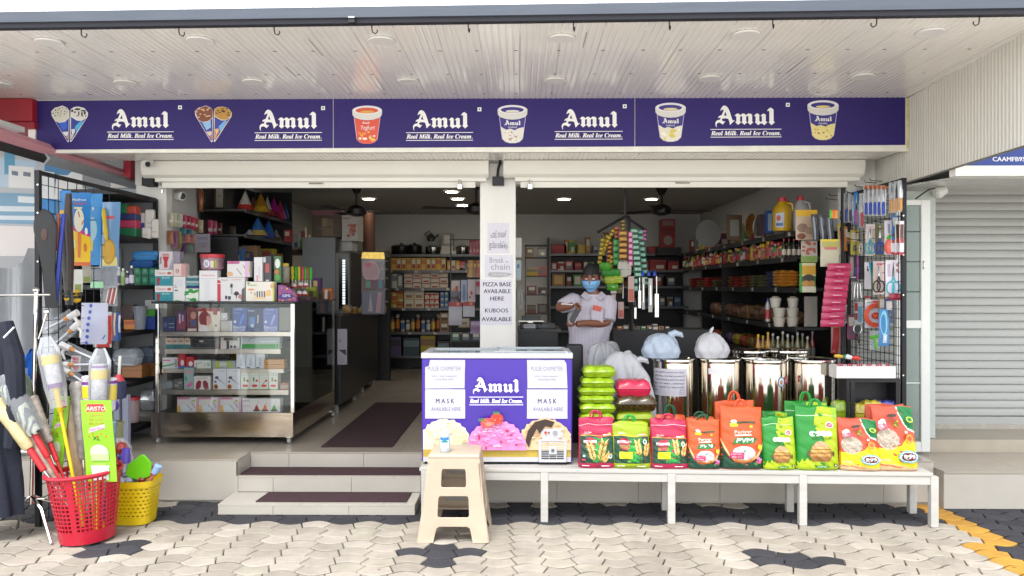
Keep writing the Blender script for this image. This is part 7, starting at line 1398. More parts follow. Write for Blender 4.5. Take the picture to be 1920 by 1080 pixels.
KN={'#c9a24a':'golden','#b58a3a':'ochre','#c9b9a0':'cream','#bdb7ac':'pale grey','#a83a3a':'red','#3a6aa0':'blue','#b5702c':'orange','#8a6a4a':'brown','#4a8a4a':'green','#7a3a5a':'plum','#3a3a44':'dark','#c9c4b8':'white','#8f3030':'dark red','#6a7a80':'grey blue','#c2a060':'tan','#5a3a2c':'dark brown','#b0a030':'yellow','#2a3f6a':'navy','#b56a6a':'rose'}
_cm={}
def sbox(name,lab,x0,x1,y0,dep,z0,h,c1,c2,grp,style=0,rotz=0,cat='carton'):
 """shelf carton: one connected box with a printed front; mesh data shared between alike ones"""
 k=(round(x1-x0,3),round(dep,3),round(h,3),c1,c2,style)
 if k not in _cm:
  w=x1-x0;us=[-w/2,-w*.32,w*.32,w/2]if style!=1 else[-w/2,-w*.1,w*.36,w/2];vs_=[0,h*.18,h*.5,h*.85,h];b=MB();N=4
  V=[(u,0,v)for v in vs_ for u in us]+[(-w/2,dep,0),(w/2,dep,0),(w/2,dep,h),(-w/2,dep,h)];f=[];m=[]
  A,B_,C_=M(c1,.5),M(c2,.5),M('#c9c4b8',.5)
  for j in range(4):
   for i in range(3):
    f.append((j*4+i,j*4+i+1,(j+1)*4+i+1,(j+1)*4+i))
    m.append({0:B_ if(i==1 and j in(1,))else(C_ if i==1 and j==2 else A),1:B_ if j in(0,3)else(C_ if i==1 and j==1 else A),2:B_ if(j==2)else A,3:B_ if i==1 and j in(1,2)else A}[style])
  f+=[(21,20,23,22),(20,0,4,8,12,16,23),(3,21,22,19,15,11,7),(16,17,18,19,22,23),(3,2,1,0,20,21)];m+=[A]*5
  b.add(V,f,m);o=b.build(name);_cm[k]=o.data
 else:o=bpy.data.objects.new(name,_cm[k]);COL.objects.link(o)
 o.location=((x0+x1)/2,y0,z0);o.rotation_euler.z=rotz
 return tag(o,lab,cat,grp)
_jm={}
def sjar(name,lab,x,y,z,r_,h,c,cap,lbl,grp,kind='bottle',cat='bottle'):
 k=(round(r_,3),round(h,3),c,cap,lbl,kind)
 if k not in _jm:
  A,B_,C_=M(c,.2,coat=.4),M(cap,.4),M(lbl,.5);b=MB()
  pf={'bottle':([(r_*.9,0),(r_,h*.04),(r_,h*.14),(r_,h*.44),(r_,h*.58),(r_*.45,h*.78),(r_*.4,h*.9),(r_*.46,h*.9),(r_*.46,h)],[A,A,C_,A,A,A,B_,B_]),'jar':([(r_*.92,0),(r_,h*.04),(r_,h*.2),(r_,h*.66),(r_,h*.78),(r_*.8,h*.83),(r_*.84,h*.83),(r_*.84,h)],[A,A,C_,A,A,B_,B_]),'can':([(r_,0),(r_,h*.1),(r_,h*.8),(r_,h*.9),(r_*.7,h)],[B_,C_,A,B_])}[kind]
  b.lathe(pf[0],pf[1],(0,0,0),12);o=b.build(name,smooth=True,angle=50);_jm[k]=o.data
 else:o=bpy.data.objects.new(name,_jm[k]);COL.objects.link(o)
 o.location=(x,y,z);return tag(o,lab,cat,grp)
bd_=12.15
bs=thing('shelf_unit','tall dark shelf unit on the back wall of the left bay','shelf unit',(X(790,bd_),bd_+.2,ZF));bxa,bxb=X(712,bd_),X(915,bd_)
SY=[477.5,507.5,541,578.5,623.5,668]
for y in SY:MB().box(bxa,bxb,bd_,bd_+.42,Z(y,bd_)-.03,Z(y,bd_),SHB).build('shelf',bs);MB().box(bxa,bxb,bd_-.006,bd_-.0005,Z(y,bd_)-.032,Z(y,bd_)+.008,SHE).build('shelf_edge',bs)
MB().box(bxa,bxb,bd_+.4205,bd_+.44,ZF,Z(477,bd_),SHB).build('back_panel',bs)
for x in(bxa,bxb):MB().box(x-.02,x,bd_+.0,bd_+.42,ZF,Z(477,bd_)-.031,SHB).build('side_panel',bs)
def zsh(i):return Z(SY[i],bd_)+.0015
bq=bd_+.05
def brow(i,xs,y0,kinds,lab,rows=1,gap=.8):
 """cartons along a back shelf; xs px edges"""
 n=len(xs)-1
 for r_ in range(rows):
  for k in range(n):
   h=(SY[i]-y0)/rows*bq/FPX;c1,c2,st=kinds[(k+r_)%len(kinds)]
   sbox('carton',lab.format(KN.get(c1,'pale')),X(xs[k]+gap/2,bq),X(xs[k+1]-gap/2,bq),bq,.2,zsh(i)+r_*h,h-.003,c1,c2,lab.format('mixed'),st)
def rng(a,b_,n):return[a+(b_-a)*k/n for k in range(n+1)]
brow(1,rng(724,836,12),483,[('#c9a24a','#a83a3a',0),('#c9a24a','#b5702c',2),('#c2a060','#8f3030',0)],'{} carton in the yellow row on the back shelves');brow(1,rng(838,862,3),488,[('#c9a24a','#b5702c',1),('#c9b9a0','#a83a3a',0)],'{} small carton at the right end of the yellow carton row')
brow(2,rng(757,840,5),511,[('#c9b9a0','#8f3030',1),('#bdb7ac','#a83a3a',0)],'{} carton in the pale back shelf block',3);brow(2,rng(724,755,3),513,[('#6a7a80','#c9c4b8',0),('#bdb7ac','#6a7a80',2)],'{} carton at the left end of the second back shelf')
brow(3,[733,744,756],546,[('#b0a030','#a83a3a',1),('#b58a3a','#a83a3a',2)],'{} small box in the stack left of the beige cartons',3);brow(3,[757,776,795],545,[('#c9b9a0','#8a6a4a',0)],'{} beige carton, block of four on the third back shelf',2);brow(3,rng(796,823,3),549,[('#c9b9a0','#a83a3a',2),('#a83a3a','#c9c4b8',1)],'{} box in the red white block of nine',3);brow(3,[825,833,841],547,[('#3a6aa0','#6a7a80',0)],'{} box in the blue block on the third back shelf',3);brow(3,[720,732],548,[('#6a7a80','#bdb7ac',0)],'{} tall carton at the left end of the third back shelf')
for k in range(11):
 px=726+k*9.6;c=[('#6a7a80','#c9c4b8'),('#8a6a4a','#c9a24a'),('#5a3a2c','#b5702c'),('#bdb7ac','#3a6aa0')][k%4];hh=[.19,.22,.28,.24][(k*3)%4]
 sjar('jar',f'{KN[c[0]]} jar in the row on the fourth back shelf',X(px,bq+.1),bq+.1,zsh(4),.035,hh,c[0],'#3a3a44' if k%2 else '#bdb7ac',c[1],'jars on the fourth back shelf','jar','jar')
brow(4,[824,842],586,[('#8a6a4a','#5a3a2c',0)],'{} carton pair at the right end of the jar shelf',2)
for k,(a,b_,y0,c1,c2)in enumerate(((728,752,632,'#5a4a70','#3a3a44'),(756,786,634,'#3a4a50','#6a7a80'),(788,816,630,'#b0a030','#8a6a4a'),(820,842,640,'#3a3a44','#6a7a80'))):brow(5,[a,b_],y0,[(c1,c2,2)],'{} crate on the lowest visible back shelf, '+['far left','second','third','right end'][k])
def pot(px,y1,d,r_,h,m,lab):
 p=P(px,y1,d);t=thing('cooking_pot',lab,'pot',p,'pots on top of the back shelves');b=MB();b.lathe([(r_*.9,0),(r_,.02),(r_,h),(r_*1.06,h+.004)],m,p+Vector((0,0,.002)),20);b.build('body',t,smooth=True,angle=40);b=MB();b.lathe([(r_*1.04,h+.006),(r_*.7,h+.03),(.02,h+.04),(.022,h+.06),(.0001,h+.062)],m,p+Vector((0,0,.002)),20);b.build('lid',t,smooth=True);return t
pz=bd_+.2;PS=M('#a9a6a0',.2,1.0);PB=M('#1c1b1c',.3,.4)
yt0=537-(zsh(0)-EYE)*FPX/pz
pot(752,yt0,pz,.16,.13,PB,'wide black pot on top of the back shelves, left');pot(777,yt0,pz,.12,.14,PB,'black pot right of the wide black pot');pot(812,yt0,pz,.125,.12,PS,'steel pot under a kettle on top of the back shelves');pot(868,yt0,pz,.11,.12,PS,'steel pot right of the white boxes')
p=P(808,yt0-26,pz);b=MB();b.lathe([(.05,0),(.07,.04),(.05,.1),(.02,.13),(.0001,.14)],PS,p,16);b.tube([p+Vector((.06,0,.05)),p+Vector((.12,0,.11))],.014,PS,6);b.tube([p+Vector((-.05,0,.05)),p+Vector((-.1,0,.12)),p+Vector((-.02,0,.17))],.01,PB,6);tag(recentre(b.build('kettle',smooth=True)),'small steel kettle with a spout on the steel pot','kettle')
sbox('white_box','lower wide white box on top of the back shelves',X(827,pz),X(856,pz),pz-.1,.2,zsh(0),.07,'#c9c4b8','#bdb7ac',None,0,cat='box');sbox('white_box','middle white box of the small white stack',X(829,pz),X(850,pz),pz-.1,.18,zsh(0)+.072,.07,'#c9c4b8','#bdb7ac',None,3,cat='box');sbox('grey_box','taller grey box topping the small white stack',X(830,pz),X(850,pz),pz-.1,.15,zsh(0)+.145,.2,'#8f8c88','#bdb7ac',None,0,cat='box')
b=MB();p=P(716,476,11.6);blob('dark_sack','dark bundled sack on top of the back shelves at the left','sack',(X(742,12.4),12.35,zsh(0)+.14),.22,.14,.28,M('#3a3630',.8,var=.3),77,wob=.12)if False else None
hr=thing('hanging_rack','dark wire rack of hanging packets left of the notice pillar','rack',(X(870,9.6),9.6,ZF));hd=9.5
for px in(843,905):MB().box(X(px,hd),X(px+2.5,hd),hd+.05,hd+.07,ZF,Z(440,hd),SHB).build('post',hr)
for y in(448,480,523,576,640):MB().box(X(842,hd),X(908,hd),hd+.045,hd+.075,Z(y,hd)-.012,Z(y,hd),SHB).build('bar',hr)
GH='packets on the hanging rack left of the pillar'
for i,(x0,y0,x1,y1,c,lab,dr_)in enumerate(((846,526,862,560,'#b9a9a4','white packet with a yellow flame print',rects((.2,.1,.8,.6,'#c98a2c'),(.5,.4,.8,.7,'#b5402c'))),(864,525,876,568,'#9aa0b4','blue grey striped packet',rects((.3,.1,.7,.8,'#6a80a8'))),(877,524,891,566,'#b9a6aa','pale packet with red dots',lambda c:(c.ell(.5,.4,.15,.08,'#a83a44'),c.ell(.3,.2,.12,.06,'#a83a44'))),(889,524,904,552,'#a89aa0','pale packet with a red rose',lambda c:c.ell(.5,.7,.3,.2,'#a83044')),(841,566,866,610,'#b4b2bc','large white sleeve with a red header',rects((0,.8,1,1,'#a8323c'),(.6,.85,.8,.97,'#c98a3a'))),(868,566,890,594,'#b7b5ba','small white sleeve with a red header',rects((0,.72,1,1,'#a8323c'),(.55,.8,.8,.95,'#c98a3a'))),(860,597,880,614,'#a8987a','beige small packet low on the rack',rects((.2,.3,.8,.6,'#6a5a44'))),(882,602,903,626,'#8a6a90','lilac packet low on the rack',rects((.1,.7,.9,.9,'#a88ab0'))),(845,545,860,566,'#4a3a50','dark violet packet behind the large sleeve',None))):
 card('packet',lab+' on the rack by the notice pillar','packet',(x0,y0,x1,y1),hd-.02*(i%3)-.03,c,dr_,GH)
for k in range(7):card('packet',f'gold brown foil packet, {ORD(k,7)} on the rack beside the pillar','packet',(877+k*3.6,488,884+k*3.6,520),hd-.06-.01*(k%2),['#8a5a24','#b58a3a','#a8442c'][k%3],rects((.2,.6,.8,.8,'#c9a24a')),GH,slant=-.3)
for k in range(4):card('packet',f'red foil packet, {ORD(k,4)} of the top row left of the pillar','packet',(880+k*6,450,886+k*6,478),hd-.05,'#8a2430',rects((.2,.2,.8,.4,'#b5808a')),GH)
for k in range(3):card('packet',f'foil packet in the dark row under the yellow cartons, {ORD(k,3)} of three','packet',(862+k*6,490+k,874+k*5,502+k*3),hd-.04,['#a83a2c','#2a2a30','#b0a030'][k],None,GH)
for k in range(3):sbox('dark_box',f'dark tray box on the lower rack bars, {ORD(k,3)} of three',X(846+k*19,hd),X(863+k*19,hd),hd-.02,.06,Z(640,hd)+.001,.11,'#3a3a44' if k else '#2f5a34','#6a7a80',None,0,cat='box')
GW='packets hanging on the left inner wall'
def wd_(px):return-3.17*FPX/(px-CX)
for k,(px,y0,y1,c)in enumerate(((318,398,424,'#a8a08a'),(324,399,424,'#b5b094'),(330,400,425,'#9aa08a'),(335,401,425,'#b8b4b4'),(343,402,428,'#a83a54'),(351,404,428,'#8f2a40'),(359,406,430,'#b03048'),(366,408,432,'#8f4a3a'),(374,412,436,'#b5a88a'),(392,412,443,'#a83a5a'),(400,414,442,'#b54a6a'),(410,418,438,'#6a3a2a'))):
 card('packet',f'{["cream","ivory","sage","white","pink","dark red","crimson","rust","beige","rose","magenta","brown"][k]} packet in the upper row on the left inner wall','packet',(px-5,y0,px+4.5,y1),wd_(px)-.03,c,rects((.2,.3,.8,.5,'#c9c4b8')),GW)
for k,(px,y0,y1,c)in enumerate(((316,432,458,'#8a5a3a'),(324,432,466,'#7a4a6a'),(331,433,466,'#8a7a4a'),(340,427,440,'#2a6a74'),(351,430,444,'#23606a'),(348,438,455,'#b5706a'),(358,440,456,'#b07a70'),(342,456,474,'#5a3a5a'),(352,458,474,'#6a8070'),(400,446,472,'#8a7a60'),(412,448,474,'#6a6a4a'),(424,440,470,'#3a3a3a'),(434,424,450,'#5a4a3a'))):
 card('packet',f'{["orange brown","violet","olive","teal","dark teal","salmon","pale salmon","plum","sage green","tan","khaki","charcoal","brown grey"][k]} packet in the lower row on the left inner wall','packet',(px-6,y0,px+6,y1),wd_(px)-.05,c,None,GW)
notice((363,438,392,473),7.35,'paper notice among the packets on the left inner wall',lambda c:(c.text('AVAILABLE',.5,.7,.12,'#4a4850',.7),c.text('ALL KINDS',.5,.42,.08,'#4a4850',.6),c.text('OF SEEDS',.5,.28,.08,'#4a4850',.5)),mat=M('#8d8690',.8))
d=7.6;b=MB();pb2=P(375,396,d);b.lathe([(.018,0),(.026,.01),(.02,.03),(.028,.1),(.026,.2),(.014,.25),(.014,.27)],M('#a86a50',.25,.5),pb2,14);tag(recentre(b.build('copper_bottle',smooth=True)),'copper coloured bottle in a dark frame high on the left inner wall','bottle');MB().box(X(369,d+.04),X(382,d+.04),d+.04,d+.06,Z(398,d+.04),Z(349,d+.04),SHB).build('bottle_board');tag(bpy.data.objects['bottle_board'],'dark board behind the copper coloured bottle','board')
t=thing('wall_clock','rectangular wooden wall clock on the left inner wall','clock',P(405,390,7.95));d=7.95;MB().box(X(393,d),X(417,d),d,d+.04,Z(391,d),Z(346,d),M('#5a3a24',.5)).build('case',t,bevel=.004);c_=front_canvas(X(403,d),X(416,d),d-.001,Z(388,d),Z(349,d));c_.rect(0,0,1,1,'#a8a8a0');c_.line((.4,.5),(.7,.6),.006,'#2a2a2a');c_.line((.4,.5),(.35,.56),.006,'#2a2a2a');c_.build('dial',t)
hs=thing('hat_shelves','black wall shelves holding party hats in the left bay','shelf unit',(-2.95,8.4,1.2));XF=-2.74
MB().box(-3.2,-3.185,7.62,9.2,1.3,2.78,SHB).build('back_panel',hs);MB().box(-3.18,XF,9.2,9.22,1.3,2.78,SHB).build('end_panel',hs);MB().box(-3.184,XF-.06,7.6,7.615,1.3,2.14,SHB).build('side_panel',hs)
for z in(2.42,2.17,1.88):MB().box(-3.184,XF,7.62,9.199,z-.02,z,SHB).build('shelf',hs);MB().box(XF+.0005,XF+.006,7.62,9.2,z-.035,z+.006,SHE).build('shelf_edge',hs)
def hat(px,y1,h,r_,d,m,lab,band=None):
 p=P(px,y1,d);b=MB();ms=[m]*3;pf=[(r_,0),(r_*.72,h*.28),(r_*.3,h*.72),(.0001,h)];ms=[band or m,m,m];b.lathe(pf,ms,p,20);return tag(recentre(b.build('party_hat',smooth=True)),lab,'party hat','party hats on the hat shelves')
TIN=lambda c:M(c,.3,.25,var=.45,scale=60)
yh=lambda z,d:537-(z-EYE)*FPX/d
for px,z,h,r_,d,c,bnd,lab in((458,2.421,.2,.085,7.75,'#c9c7bd','#b5342a','white party hat with a red band'),(473,2.421,.17,.05,8.0,'#a8606c',None,'slim dull pink party hat'),(487,2.421,.2,.1,7.95,'#9a6f1c','#b5902c','golden party hat with gold trim'),(500,2.421,.2,.06,8.25,'#b9b9b4','#8a3a2c','slim white party hat with a brown band'),(512,2.421,.21,.085,8.45,'#a8208a','#8a1f3a','magenta tinsel party hat'),(524,2.421,.21,.07,8.7,'#b03060','#c03a68','pink tinsel party hat'),(533,2.421,.21,.06,8.95,'#1f4a80',None,'dark blue party hat'),(482,2.171,.19,.1,7.85,'#2a5a90','#a08a4a','blue party hat with a glitter band'),(502,2.171,.2,.085,8.3,'#1f5aa0','#3a4a90','bright blue party hat'),(466,2.171,.06,.05,7.75,'#8f8f94',None,'small grey cone lying on the lower hat shelf'),(516,2.171,.12,.07,8.6,'#8a8a86','#6a5a4a','silver grey cone on the lower hat shelf')):
 hat(px,yh(z,d),h,r_,d,TIN(c),lab,TIN(bnd)if bnd else None)
sbox('red_box','red box at the end of the lower hat shelf',X(531,8.95),X(543,8.95),8.95,.1,2.171,.14,'#a83a3a','#8f3030',None,0,cat='box');
sh2=MB().box(-3.18,-2.72,9.3,10.4,2.07,2.1,M('#5a3a30',.6)).build('wall_shelf');tag(sh2,'brown wall shelf of small goods behind the hat shelves','shelf')
for k,(px,w,h,c,c2)in enumerate(((549,9,.2,'#bdb7ac','#3a6aa0'),(557,6,.17,'#4a8a4a','#c9c4b8'),(563,8,.3,'#c9b9a0','#b56a6a'),(571,7,.22,'#c9c4b8','#8a6a4a'),(579,9,.14,'#8a6a4a','#3a6aa0'))):sbox('small_box',f'small box on the brown wall shelf, {ORD(k,5)} of five',X(px,9.6+k*.1),X(px+w,9.6+k*.1),9.6+k*.1,.08,2.1015,h,c,c2,None,k%4,cat='box')
fg=thing('drinks_fridge','tall drinks fridge with a lit glass door in the left bay','fridge',(-2.6,9.9,ZF));d=9.35
FX0,FX1=X(566,d),X(657,d);GRYW=M('#8d8f92',.5,var=.05)
MB().box(FX0,X(628,d),d,10.3,ZF,Z(445,d),GRYW).build('cabinet',fg);MB().box(X(628,d)+.001,FX1,d,10.2,ZF,Z(473,d),M('#1d1d20',.4)).build('body',fg)
MB().box(X(629.5,d),X(655,d),d-.01,d-.0005,Z(640,d),Z(474.5,d),M('#7c7870',.4)).build('door_frame',fg);MB().box(X(635,d),X(652,d),d-.014,d-.0105,Z(620,d),Z(481,d),M('#0f1214',.1)).build('door_pane',fg)
LED=M('#dfeef4',.4,emit=.45)
for k in range(17):MB().box(X(642,d),X(647,d),d-.0165,d-.0142,Z(487+k*5+3.6,d),Z(487+k*5,d),LED).build('lit_slot',fg)
b=MB();b.box(X(640,d),X(662,d),d-.05,d+.25,Z(472,d),Z(452,d),M('#a9a8a2',.45));tag(recentre(b.build('air_unit',bevel=.03,seg=3)),'rounded white unit on top of the drinks fridge','air unit')
carton('picture_carton','white carton with a picture of sausages on the fridge top','carton',(640,403,671,451.5),9.3,.3,'#b5b0a8',lambda c:(*[c.ell(.35+.5*rnd.random()*.9,.2+.45*rnd.random(),.12,.06,['#a85a44','#b87058','#94483a'][k%3])for k in range(12)],c.rect(.05,.85,.5,.9,'#a86a78')),None)
carton('open_carton','brown carton with a pink lid and wrapped goods beside the picture carton','carton',(584,394,639,444.5),9.4,.3,'#5a4a3c',lambda c:(c.rect(0,.82,1,1,'#8a5a60'),*[c.rect(.1+.8*rnd.random(),.05+.5*rnd.random(),.2+.8*rnd.random()*.9,.2+.55*rnd.random(),['#7a6a50','#94835f','#4a3a30'][k%3])for k in range(9)]),None)
b=MB();p=P(691,470,10.6);b.lathe([(.085,0),(.085,.52)],M('#4a2a1c',.6,var=.2),p,18);tag(recentre(b.build('paper_roll',smooth=True)),'tall brown paper roll standing beside the fridge top','roll');MB().box(X(668,10.5),X(722,10.5),10.5,10.95,Z(481,10.5),Z(470,10.5),M('#4f4a44',.6)).build('high_board');tag(bpy.data.objects['high_board'],'grey board carrying the brown paper roll','board')
oc=thing('open_cooler','dark open shelf cooler with white shelf edges behind the fridge','cooler',(X(675,10.4),10.6,ZF));d=10.5
MB().box(X(655,d),X(722,d),d+.3,d+.45,ZF,Z(482,d),SHB).build('back_panel',oc)
for y in(487,503,520,541,565):MB().box(X(655,d),X(720,d),d,d+.299,Z(y,d)-.02,Z(y,d),M('#8f8f90',.4)).build('shelf',oc)
for k,(px,y,c)in enumerate(((664,503,'#7a3a6a'),(676,503,'#8a4a70'),(668,520,'#4a2a2c'),(680,520,'#5a3a30'),(664,541,'#3a3a44'),(676,541,'#5a3030'))):sbox('cooler_pack',f'{["violet","mauve","maroon","brown","slate","dark red"][k]} pack in the open cooler',X(px-5,d+.05),X(px+5,d+.05),d+.05,.1,Z(y,d)+.0015,.08,c,'#6a7a80',None,0,cat='packet')
t=thing('hanging_pack','large clear pack of plates with a gold foil header hanging in the left bay','packet',P(698,473,8.6));d=8.6
c_=Canvas(flat_fn(P(676,590,d),(1,0,0),(0,0,1),46*d/FPX,117*d/FPX),46*d/FPX,117*d/FPX);MB().box(X(676,d),X(722,d),d+.001,d+.03,Z(590,d),Z(474,d),film('#8a8488',.5)).build('sleeve',t,bevel=.01)
c_.poly([(.02,.9),(.98,.89),(.94,1),(.06,1)],M('#b89a4a',.2,.7,var=.4,scale=30));c_.ell(.42,.7,.36,.17,'#a8868a');c_.ell(.42,.7,.3,.13,'#9a7a80');c_.ell(.3,.8,.14,.04,'#a8525c');c_.rect(.06,.4,.95,.56,'#5a3a40');c_.rect(.2,.43,.4,.54,'#4a7a68');c_.rect(.72,.42,.88,.55,'#2f6f80');c_.rect(.06,.02,.95,.37,'#5a5a68');c_.poly([(.3,.05),(.5,.05),(.4,.36)],'#8a8488');c_.poly([(.6,.03),(.8,.03),(.85,.36),(.7,.36)],'#9a7078');c_.build('print',t)
ct=thing('aisle_counter','long dark counter on small feet along the left of the aisle','counter',(-2.2,9,ZF));CK=M('#15151b',.35)
zc0=Z(588,8.0)
for a,c,e in((7.98,9.0,'body'),(9.01,10.4,'body')):MB().box(-2.75,-1.87+(.0 if a<9 else-.06),a,c,ZF+.09,zc0-.03,CK).build(e,ct)
MB().box(-2.78,-1.84,7.96,10.42,zc0-.0295,zc0,M('#2a2320',.3)).build('worktop',ct,bevel=.004)
for x,y in((-1.93,8.05),(-1.93,8.9),(-1.98,9.6),(-2.6,8.05),(-1.98,10.3)):b=MB();b.lathe([(.025,0),(.02,.088)],M('#9a9894',.4),(x,y,ZF+.001),10);b.build('foot',ct)
notice((632,617,650,684),7.975,'white printed paper on the dark counter end beside the display case',lambda c:(c.poly([(.1,.42),(.9,.42),(.9,.25)],'#2a2a30'),c.text('n',.25,.62,.14,'#4a4a50',.2),*[c.rect(.15,.04+.05*k,.85,.06+.05*k,'#8a8a90')for k in range(4)]),mat=M('#9c98a0',.8))
for k in range(7):pillow(640+k*11,655+k*11,573+(k%3)*3,588+(k%2)*2-k*.4,8.25+k*.2,.16,M(['#a8865a','#8a6a40','#b59a4a'][k%3],.25,var=.5,scale=22,coat=.5),f'glossy tan snack packet, {ORD(k,7)} on the dark counter','snack packets on the dark counter',seed=k)
rs=thing('shelf_unit','long dark wall shelves running back along the right wall','shelf unit',(2.75,9.5,ZF));XW=2.53
ZS=[2.156,1.923,1.635,1.275,.955];D0,D1=7.05,12.3
for z in ZS:MB().box(XW,2.925,D0,D1,z-.025,z,SHB).build('shelf',rs);MB().box(XW-.006,XW-.0005,D0,D1,z-.045,z+.006,M('#3a3a3d',.4,.4)).build('shelf_edge',rs)
MB().box(2.905,2.925,D0,D1,ZF,ZS[0]-.026,SHB).build('back_panel',rs);MB().box(XW,2.90,D0+2.6,D0+2.62,ZF,ZS[0]-.026,SHB).build('divider',rs)
def at_wall(px):return XW*FPX/(px-CX)
PALJ=['#8f3030','#5a3a2c','#a83a3a','#b5702c','#3a3a44','#4a8a4a','#b0a030','#7a3a5a']
rw=random.Random(6)
for k in range(4):sjar('sauce_bottle',f'dark sauce bottle with red cap, {ORD(k,4)} of four near the bay edge',X(1468+k*9.4,7.3),7.3,ZS[1]+.001,.021,.175,'#1c0f0e','#a82c34','#c2b8a8','red capped sauce bottles')
dd_=7.5
n2=0
while dd_<12.1:
 c=rw.choice(PALJ);r_=rw.uniform(.03,.045);h=rw.uniform(.12,.2);lb_=rw.choice(['#c9a24a','#c9c4b8','#b56a6a','#a83a3a'])
 for j in range(2):
  sjar('jar',f'{KN[c]} jar with {KN[lb_]} label on the second right wall shelf',XW+.05+j*.1,dd_,ZS[1]+.001,round(r_,3),round(h,2),c,rw.choice(['#a82c34','#c9a51c','#c9c4b8','#2f6a3a']),lb_,'jars on the second right wall shelf','jar' if n2%3 else 'bottle','jar')
 n2+=1;dd_+=r_*2+.018+(.02 if dd_>9 else 0)
for k in range(5):pillow(1459,1497,507+k*6,513.2+k*6,7.15,.22,M('#b5792c',.3,var=.25,coat=.3),f'orange bread-like packet, {["topmost","second","third","fourth","lowest"][k]} in the stack on the third right wall shelf','orange packets on the third right wall shelf',seed=k)
dd_=7.55;k=0
while dd_<11.8:
 c=rw.choice(['#8a4a30','#5a4a34','#a8542c','#6a6a4a','#2a3f6a','#a83a3a','#8a6a4a','#5a3a2c']);nst=rw.choice([3,4,4,5])
 for j in range(nst):
  px=CX+(XW+.03)*FPX/dd_;pw=.22*FPX/dd_;z=ZS[2]+.001+j*.034;pillow(px,px+pw,CY-(z+.034-EYE)*FPX/dd_,CY-(z-EYE)*FPX/dd_,dd_,.2,M(c,.3,var=.3,scale=14,coat=.3),f'{KN.get(c,"brown")} flat packet, {["lowest","second","third","fourth","fifth"][j]} in its stack on the third right shelf','packets on the third right wall shelf',seed=k)
 dd_+=.3 if dd_<9.5 else.45;k+=1
def jug(px0,px1,y0,y1,d,m,lab,capc='#b52c3c'):
 t=thing('jug',lab,'jug',P((px0+px1)/2,y1,d));p=P((px0+px1)/2,y1,d);r_=(px1-px0)/2*d/FPX;h=(y1-y0)*d/FPX
 b=MB();b.lathe([(r_*.92,0),(r_,.015),(r_,h*.6),(r_*.85,h*.72),(r_*.42,h*.86),(r_*.36,h*.9)],m,p,20);b.build('body',t,smooth=True,angle=60);b=MB();b.lathe([(r_*.42,h*.88),(r_*.44,h*.9),(r_*.42,h)],print_mat(capc),p,14);b.build('cap',t,smooth=True)
 b=MB();b.tube([p+Vector((r_*.3,-.02,h*.84)),p+Vector((r_*.95,-.03,h*.8)),p+Vector((r_*1.02,-.03,h*.6))],.012,m,8);b.build('handle',t,smooth=True)
 b=MB();c_=Canvas(lambda u,v,off:p+Vector(((r_+.002+off)*math.cos(-2.6+u*.9),(r_+.002+off)*math.sin(-2.6+u*.9),h*.1+v*h*.42)),.1,.15,.02);c_.rect(0,0,1,1,'#a8b0b8');c_.ell(.4,.65,.25,.2,'#b53a40');c_.rect(.1,.1,.9,.3,'#3a5a90');c_.build('label',t);return t
jug(1447,1482,371,434,7.25,M('#b5901c',.25,coat=.4),'large jug of yellow liquid with a red cap on the right wall shelf');jug(1483,1514,369,434,7.25,M('#a8a8a8',.3,alpha=.8),'cloudy white jug with a red cap beside the yellow one');jug(1466,1482,377,436,7.6,M('#8a8a8a',.4),'grey jug with a red cap behind the yellow one')
zz1=yh(ZS[0]+.001,7.6)
carton('blue_pack','blue carton with white panel left of the yellow jug','carton',(1437,395,1451,437.0),7.65,.12,'#1f4a8a',rects((.1,.1,.6,.85,'#8a98a8')),None);carton('dark_carton','dark maroon carton left of the blue one on the right wall shelf','carton',(1424,402,1437,441),7.75,.12,'#3a262a',None,None)
for px,y0,y1,d,c,tl,lab in((1416,402,441,8.0,'#b5b5a8',.25,'pale oval tray leaning on the right wall shelf'),(1402,400,444,8.2,'#a8702a',.2,'orange oval tray leaning on the right wall shelf')):
 p=P(px,(y0+y1)/2,d);b=MB();r_=(y1-y0)/2*d/FPX;b.lathe([(.0001,0),(r_*.85,.004),(r_,.02),(r_*1.0,.024),(r_*.84,.012),(.0001,.01)],M(c,.35),p,24,Matrix.Rotation(tl,4,'Y')@Matrix.Rotation(.9,4,'Z')@Matrix.Rotation(math.pi/2,4,'X'),cap=False);tag(recentre(b.build('tray',smooth=True)),lab,'tray')
carton('wood_frame','brown framed board leaning behind the trays','board',(1362,403,1390,450),8.4,.03,'#54402c',rects((.2,.15,.8,.8,'#7a7a72')),None)
p=P(1326,438,9.7);b=MB();r_=25*9.7/FPX;b.lathe([(.0001,0),(r_*.3,.0),(r_,.01),(r_*1.03,.02),(.0001,.03)],[print_mat('#3a3044'),M('#9a9c98',.5),M('#9a9c98',.5),M('#9a9c98',.5)],p,32,Matrix.Rotation(.25,4,'Z')@Matrix.Rotation(math.pi/2,4,'X'),cap=False);b.tube([p+Vector((.0,-.01,0)),p+Vector((-.12,-.03,-.16))],.007,M('#b9b49a',.5),5);tag(recentre(b.build('dish_disc',smooth=True)),'large white disc with a dark hub standing on the right wall shelf','disc')
MB().box(XW,2.9,9.55,9.85,ZS[0]+.001,ZS[0]+.02,M('#6a5a4a',.6)).build('low_board');tag(bpy.data.objects['low_board'],'brown board under the large white disc','board')
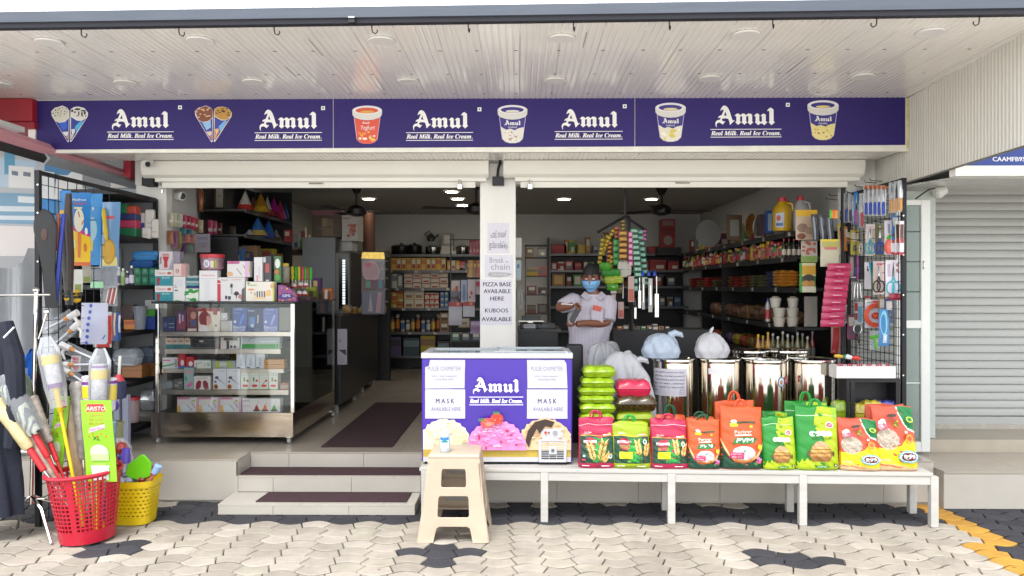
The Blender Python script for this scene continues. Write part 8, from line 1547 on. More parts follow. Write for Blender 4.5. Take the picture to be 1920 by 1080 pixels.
for c0 in range(2):
 for r_ in range(3):
  p=P(1459+c0*25-(r_==2)*(7 if c0==0 else-1),604-r_*17.5,7.2);p.z=ZS[3]+.001+r_*.088;b=MB();rr_=.055 if r_<2 else.05;b.lathe([(rr_*.78,0),(rr_,.07),(rr_*1.05,.072),(rr_*1.05,.084),(rr_*.4 if r_==2 else rr_*.9,.086+(.02 if r_==2 else 0))],M('#b5aea2',.5),p,20);tag(recentre(b.build('plastic_tub',smooth=True,angle=40)),f'cream plastic tub, {["bottom","middle","top"][r_]} of the {["left","right"][c0]} stack on the fourth right wall shelf','tub','cream tubs on the fourth right wall shelf')
bottle('cleaner_bottle','white bottle with a blue cap left of the cream tubs',1438,560,603,7.35,9,'#b0b0b4','#1f3a9a','#a83a3a')
for k in range(8):
 d=7.6+k*.36;pillow(CX+(XW+.03)*FPX/d,CX+(XW+.3)*FPX/d,CY-(ZS[3]+.13+.03*(k%2)-EYE)*FPX/d,CY-(ZS[3]+.001-EYE)*FPX/d,d,.3,M(['#8a6a4a','#7a5a48','#6a4a3a'][k%3],.3,var=.6,scale=26,coat=.4),f'brown net packet of nuts or roots, {ORD(k,8)} from the tubs backwards','brown packets on the fourth right wall shelf',seed=k)
for k in range(12):
 px=1420+k*9.2;d=7.15+(k%2)*.14;c='#a8781c' if k<3 else('#6a6440' if k<11 else '#7a2a24');sjar('oil_bottle',(f'amber oil bottle, {ORD(k,3)} of three'if k<3 else('dark red bottle at the right end' if k==11 else f'greenish oil bottle, {["first","second","third","fourth","fifth","sixth","seventh","eighth"][k-3]} right of the amber ones'))+' on the lowest right wall shelf',X(px,d),d,ZS[4]+.001,.026,[.25,.23,.27][k%3],c,'#b8b8b8' if k>2 else '#c9a51c','#6a6a60','oil bottles on the lowest right wall shelf')
for k in range(9):d=7.6+k*.3;pillow(CX+(XW+.03)*FPX/d,CX+(XW+.28)*FPX/d,CY-(ZS[4]+.13-EYE)*FPX/d,CY-(ZS[4]+.001-EYE)*FPX/d,d,.24,M(['#a8442c','#b0a030','#5a3a6a','#8a6a2a'][k%4],.3,var=.4,scale=30,coat=.4),f'{["red","yellow","violet","ochre"][k % 4]} snack packet behind the oil bottles on the lowest right shelf','snack packets on the lowest right wall shelf',seed=k)
rb_=thing('shelf_unit','dark shelf unit on the back wall of the right bay','shelf unit',(X(1120,12.2),12.3,ZF));d=12.1;R0_,R1_=X(1030,d),X(1290,d);RY=[476,507,537,575,620]
for y in RY:MB().box(R0_,R1_,d,d+.4,Z(y,d)-.03,Z(y,d),SHB).build('shelf',rb_);MB().box(R0_,R1_,d-.006,d-.0005,Z(y,d)-.03,Z(y,d)+.005,SHE).build('shelf_edge',rb_)
MB().box(R0_,R1_,d+.401,d+.42,ZF,Z(476,d),SHB).build('back_panel',rb_);MB().box(R0_-.02,R0_,d,d+.42,ZF,Z(445,d),SHB).build('side_panel',rb_)
def rrow(i,items,what):
 for k,(px,w,h,c,c2,st)in enumerate(items):sbox('carton',f'{KN.get(c,"dark")} {what}',X(px,d+.06),X(px+w,d+.06),d+.06,.15,Z(RY[i],d)+.001,h*d/FPX,c,c2,what,st)
rrow(0,[(1034,28,18,'#8f3030','#a83a3a',2),(1058,7,26,'#b5702c','#c9a24a',0),(1066,12,26,'#4a8a4a','#b0a030',1),(1083,14,18,'#b0a030','#c9a24a',3),(1098,9,32,'#8a6a4a','#b58a3a',0),(1112,10,16,'#6a7a80','#3a3a44',0),(1215,28,14,'#8f3030','#a83a3a',2)],'pack on the top back shelf of the right bay')
rrow(1,[(1034,10,15,'#a83a3a','#c9c4b8',0),(1046,12,16,'#8f3030','#c9c4b8',1),(1060,14,18,'#a83a3a','#6a7a80',0),(1078,12,15,'#8f3030','#b56a6a',2),(1093,10,18,'#5a3a2c','#c9c4b8',0),(1105,9,16,'#4a8a4a','#b0a030',3),(1190,26,18,'#8f3030','#a83a3a',1),(1218,30,20,'#8f3030','#a83a3a',1),(1252,20,18,'#a83a3a','#8f3030',1)],'pack on the second back shelf of the right bay')
rrow(2,[(1035,24,24,'#8a6a4a','#c2a060',3),(1062,10,20,'#5a3a2c','#8f3030',0),(1075,16,22,'#4a8a4a','#c9c4b8',3),(1200,16,18,'#3a3a44','#6a7a80',0),(1225,16,20,'#5a3a2c','#a83a3a',0),(1250,16,18,'#3a3a44','#6a7a80',0)],'pack on the third back shelf of the right bay')
rrow(3,[(1180+k*14,11,18,['#3a3a44','#5a3a2c','#2a3f6a','#8a6a4a'][k%4],'#6a7a80',k%4)for k in range(7)],'pack on the fourth back shelf of the right bay')
carton('red_carton','tall red carton with a white panel on top of the right back shelves','carton',(1239,411,1265,464),11.9,.2,'#8a1f24',lambda c:(c.rect(.1,.76,.9,.95,'#8a6a6a'),c.ell(.5,.25,.32,.17,'#8f8478'),c.rect(0,.6,1,.64,'#3a1416'),c.rect(.3,.46,.7,.56,'#5a2a2a')),None);MB().box(X(1232,11.9),X(1275,11.9),11.85,12.09,Z(476,11.9)-.02,Z(464,11.9)-.001,SHB).build('wall_ledge');tag(bpy.data.objects['wall_ledge'],'dark ledge under the tall red carton','ledge')
wr=thing('wire_rack','dark wire rack of small packs behind the notice pillar in the right bay','rack',(X(1008,10.5),10.5,ZF));d=10.6
for px in(984,1030):MB().box(X(px,d),X(px+2.5,d),d,d+.03,ZF,Z(459,d),M('#4a4a4a',.4,.5)).build('post',wr)
for y in(459,482,517,552,588):MB().box(X(984,d),X(1032,d),d,d+.25,Z(y,d)-.015,Z(y,d),M('#2c2c2e',.4,.5)).build('shelf',wr)
for k,(px,y,w,h,c)in enumerate(((987,482,13,17,'#8a6a2a'),(1008,482,15,18,'#8a8a84'),(988,517,20,14,'#b0901c'),(1010,517,15,16,'#b5484a'),(988,552,18,16,'#7a3028'),(1009,552,16,14,'#4a3a30'),(988,588,17,16,'#6a3a2c'),(1008,588,18,18,'#5a3a34'))):sbox('rack_pack',f'{["ochre","silver grey","yellow","coral red","brick red","brown","rust","dark brown"][k]} pack on the wire rack behind the pillar',X(px,d+.02),X(px+w,d+.02),d+.02,.1,Z(y,d)+.001,h*d/FPX,c,'#6a6a60',None,k%4,cat='packet')
for r_,lab,c in(((967.5,446,978,482),'blank white card sticking out right of the notice pillar','#b8b6b4'),((967.5,488,977,525),'pale framed card with blue print right of the notice pillar','#a8aaa6')):notice(r_,7.1,lab,(lambda c_:(c_.rect(.1,.1,.85,.9,'#8fa8b4'),c_.rect(.2,.6,.7,.8,'#3a6a90')))if r_[1]>480 else None,mat=M(c,.7),name='card')
blob('clear_bag','clear crumpled plastic bag hanging right of the notice pillar','plastic bag',(X(974,7.15),7.15,Z(580,7.15)),.045,.04,.21,film('#9a9894',.4),91,wob=.15)
wc=thing('sales_counter','black sales counter behind the freezer in the right bay','counter',(X(1010,7.4),7.4,ZF));d=7.25
MB().box(X(967,d)+.02,X(1046,d),d,d+.6,ZF,Z(622,d),M('#121217',.4)).build('body',wc);MB().box(X(967,d)+.015,X(1052,d),d-.02,d+.62,Z(622,d)+.001,Z(617,d),M('#1d1d22',.25)).build('worktop',wc)
t=thing('weighing_scale','steel weighing scale with a label plate on the black sales counter','scale',P(996,616,d+.1));z0=Z(617,d)+.001
MB().box(X(975,d),X(1018,d),d+.05,d+.3,z0,z0+.05,M('#26262b',.4)).build('body',t,bevel=.006);MB().box(X(972,d),X(1020,d),d+.02,d+.33,z0+.068,z0+.078,CHROME).build('pan',t,bevel=.003);MB().box(X(990,d),X(1000,d),d+.15,d+.2,z0+.0505,z0+.0675,STEEL).build('neck',t);MB().box(X(978,d),X(1015,d),d+.2,d+.33,z0+.0785,z0+.115,M('#1c1c20',.4)).build('tray_guard',t);c_=front_canvas(X(982,d),X(1004,d),d+.0495,z0+.004,z0+.044);c_.rect(0,0,1,1,'#a8a8ac');c_.rect(.1,.55,.9,.65,'#5a5a60');c_.rect(.1,.3,.7,.38,'#5a5a60');c_.build('label',t)
pillow(1008,1042,607,617,d+.02,.2,film('#8a8c90',.5),'clear flat plastic packet lying right of the weighing scale',None,seed=3)
b=MB();b.box(X(1062,6.5),X(1094,6.5),6.5,6.56,ZF,Z(645,6.5),M('#1b1b20',.5));tag(recentre(b.build('chair_back',bevel=.03,seg=3)),'black rounded chair back between the freezer and the shopkeeper','chair');bpy.data.objects['chair_back'].name='office_chair'
sr=thing('sachet_rack','dark hanging rack of sachet strips right of the shopkeeper','rack',P(1175,405,7.2));d=7.2
b=MB();b.tube([P(1172,350,d),P(1172,408,d)],.012,SHB,6);b.build('hanger',sr)
for a,c in(((1120,436),(1172,406)),((1172,406),(1210,432)),((1145,522),(1244,517))):b=MB();b.tube([P(*a,d),P(*c,d)],.014,SHB,6);b.build('arm',sr)
b=MB();b.tube([P(1178,405,d+.02),P(1184,620,d+.02)],.022,SHB,6);b.build('post',sr)
GSA='sachet strips on the hanging rack'
def strip(x0,x1,y0,y1,n,c,c2,dd,lab,sl=0):
 t=thing('sachet_strip',lab,'sachet strip',P((x0+x1)/2,y0,dd),GSA);m=M(c,.3,coat=.4)
 for k in range(n):
  ya,yb2=y0+(y1-y0)*k/n,y0+(y1-y0)*(k+1)/n;sx=sl*k;b=MB();b.grid(lambda u,v:P(x0+sx+(x1-x0)*u,yb2-.6+(ya-yb2+1.2)*v,dd)+Vector((0,-.012*math.sin(math.pi*u)*math.sin(math.pi*v),0)),5,4,m);o=b.build('sachet',t,smooth=True)
  c_=Canvas(lambda u,v,off:P(x0+sx+(x1-x0)*u,yb2-.6+(ya-yb2+1.2)*v,dd)+Vector((0,-.012*math.sin(math.pi*u)*math.sin(math.pi*v)-.002-off,0)),.08,.06,.02);c_.rect(.14,.2,.86,.8,c2);c_.build('print',o)
strip(1181,1196,428,520,9,'#1c5a44','#8ab0a0',7.15,'long dark green and mint sachet strip, front one',1.0);strip(1194,1206,430,536,10,'#1a4a3a','#7aa898',7.2,'long dark green and mint sachet strip, rear one',1.2);strip(1178,1186,434,500,6,'#b8447a','#c9a8b8',7.13,'pink and white sachet strip beside the mint strips');strip(1150,1161,448,498,4,'#1c6a2c','#3f8a44',7.15,'bright green sachet strip left of the rack post');strip(1160,1176,432,486,5,'#6a3a20','#b58a34',7.12,'brown and gold sachet strip next to the rack post');strip(1146,1152,430,475,7,'#a8861c','#c9a83a',7.2,'slim golden sachet strip leaning left',-3.2);strip(1136,1143,440,480,5,'#8f7a1c','#b59a34',7.22,'second slim golden strip farthest left on the rack',-2.4);strip(1204,1212,430,452,3,'#6a2a54','#a86a94',7.2,'short plum sachet strip at the right end of the rack')
for k in range(6):pillow(1124+k*4.5,1146+k*4.5,492+(k*13)%40,506+(k*13)%40,7.1,.08,M(['#3f8a24','#2f7a2c','#9aa83a'][k%3],.3,var=.3,coat=.5),f'green crinkled packet, {["first","second","third","fourth","fifth","sixth"][k]} in the bunch above the shopkeeper','green packets on the hanging rack',seed=k)
for k in range(2):pillow(1158+k*9,1178+k*6,490+k*4,520-k*3,7.12,.06,M('#a8a49a',.4,var=.3),['white crumpled packet under the gold strip','pale packet beside the white crumpled one'][k],None,seed=20+k)
GT='steel kitchen tools on the hanging rack'
def tool(px,y0,y1,w,kind,lab,dd=7.15):
 t=thing('steel_tool',lab,'kitchen tool',P(px,y0,dd),GT);a,c=P(px,y0,dd),P(px,y1,dd)
 if kind=='spatula':
  b=MB();b.tube([a,a+(c-a)*.45],.006,CHROME,6);b.build('handle',t);b=MB();b.box(a.x-w,a.x+w,dd-.003,dd+.003,c.z,a.z+(c.z-a.z)*.42,M('#d6d6d2',.18,.9));b.build('blade',t,bevel=.004)
 elif kind=='card':
  b=MB();b.box(a.x-w,a.x+w,dd-.003,dd+.003,c.z,a.z,M('#a8a6a2',.35,coat=.3));b.build('card',t);b=MB();b.box(a.x-w*.5,a.x+w*.5,dd-.009,dd-.0035,a.z+(c.z-a.z)*.8,a.z+(c.z-a.z)*.2,CHROME);b.build('blade',t,bevel=.003)
 elif kind=='redcard':
  b=MB();b.box(a.x-w,a.x+w,dd-.003,dd+.003,c.z,a.z,M('#a88a84',.35));b.build('card',t);b=MB();b.box(a.x-w*.8,a.x+w*.8,dd-.006,dd-.0035,c.z+.01,a.z+(c.z-a.z)*.5,print_mat('#a84a34'));b.build('print',t)
 return t
tool(1150,518,550,.026,'card','wide steel cutter on a pale card, left on the tool row');tool(1150,552,582,.02,'redcard','small red printed card under the wide steel cutter');tool(1168,520,560,.004,'spatula','thin steel skewer bundle beside the wide cutter');tool(1183,518,566,.028,'redcard','red and clear tool card in the middle of the tool row');tool(1164,566,597,.026,'redcard','red topped knife set low on the tool row');tool(1199,520,578,.014,'spatula','bright steel spatula right of the red tool card');tool(1206,520,580,.012,'card','clear sleeve with a slim steel tool');tool(1219,522,585,.018,'card','steel bottle opener on a dark card');tool(1231,518,595,.02,'spatula','longest bright steel spatula at the right end of the row');tool(1191,560,598,.012,'spatula','short steel tool hanging low under the row')
for k,px in enumerate((1204,1216,1227)):b=MB();p=P(px,517,7.15);b.lathe([(.02,0),(.017,.025),(.009,.04),(.0001,.05)],M('#1f3f9a',.35),p,10);tag(recentre(b.build('cone_stopper',smooth=True)),f'blue cone stopper, {ORD(k,3)} of three on the tool rack bar','stopper','blue cones on the tool rack')
lc=thing('lower_counter','dark low counter of small goods under the hanging tools','counter',(X(1190,7.5),7.5,ZF));MB().box(X(1150,7.4),X(1330,7.4),7.4,7.8,ZF,Z(618,7.4),M('#17161a',.5)).build('body',lc)
for k in range(9):sbox('small_pack',f'{["orange","grey","tan","olive","green","brown","grey","amber","dark"][k]} small pack on the dark low counter under the hanging tools',X(1158+k*11,7.42),X(1167+k*11,7.42),7.42,.08,Z(618,7.4)+.001,[.03,.04,.05,.03][k%4],['#b5702c','#bdb7ac','#c2a060','#6a6a4a','#4a8a4a','#8a6a4a','#bdb7ac','#b5702c','#3a3a44'][k],'#3a3a44',None,k%4,cat='packet')
pdp=6.92;px0=1108
def Q(px,py,dd=0):return P(px,py,pdp+dd)
man=thing('person','man in a pale striped short sleeved shirt and blue face mask counting at the counter','person',(X(px0,pdp),pdp,ZF))
SKIN=M('#7a4c39',.5,var=.08,scale=14);HAIR=M('#0c0a0a',.6,bump=.6,bscale=200);
def shirt_mat():
 m=M('#b5aeb4',.8,var=.04,scale=9,bump=.25,bscale=30,key='shirt');nt=m.node_tree
 b_=[n for n in nt.nodes if n.type=='BSDF_PRINCIPLED'][0];tc=nt.nodes.new('ShaderNodeTexCoord');w=nt.nodes.new('ShaderNodeTexWave');w.bands_direction='X';w.inputs['Scale'].default_value=26;mx=nt.nodes.new('ShaderNodeMix');mx.data_type='RGBA';mx.inputs['A'].default_value=(*lin('#9d97a8'),1);mx.inputs['B'].default_value=(*lin('#c0bac0'),1)
 nt.links.new(tc.outputs['Object'],w.inputs['Vector']);nt.links.new(w.outputs['Fac'],mx.inputs['Factor']);nt.links.new(mx.outputs['Result'],b_.inputs['Base Color']);return m
SHIRT=shirt_mat()
def skin_mesh(verts,edges,radii,m,name,parent,sub=2,root=0):
 me=bpy.data.meshes.new(name);org=wloc(parent);me.from_pydata([tuple(Vector(v)-org)for v in verts],edges,[]);o=bpy.data.objects.new(name,me);COL.objects.link(o)
 md=o.modifiers.new('s','SKIN');
 for i,r_ in enumerate(radii):
  sv=me.skin_vertices[0].data[i];sv.radius=r_ if isinstance(r_,tuple)else(r_,r_);sv.use_root=(i==root)
 md.use_smooth_shade=True;ss=o.modifiers.new('d','SUBSURF');ss.levels=sub;ss.render_levels=sub
 dg=bpy.context.evaluated_depsgraph_get();dg.update();m2=bpy.data.meshes.new_from_object(o.evaluated_get(dg));bpy.data.objects.remove(o)
 m2.materials.clear();m2.materials.append(m);m2.polygons.foreach_set('use_smooth',[True]*len(m2.polygons));m2.polygons.foreach_set('material_index',[0]*len(m2.polygons))
 o=bpy.data.objects.new(name,m2);COL.objects.link(o);o.parent=parent;return o
E0=10
pel,chest,neck=Q(1100,668),Q(1110,585),Q(1112,550)
shL,shR=Q(1076,566),Q(1139,568)
elL,wrL,haL=Q(1046,577,-.12),Q(1066,575,-.24),Q(1076,571,-.27)
elR,wrR,haR=Q(1138,607,-.08),Q(1094,606,-.22),Q(1079,608,-.25)
head=Q(1108,522,-.04)
hipL,hipR=Q(1086,690),Q(1116,690);zf=ZF
kL,kR=Vector((hipL.x-.01,pdp-.03,ZF+.46)),Vector((hipR.x+.01,pdp-.02,ZF+.46));aL,aR=Vector((kL.x,pdp+.02,ZF+.08)),Vector((kR.x,pdp+.02,ZF+.08));tL,tR=aL+Vector((-.01,-.14,-.045)),aR+Vector((.01,-.14,-.045))
V=[pel,(pel+chest)/2,chest,neck,head+Vector((0,0,-.09)),shL,elL,wrL,haL,shR,elR,wrR,haR,hipL,kL,aL,tL,hipR,kR,aR,tR]
Ed=[(0,1),(1,2),(2,3),(3,4),(2,5),(5,6),(6,7),(7,8),(2,9),(9,10),(10,11),(11,12),(0,13),(13,14),(14,15),(15,16),(0,17),(17,18),(18,19),(19,20)]
Rd=[(.13,.095),(.13,.095),(.125,.09),.055,.055,.055,.042,.03,.034,.055,.043,.03,.034,.085,.06,.045,.035,.085,.06,.045,.035]
skin_mesh(V,Ed,Rd,SKIN,'body',man)
def hand(h,dirs,m):
 for k,(a,b_,c,r_)in enumerate(dirs):
  pts=[h+Vector(a)*.4,h+Vector(a),h+Vector(b_),h+Vector(c)];b=MB();b.tube(pts,[r_,r_,r_*.92,r_*.7],SKIN,8);b.build('thumb' if k==4 else 'finger',m,smooth=True)
hand(haL,[((.03,-.02,.012),(.055,-.03,-.012),(.05,-.03,-.045),.0085),((.034,-.01,.004),(.06,-.016,-.022),(.054,-.018,-.056),.0088),((.034,.004,-.002),(.058,.0,-.03),(.05,-.004,-.06),.0085),((.03,.016,-.006),(.05,.014,-.03),(.044,.01,-.05),.0075),((.012,-.03,-.012),(.028,-.045,-.03),(.04,-.042,-.048),.0095)],man)
hand(haR,[((-.034,-.02,-.01),(-.06,-.028,-.004),(-.07,-.03,.02),.0085),((-.036,-.008,-.014),(-.066,-.014,-.01),(-.078,-.018,.014),.0088),((-.036,.006,-.016),(-.062,.004,-.014),(-.074,.0,.008),.0085),((-.03,.018,-.016),(-.05,.018,-.016),(-.062,.014,.004),.0075),((-.012,-.03,.008),(-.03,-.044,.02),(-.05,-.042,.028),.0095)],man)
HZ=Matrix.Rotation(-.22,4,'Z')@Matrix.Rotation(.26,4,'X')
def hd_(u,v):
 a,b_=2*math.pi*u,math.pi*(v-.5);x,y,z=math.cos(b_)*math.cos(a)*.076,math.cos(b_)*math.sin(a)*.096,math.sin(b_)*.122
 if z<0:k=1-.34*(-z/.122)**1.6;x*=k;y=y*k-.012*(-z/.122)
 if y<0:y*=.94
 return head+(HZ@Vector((x,y,z)))
b=MB();b.grid(hd_,28,20,SKIN,closeu=True);b.build('head',man,smooth=True,angle=80)
def hp(x,y,z):return head+(HZ@Vector((x,y,z)))
b=MB();b.tube([hp(0,-.088,.022),hp(0,-.104,-.006),hp(0,-.108,-.022),hp(0,-.09,-.034)],[.009,.012,.016,.012],SKIN,8);b.build('nose',man,smooth=True)
for s_ in(-1,1):
 b=MB();b.lathe([(.0001,-.011),(.010,-.005),(.012,0),(.010,.005),(.0001,.011)],M('#c9c2ba',.2),hp(s_*.031,-.079,.012),10);ey=b.build('eye',man,smooth=True);b=MB();b.lathe([(.0001,-.006),(.0058,0),(.0001,.006)],M('#120c0a',.2),hp(s_*.031,-.088,.010),8);b.build('iris',ey,smooth=True)
 b=MB();b.tube([hp(s_*.014,-.093,.033),hp(s_*.032,-.09,.04),hp(s_*.05,-.075,.034)],[.004,.006,.003],HAIR,6);b.build('eyebrow',man,smooth=True)
 b=MB();b.tube([hp(s_*.076,.0,.022),hp(s_*.086,.008,.012),hp(s_*.084,.006,-.012),hp(s_*.074,-.002,-.028)],[.008,.014,.012,.007],SKIN,8);b.build('ear',man,smooth=True)
def hr_(u,v):
 a=2*math.pi*u;lo=.046+.007*math.sin(a*11)if math.sin(a)<-.35 else(-.015 if math.sin(a)<.3 else-.06);b0=math.asin(max(-.9,min(.9,lo/.122)));b_=b0+(math.pi/2-b0)*v;k=1.06+.03*math.sin(a*9+v*7)*(1-v)+.025*math.sin(a*23+v*31)*(1-v*v)
 return head+(HZ@Vector((math.cos(b_)*math.cos(a)*.078*k,math.cos(b_)*math.sin(a)*.097*k,math.sin(b_)*.128*1.08)))
b=MB();b.grid(hr_,44,14,HAIR,closeu=True);b.build('hair',man,smooth=True,angle=80)
MSK=M('#6fa3cf',.75,bump=.2,bscale=60);
def mk(u,v):
 a=math.pi*(1.08+.84*u);pl_=.003*math.sin(v*19)*math.sin(math.pi*u);k=1.10+.16*math.sin(math.pi*u)*math.sin(math.pi*min(1,v*1.1));z=-.112+.118*v-(.03*(abs(u-.5)*2)**2*(.5-v)*-1);zz=max(-.119,min(.119,z));cb=math.sqrt(max(.05,1-(zz/.122)**2));kk=1-.25*(-z/.122)**1.6 if z<0 else 1
 return hp(math.cos(a)*.078*k*max(cb,.62)*kk,(math.sin(a)*.098*k*max(cb,.68)*kk)-.006-pl_,z)
b=MB();b.grid(mk,26,16,MSK);b.build('face_mask',man,smooth=True,angle=80)
for s_ in(-1,1):b=MB();b.tube([hp(s_*.074,-.03,-.004),hp(s_*.083,.006,.02)],.0022,M('#b9c4cc',.6),5);b.tube([hp(s_*.07,-.03,-.06),hp(s_*.082,.004,-.02)],.0022,M('#b9c4cc',.6),5);b.build('mask_loop',man)
def tor(u,v):
 a=2*math.pi*u;z0,z1=Q(0,682).z,Q(0,552).z;t_=v;c=pel+(neck-pel)*t_;w=[.205,.19,.178,.182,.205,.212,.16,.075];dpt=[.15,.14,.135,.14,.142,.128,.1,.07];f=t_*(len(w)-1);i=min(int(f),len(w)-2);q=f-i;W=w[i]+(w[i+1]-w[i])*q;D=dpt[i]+(dpt[i+1]-dpt[i])*q
 fold=1+.018*math.sin(a*6+t_*9)*(1-t_)+.014*math.sin(a*11-t_*14)
 return Vector((c.x+W*math.cos(a)*fold,c.y+D*math.sin(a)*fold,z0+(z1-z0)*t_+.012*math.sin(a)*(t_<.05)))
b=MB();b.grid(tor,56,34,SHIRT,closeu=True);b.build('shirt',man,smooth=True,angle=80)
def sleeve(s_,e_,t1,r0,r1,nm='sleeve'):
 pts=[s_+(s_-e_)*.25,s_,s_+(e_-s_)*t1*.5,s_+(e_-s_)*t1*.97,s_+(e_-s_)*t1];b=MB();b.tube(pts,[r0*.7,r0,(r0+r1)/2,r1,r1*.92],SHIRT,16);b.build(nm,man,smooth=True,angle=60)
sleeve(shL,elL,.78,.085,.062);sleeve(shR,elR,.88,.088,.075)
for s_ in(-1,1):b=MB();b.add([neck+Vector((s_*.075,.0,.02)),neck+Vector((s_*.012,-.085,-.03)),neck+Vector((s_*.06,-.105,-.065)),neck+Vector((s_*.115,-.05,-.02))],[(0,1,2,3)],SHIRT);o=b.build('collar',man);sm=o.modifiers.new('t','SOLIDIFY');sm.thickness=.006
b=MB()
for k in range(6):b.lathe([(.006,0),(.006,.003)],M('#c9c4c8',.4),Vector((pel.x+.025+(neck.x-pel.x)*(.9-.14*k),pel.y-[.118,.133,.142,.141,.137,.14][k]-.004,Q(0,556).z-.09-.085*k)),8,Matrix.Rotation(math.pi/2,4,'X'))
o=b.build('buttons',man);o['kind']='stuff'
pk=Q(1120,577,-.151);b=MB();b.box(pk.x-.055,pk.x+.05,pk.y-.004,pk.y+.006,pk.z-.13,pk.z-.012,SHIRT);b.build('pocket',man,bevel=.003)
b=MB();b.obox(Matrix.Translation(pk+Vector((-.002,-.006,-.005)))@Matrix.Rotation(.22,4,'Y'),.075,.006,.045,M('#b8402c',.4));tag(recentre(b.build('phone',bevel=.003)),'small orange red phone in the shopkeeper shirt pocket','phone')
DH=M('#b4b0b8',.85,var=.05,bump=.2,bscale=25)
def dh(u,v):a=2*math.pi*u;w=.2-.015*v;f=1+.05*math.sin(a*5+v*3);c=pel;return Vector((c.x+w*math.cos(a)*f,c.y+.15*math.sin(a)*f,ZF+.12+(Q(0,672).z-ZF-.12)*v))
b=MB();b.grid(dh,44,12,DH,closeu=True);b.build('dhoti',man,smooth=True,angle=80)
b=MB();b.tube([haL+Vector((-.01,-.03,0)),haL+Vector((-.11,-.05,.006))],.006,M('#c9c4bc',.4),6);tag(recentre(b.build('pen')),'pale pen in the raised hand of the shopkeeper','pen')
b=MB();b.obox(Matrix.Translation((haL+haR)/2+Vector((.0,-.05,.0)))@Matrix.Rotation(.5,4,'Y'),.05,.008,.13,M('#14161c',.3));tag(recentre(b.build('wallet')),'black wallet held between the hands of the shopkeeper','wallet')
# ================================================================ MORE GOODS, TAGS AND LITTER
for k in range(26):
 d=7.2+k*.19;z=ZS[[0,1,2,3][k%4]];MB().box(XW-.0085,XW-.0065,d,d+.06,z-.035,z+.002,M(['#b9b6ac','#a8a49a','#9aa89a'][k%3],.6)).build('price_tag',rs)
for k in range(14):
 i=1+k%4;x=bxa+.15+k*.1;MB().box(x,x+.05,bd_-.0095,bd_-.0065,Z(SY[i],bd_)-.03,Z(SY[i],bd_)+.004,M('#b5b1a4',.6)).build('price_tag',bs)
PK=[('#8f3030','dark red'),('#b5702c','orange'),('#3a6aa0','blue'),('#4a8a4a','green'),('#b0a030','yellow'),('#7a3a5a','plum'),('#8a6a4a','brown'),('#6a7a80','grey blue'),('#b56a6a','rose'),('#2a3f6a','navy')]
for k in range(11):
 c,nm=PK[(k*3)%10];d=8.55+k*.3
 if 9.4<d<9.95:continue
 sbox('carton',f'{nm} pack on the topmost right wall shelf, {["first","second","third","fourth","fifth","sixth","seventh","eighth","ninth","tenth","eleventh"][k]} behind the framed board',XW+.04,XW+.2,d,.12,ZS[0]+.001,[.16,.22,.19,.26][k%4],c,'#c9c4b8','packs on the topmost right wall shelf',k%4)
for k in range(8):
 c,nm=PK[(k*7+2)%10];d=7.75+k*.17;sbox('carton',f'{nm} pack on the lowest hat shelf, {ORD(k,8)}',-2.98+.02*(k%3),-2.82+.02*(k%3),d,.11,1.881,[.17,.13,.2,.15][k%4],c,'#8a6a4a','packs on the lowest hat shelf',(k+1)%4)
for k,(x0,x1,y0,y1,n,c,c2,sl,nm)in enumerate(((1126,1134,446,496,6,'#6a5a1c','#a8902c',-1.2,'olive gold'),(1140,1149,452,492,5,'#5a2a1c','#a8702c',-.8,'dark brown'),(1152,1160,424,448,3,'#7a2a20','#b5703a',0,'brick red'),(1164,1172,412,432,3,'#3a2f24','#a88a3a',0,'black gold'),(1162,1177,486,516,3,'#8a7a60','#b5a88a',0,'beige'),(1128,1140,498,530,3,'#2a6a24','#5f9a3a',0,'leaf green'),(1186,1196,520,548,2,'#1a4a3a','#7aa898',.8,'deep green'),(1143,1150,478,512,4,'#8a6a1c','#b5983a',-.6,'mustard'))):
 strip(x0,x1,y0,y1,n,c,c2,7.17+.02*(k%3),f'{nm} sachet strip in the crowded left part of the hanging rack',sl)
for k in range(9):
 c,nm=PK[(k*3+1)%10];px=[1588,1600,1612,1626,1640,1652,1664,1676,1594][k];y0=[425,432,380,555,500,556,560,404,590][k]
 card('packet',f'{nm} card in the rear layer of the right grid panel, {["first","second","third","fourth","fifth","sixth","seventh","eighth","ninth"][k]} added','packet',(px-8,y0,px+7,y0+46),dp(px)+.035,c,rects((.15,.55,.85,.9,'#b9b4ac'),(.3,.15,.7,.4,'#5a5a60')),GK)
for o in bpy.data.objects:
 if o.get('label','').endswith(' added'):o['label']=o['label'].rsplit(',',1)[0]
stick('brush','dark red handled brush in a checked sleeve, steepest of the left bunch','brush',P(140,965,4.98),P(52,742,4.98),[('pole',0,.5,.009,RST),('grip',.44,.6,.016,RST),('sleeve',.6,.99,(.03,.036),M('#9a8f86',.3,var=.6,scale=30,coat=.4))])
stick('mop','striped mop sleeve leaning behind the patterned brush','mop',P(134,965,5.05),P(30,700,5.06),[('pole',0,.45,.01,STEEL),('sleeve',.42,.98,(.034,.045),M('#8fa08a',.35,var=.5,scale=18,stretch=(1,1,.2),coat=.4)),('band',.7,.76,.047,YB)])
stick('brush','blue handled brush standing low at the right of the red basket','brush',P(190,980,5.08),P(206,790,5.1),[('pole',0,.6,.009,print_mat('#2a4a90')),('head',.6,1,(.03,.034),M('#7a8a9a',.4,var=.4,scale=24))])
stick('broom','grey wrapped broom between the two lime green packs','broom',P(160,985,5.06),P(140,716,5.09),[('pole',0,.45,.01,STEEL),('head',.45,1,(.03,.05),M('#8f8a84',.3,var=.45,scale=26,coat=.5))])
FW_=film('#e4e8ec',.16)
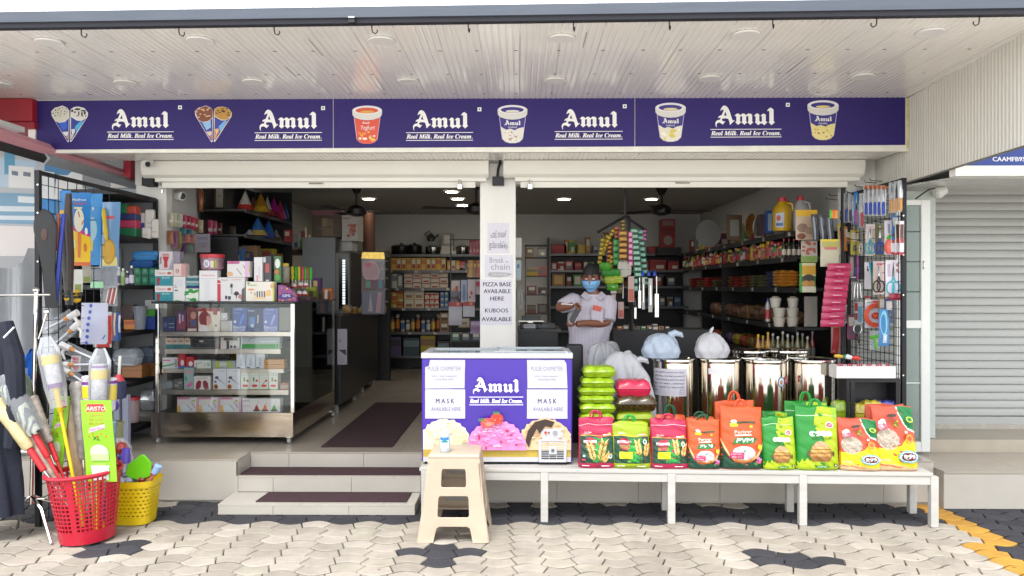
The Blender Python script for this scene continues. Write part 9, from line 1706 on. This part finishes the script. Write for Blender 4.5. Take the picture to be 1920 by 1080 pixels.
for nm,a,b_ in(('mop',P(106,765,4.95),P(80,632,4.95)),('mop.001',P(180,770,5.03),P(184,654,5.03)),('brush.001',P(62,812,4.9),P(-2,706,4.9))):
 o=bpy.data.objects.get(nm)
 if o:b=MB();b.tube([a,a+(b_-a)*.3,a+(b_-a)*.8,b_],[.05,.066,.066,.03],FW_,14,caps=False);b.build('wrapper',o,smooth=True)
for k in range(5):pillow(196+k*14,222+k*15,872+(k%3)*8,900+(k%2)*5,5.28+.03*(k%2),.1,M(['#9a5a50','#8f96a8','#7a6a9a','#b0b4ba','#a84a44'][k],.25,var=.5,scale=30,coat=.5),f'{["dull red","blue grey","violet","pale grey","red"][k]} crinkled packet among the goods of the yellow basket','goods in the yellow basket',seed=k)
r5=random.Random(3)
b=MB()
for k in range(90):
 x,y=r5.uniform(-2.6,3.6),DP-.035-abs(r5.gauss(0,.05))if r5.random()<.8 else r5.uniform(4.4,5.8);s_=r5.uniform(.004,.014);a=r5.random()*6;z=.002
 if X(405,5.5)-.05<x<SX1 and y>5.5:continue
 b.add([(x+s_*math.cos(a),y+s_*math.sin(a),z),(x-s_*.5*math.sin(a),y+s_*.5*math.cos(a),z+.004),(x-s_*math.cos(a),y-s_*math.sin(a),z+.001),(x+s_*.5*math.sin(a),y-s_*.5*math.cos(a),z)],[(0,1,2,3)],M(['#6a5a3c','#4a4438','#a8a49a','#3a3024'][k%4],.8))
o=b.build('litter');tag(o,kind='stuff')
for k in range(16):
 c,nm=[('#4a3a1c','dark olive'),('#2a4a24','dark green'),('#5a2a20','maroon'),('#7a6a2a','dull gold'),('#3a2a24','dark brown'),('#6a4a2a','bronze'),('#2a3a30','black green'),('#8a7a4a','straw')][k%8];px=1128+(k*17)%46;y0=436+k*6.6
 pillow(px,px+14+k%3*2,y0,y0+15,7.26+.02*(k%3),.06,M(c,.25,var=.45,scale=30,coat=.6),f'{nm} pouch in the {"upper" if k < 8 else "lower"} part of the crowded hanging rack','pouches on the hanging rack',seed=k)
# ================================================================ every repeat gets a label of its own
_by={}
bpy.context.view_layer.update()
for o in bpy.data.objects:
 if o.parent is None and o.get('category')and o.get('label'):_by.setdefault(o['label'],[]).append(o)
_ord=['first','second','third','fourth','fifth','sixth','seventh','eighth','ninth','tenth','eleventh','twelfth','thirteenth','fourteenth','fifteenth','sixteenth']
for lab,L in _by.items():
 if len(L)<2 or len(L)>16:continue
 lev=sorted({round(o.location.z/.03)for o in L});lev=[z for i,z in enumerate(lev)if i==0 or z-lev[i-1]>1]
 lv=lambda o:max(i for i,z in enumerate(lev)if round(o.location.z/.03)>=z)
 for k in range(len(lev)):
  S=sorted([o for o in L if lv(o)==k],key=lambda o:o.location.x/max(.5,o.location.y))
  for i,o in enumerate(S):
   w=('' if len(lev)==1 else ', '+('bottom' if k==0 else('top' if k==len(lev)-1 else _ord[k]+' lowest'))+' row')
   w+='' if len(S)==1 else ', '+('leftmost' if i==0 else('rightmost' if i==len(S)-1 else _ord[i]+' from the left'))
   o['label']=lab+w
   if not o.get('group'):o['group']=lab
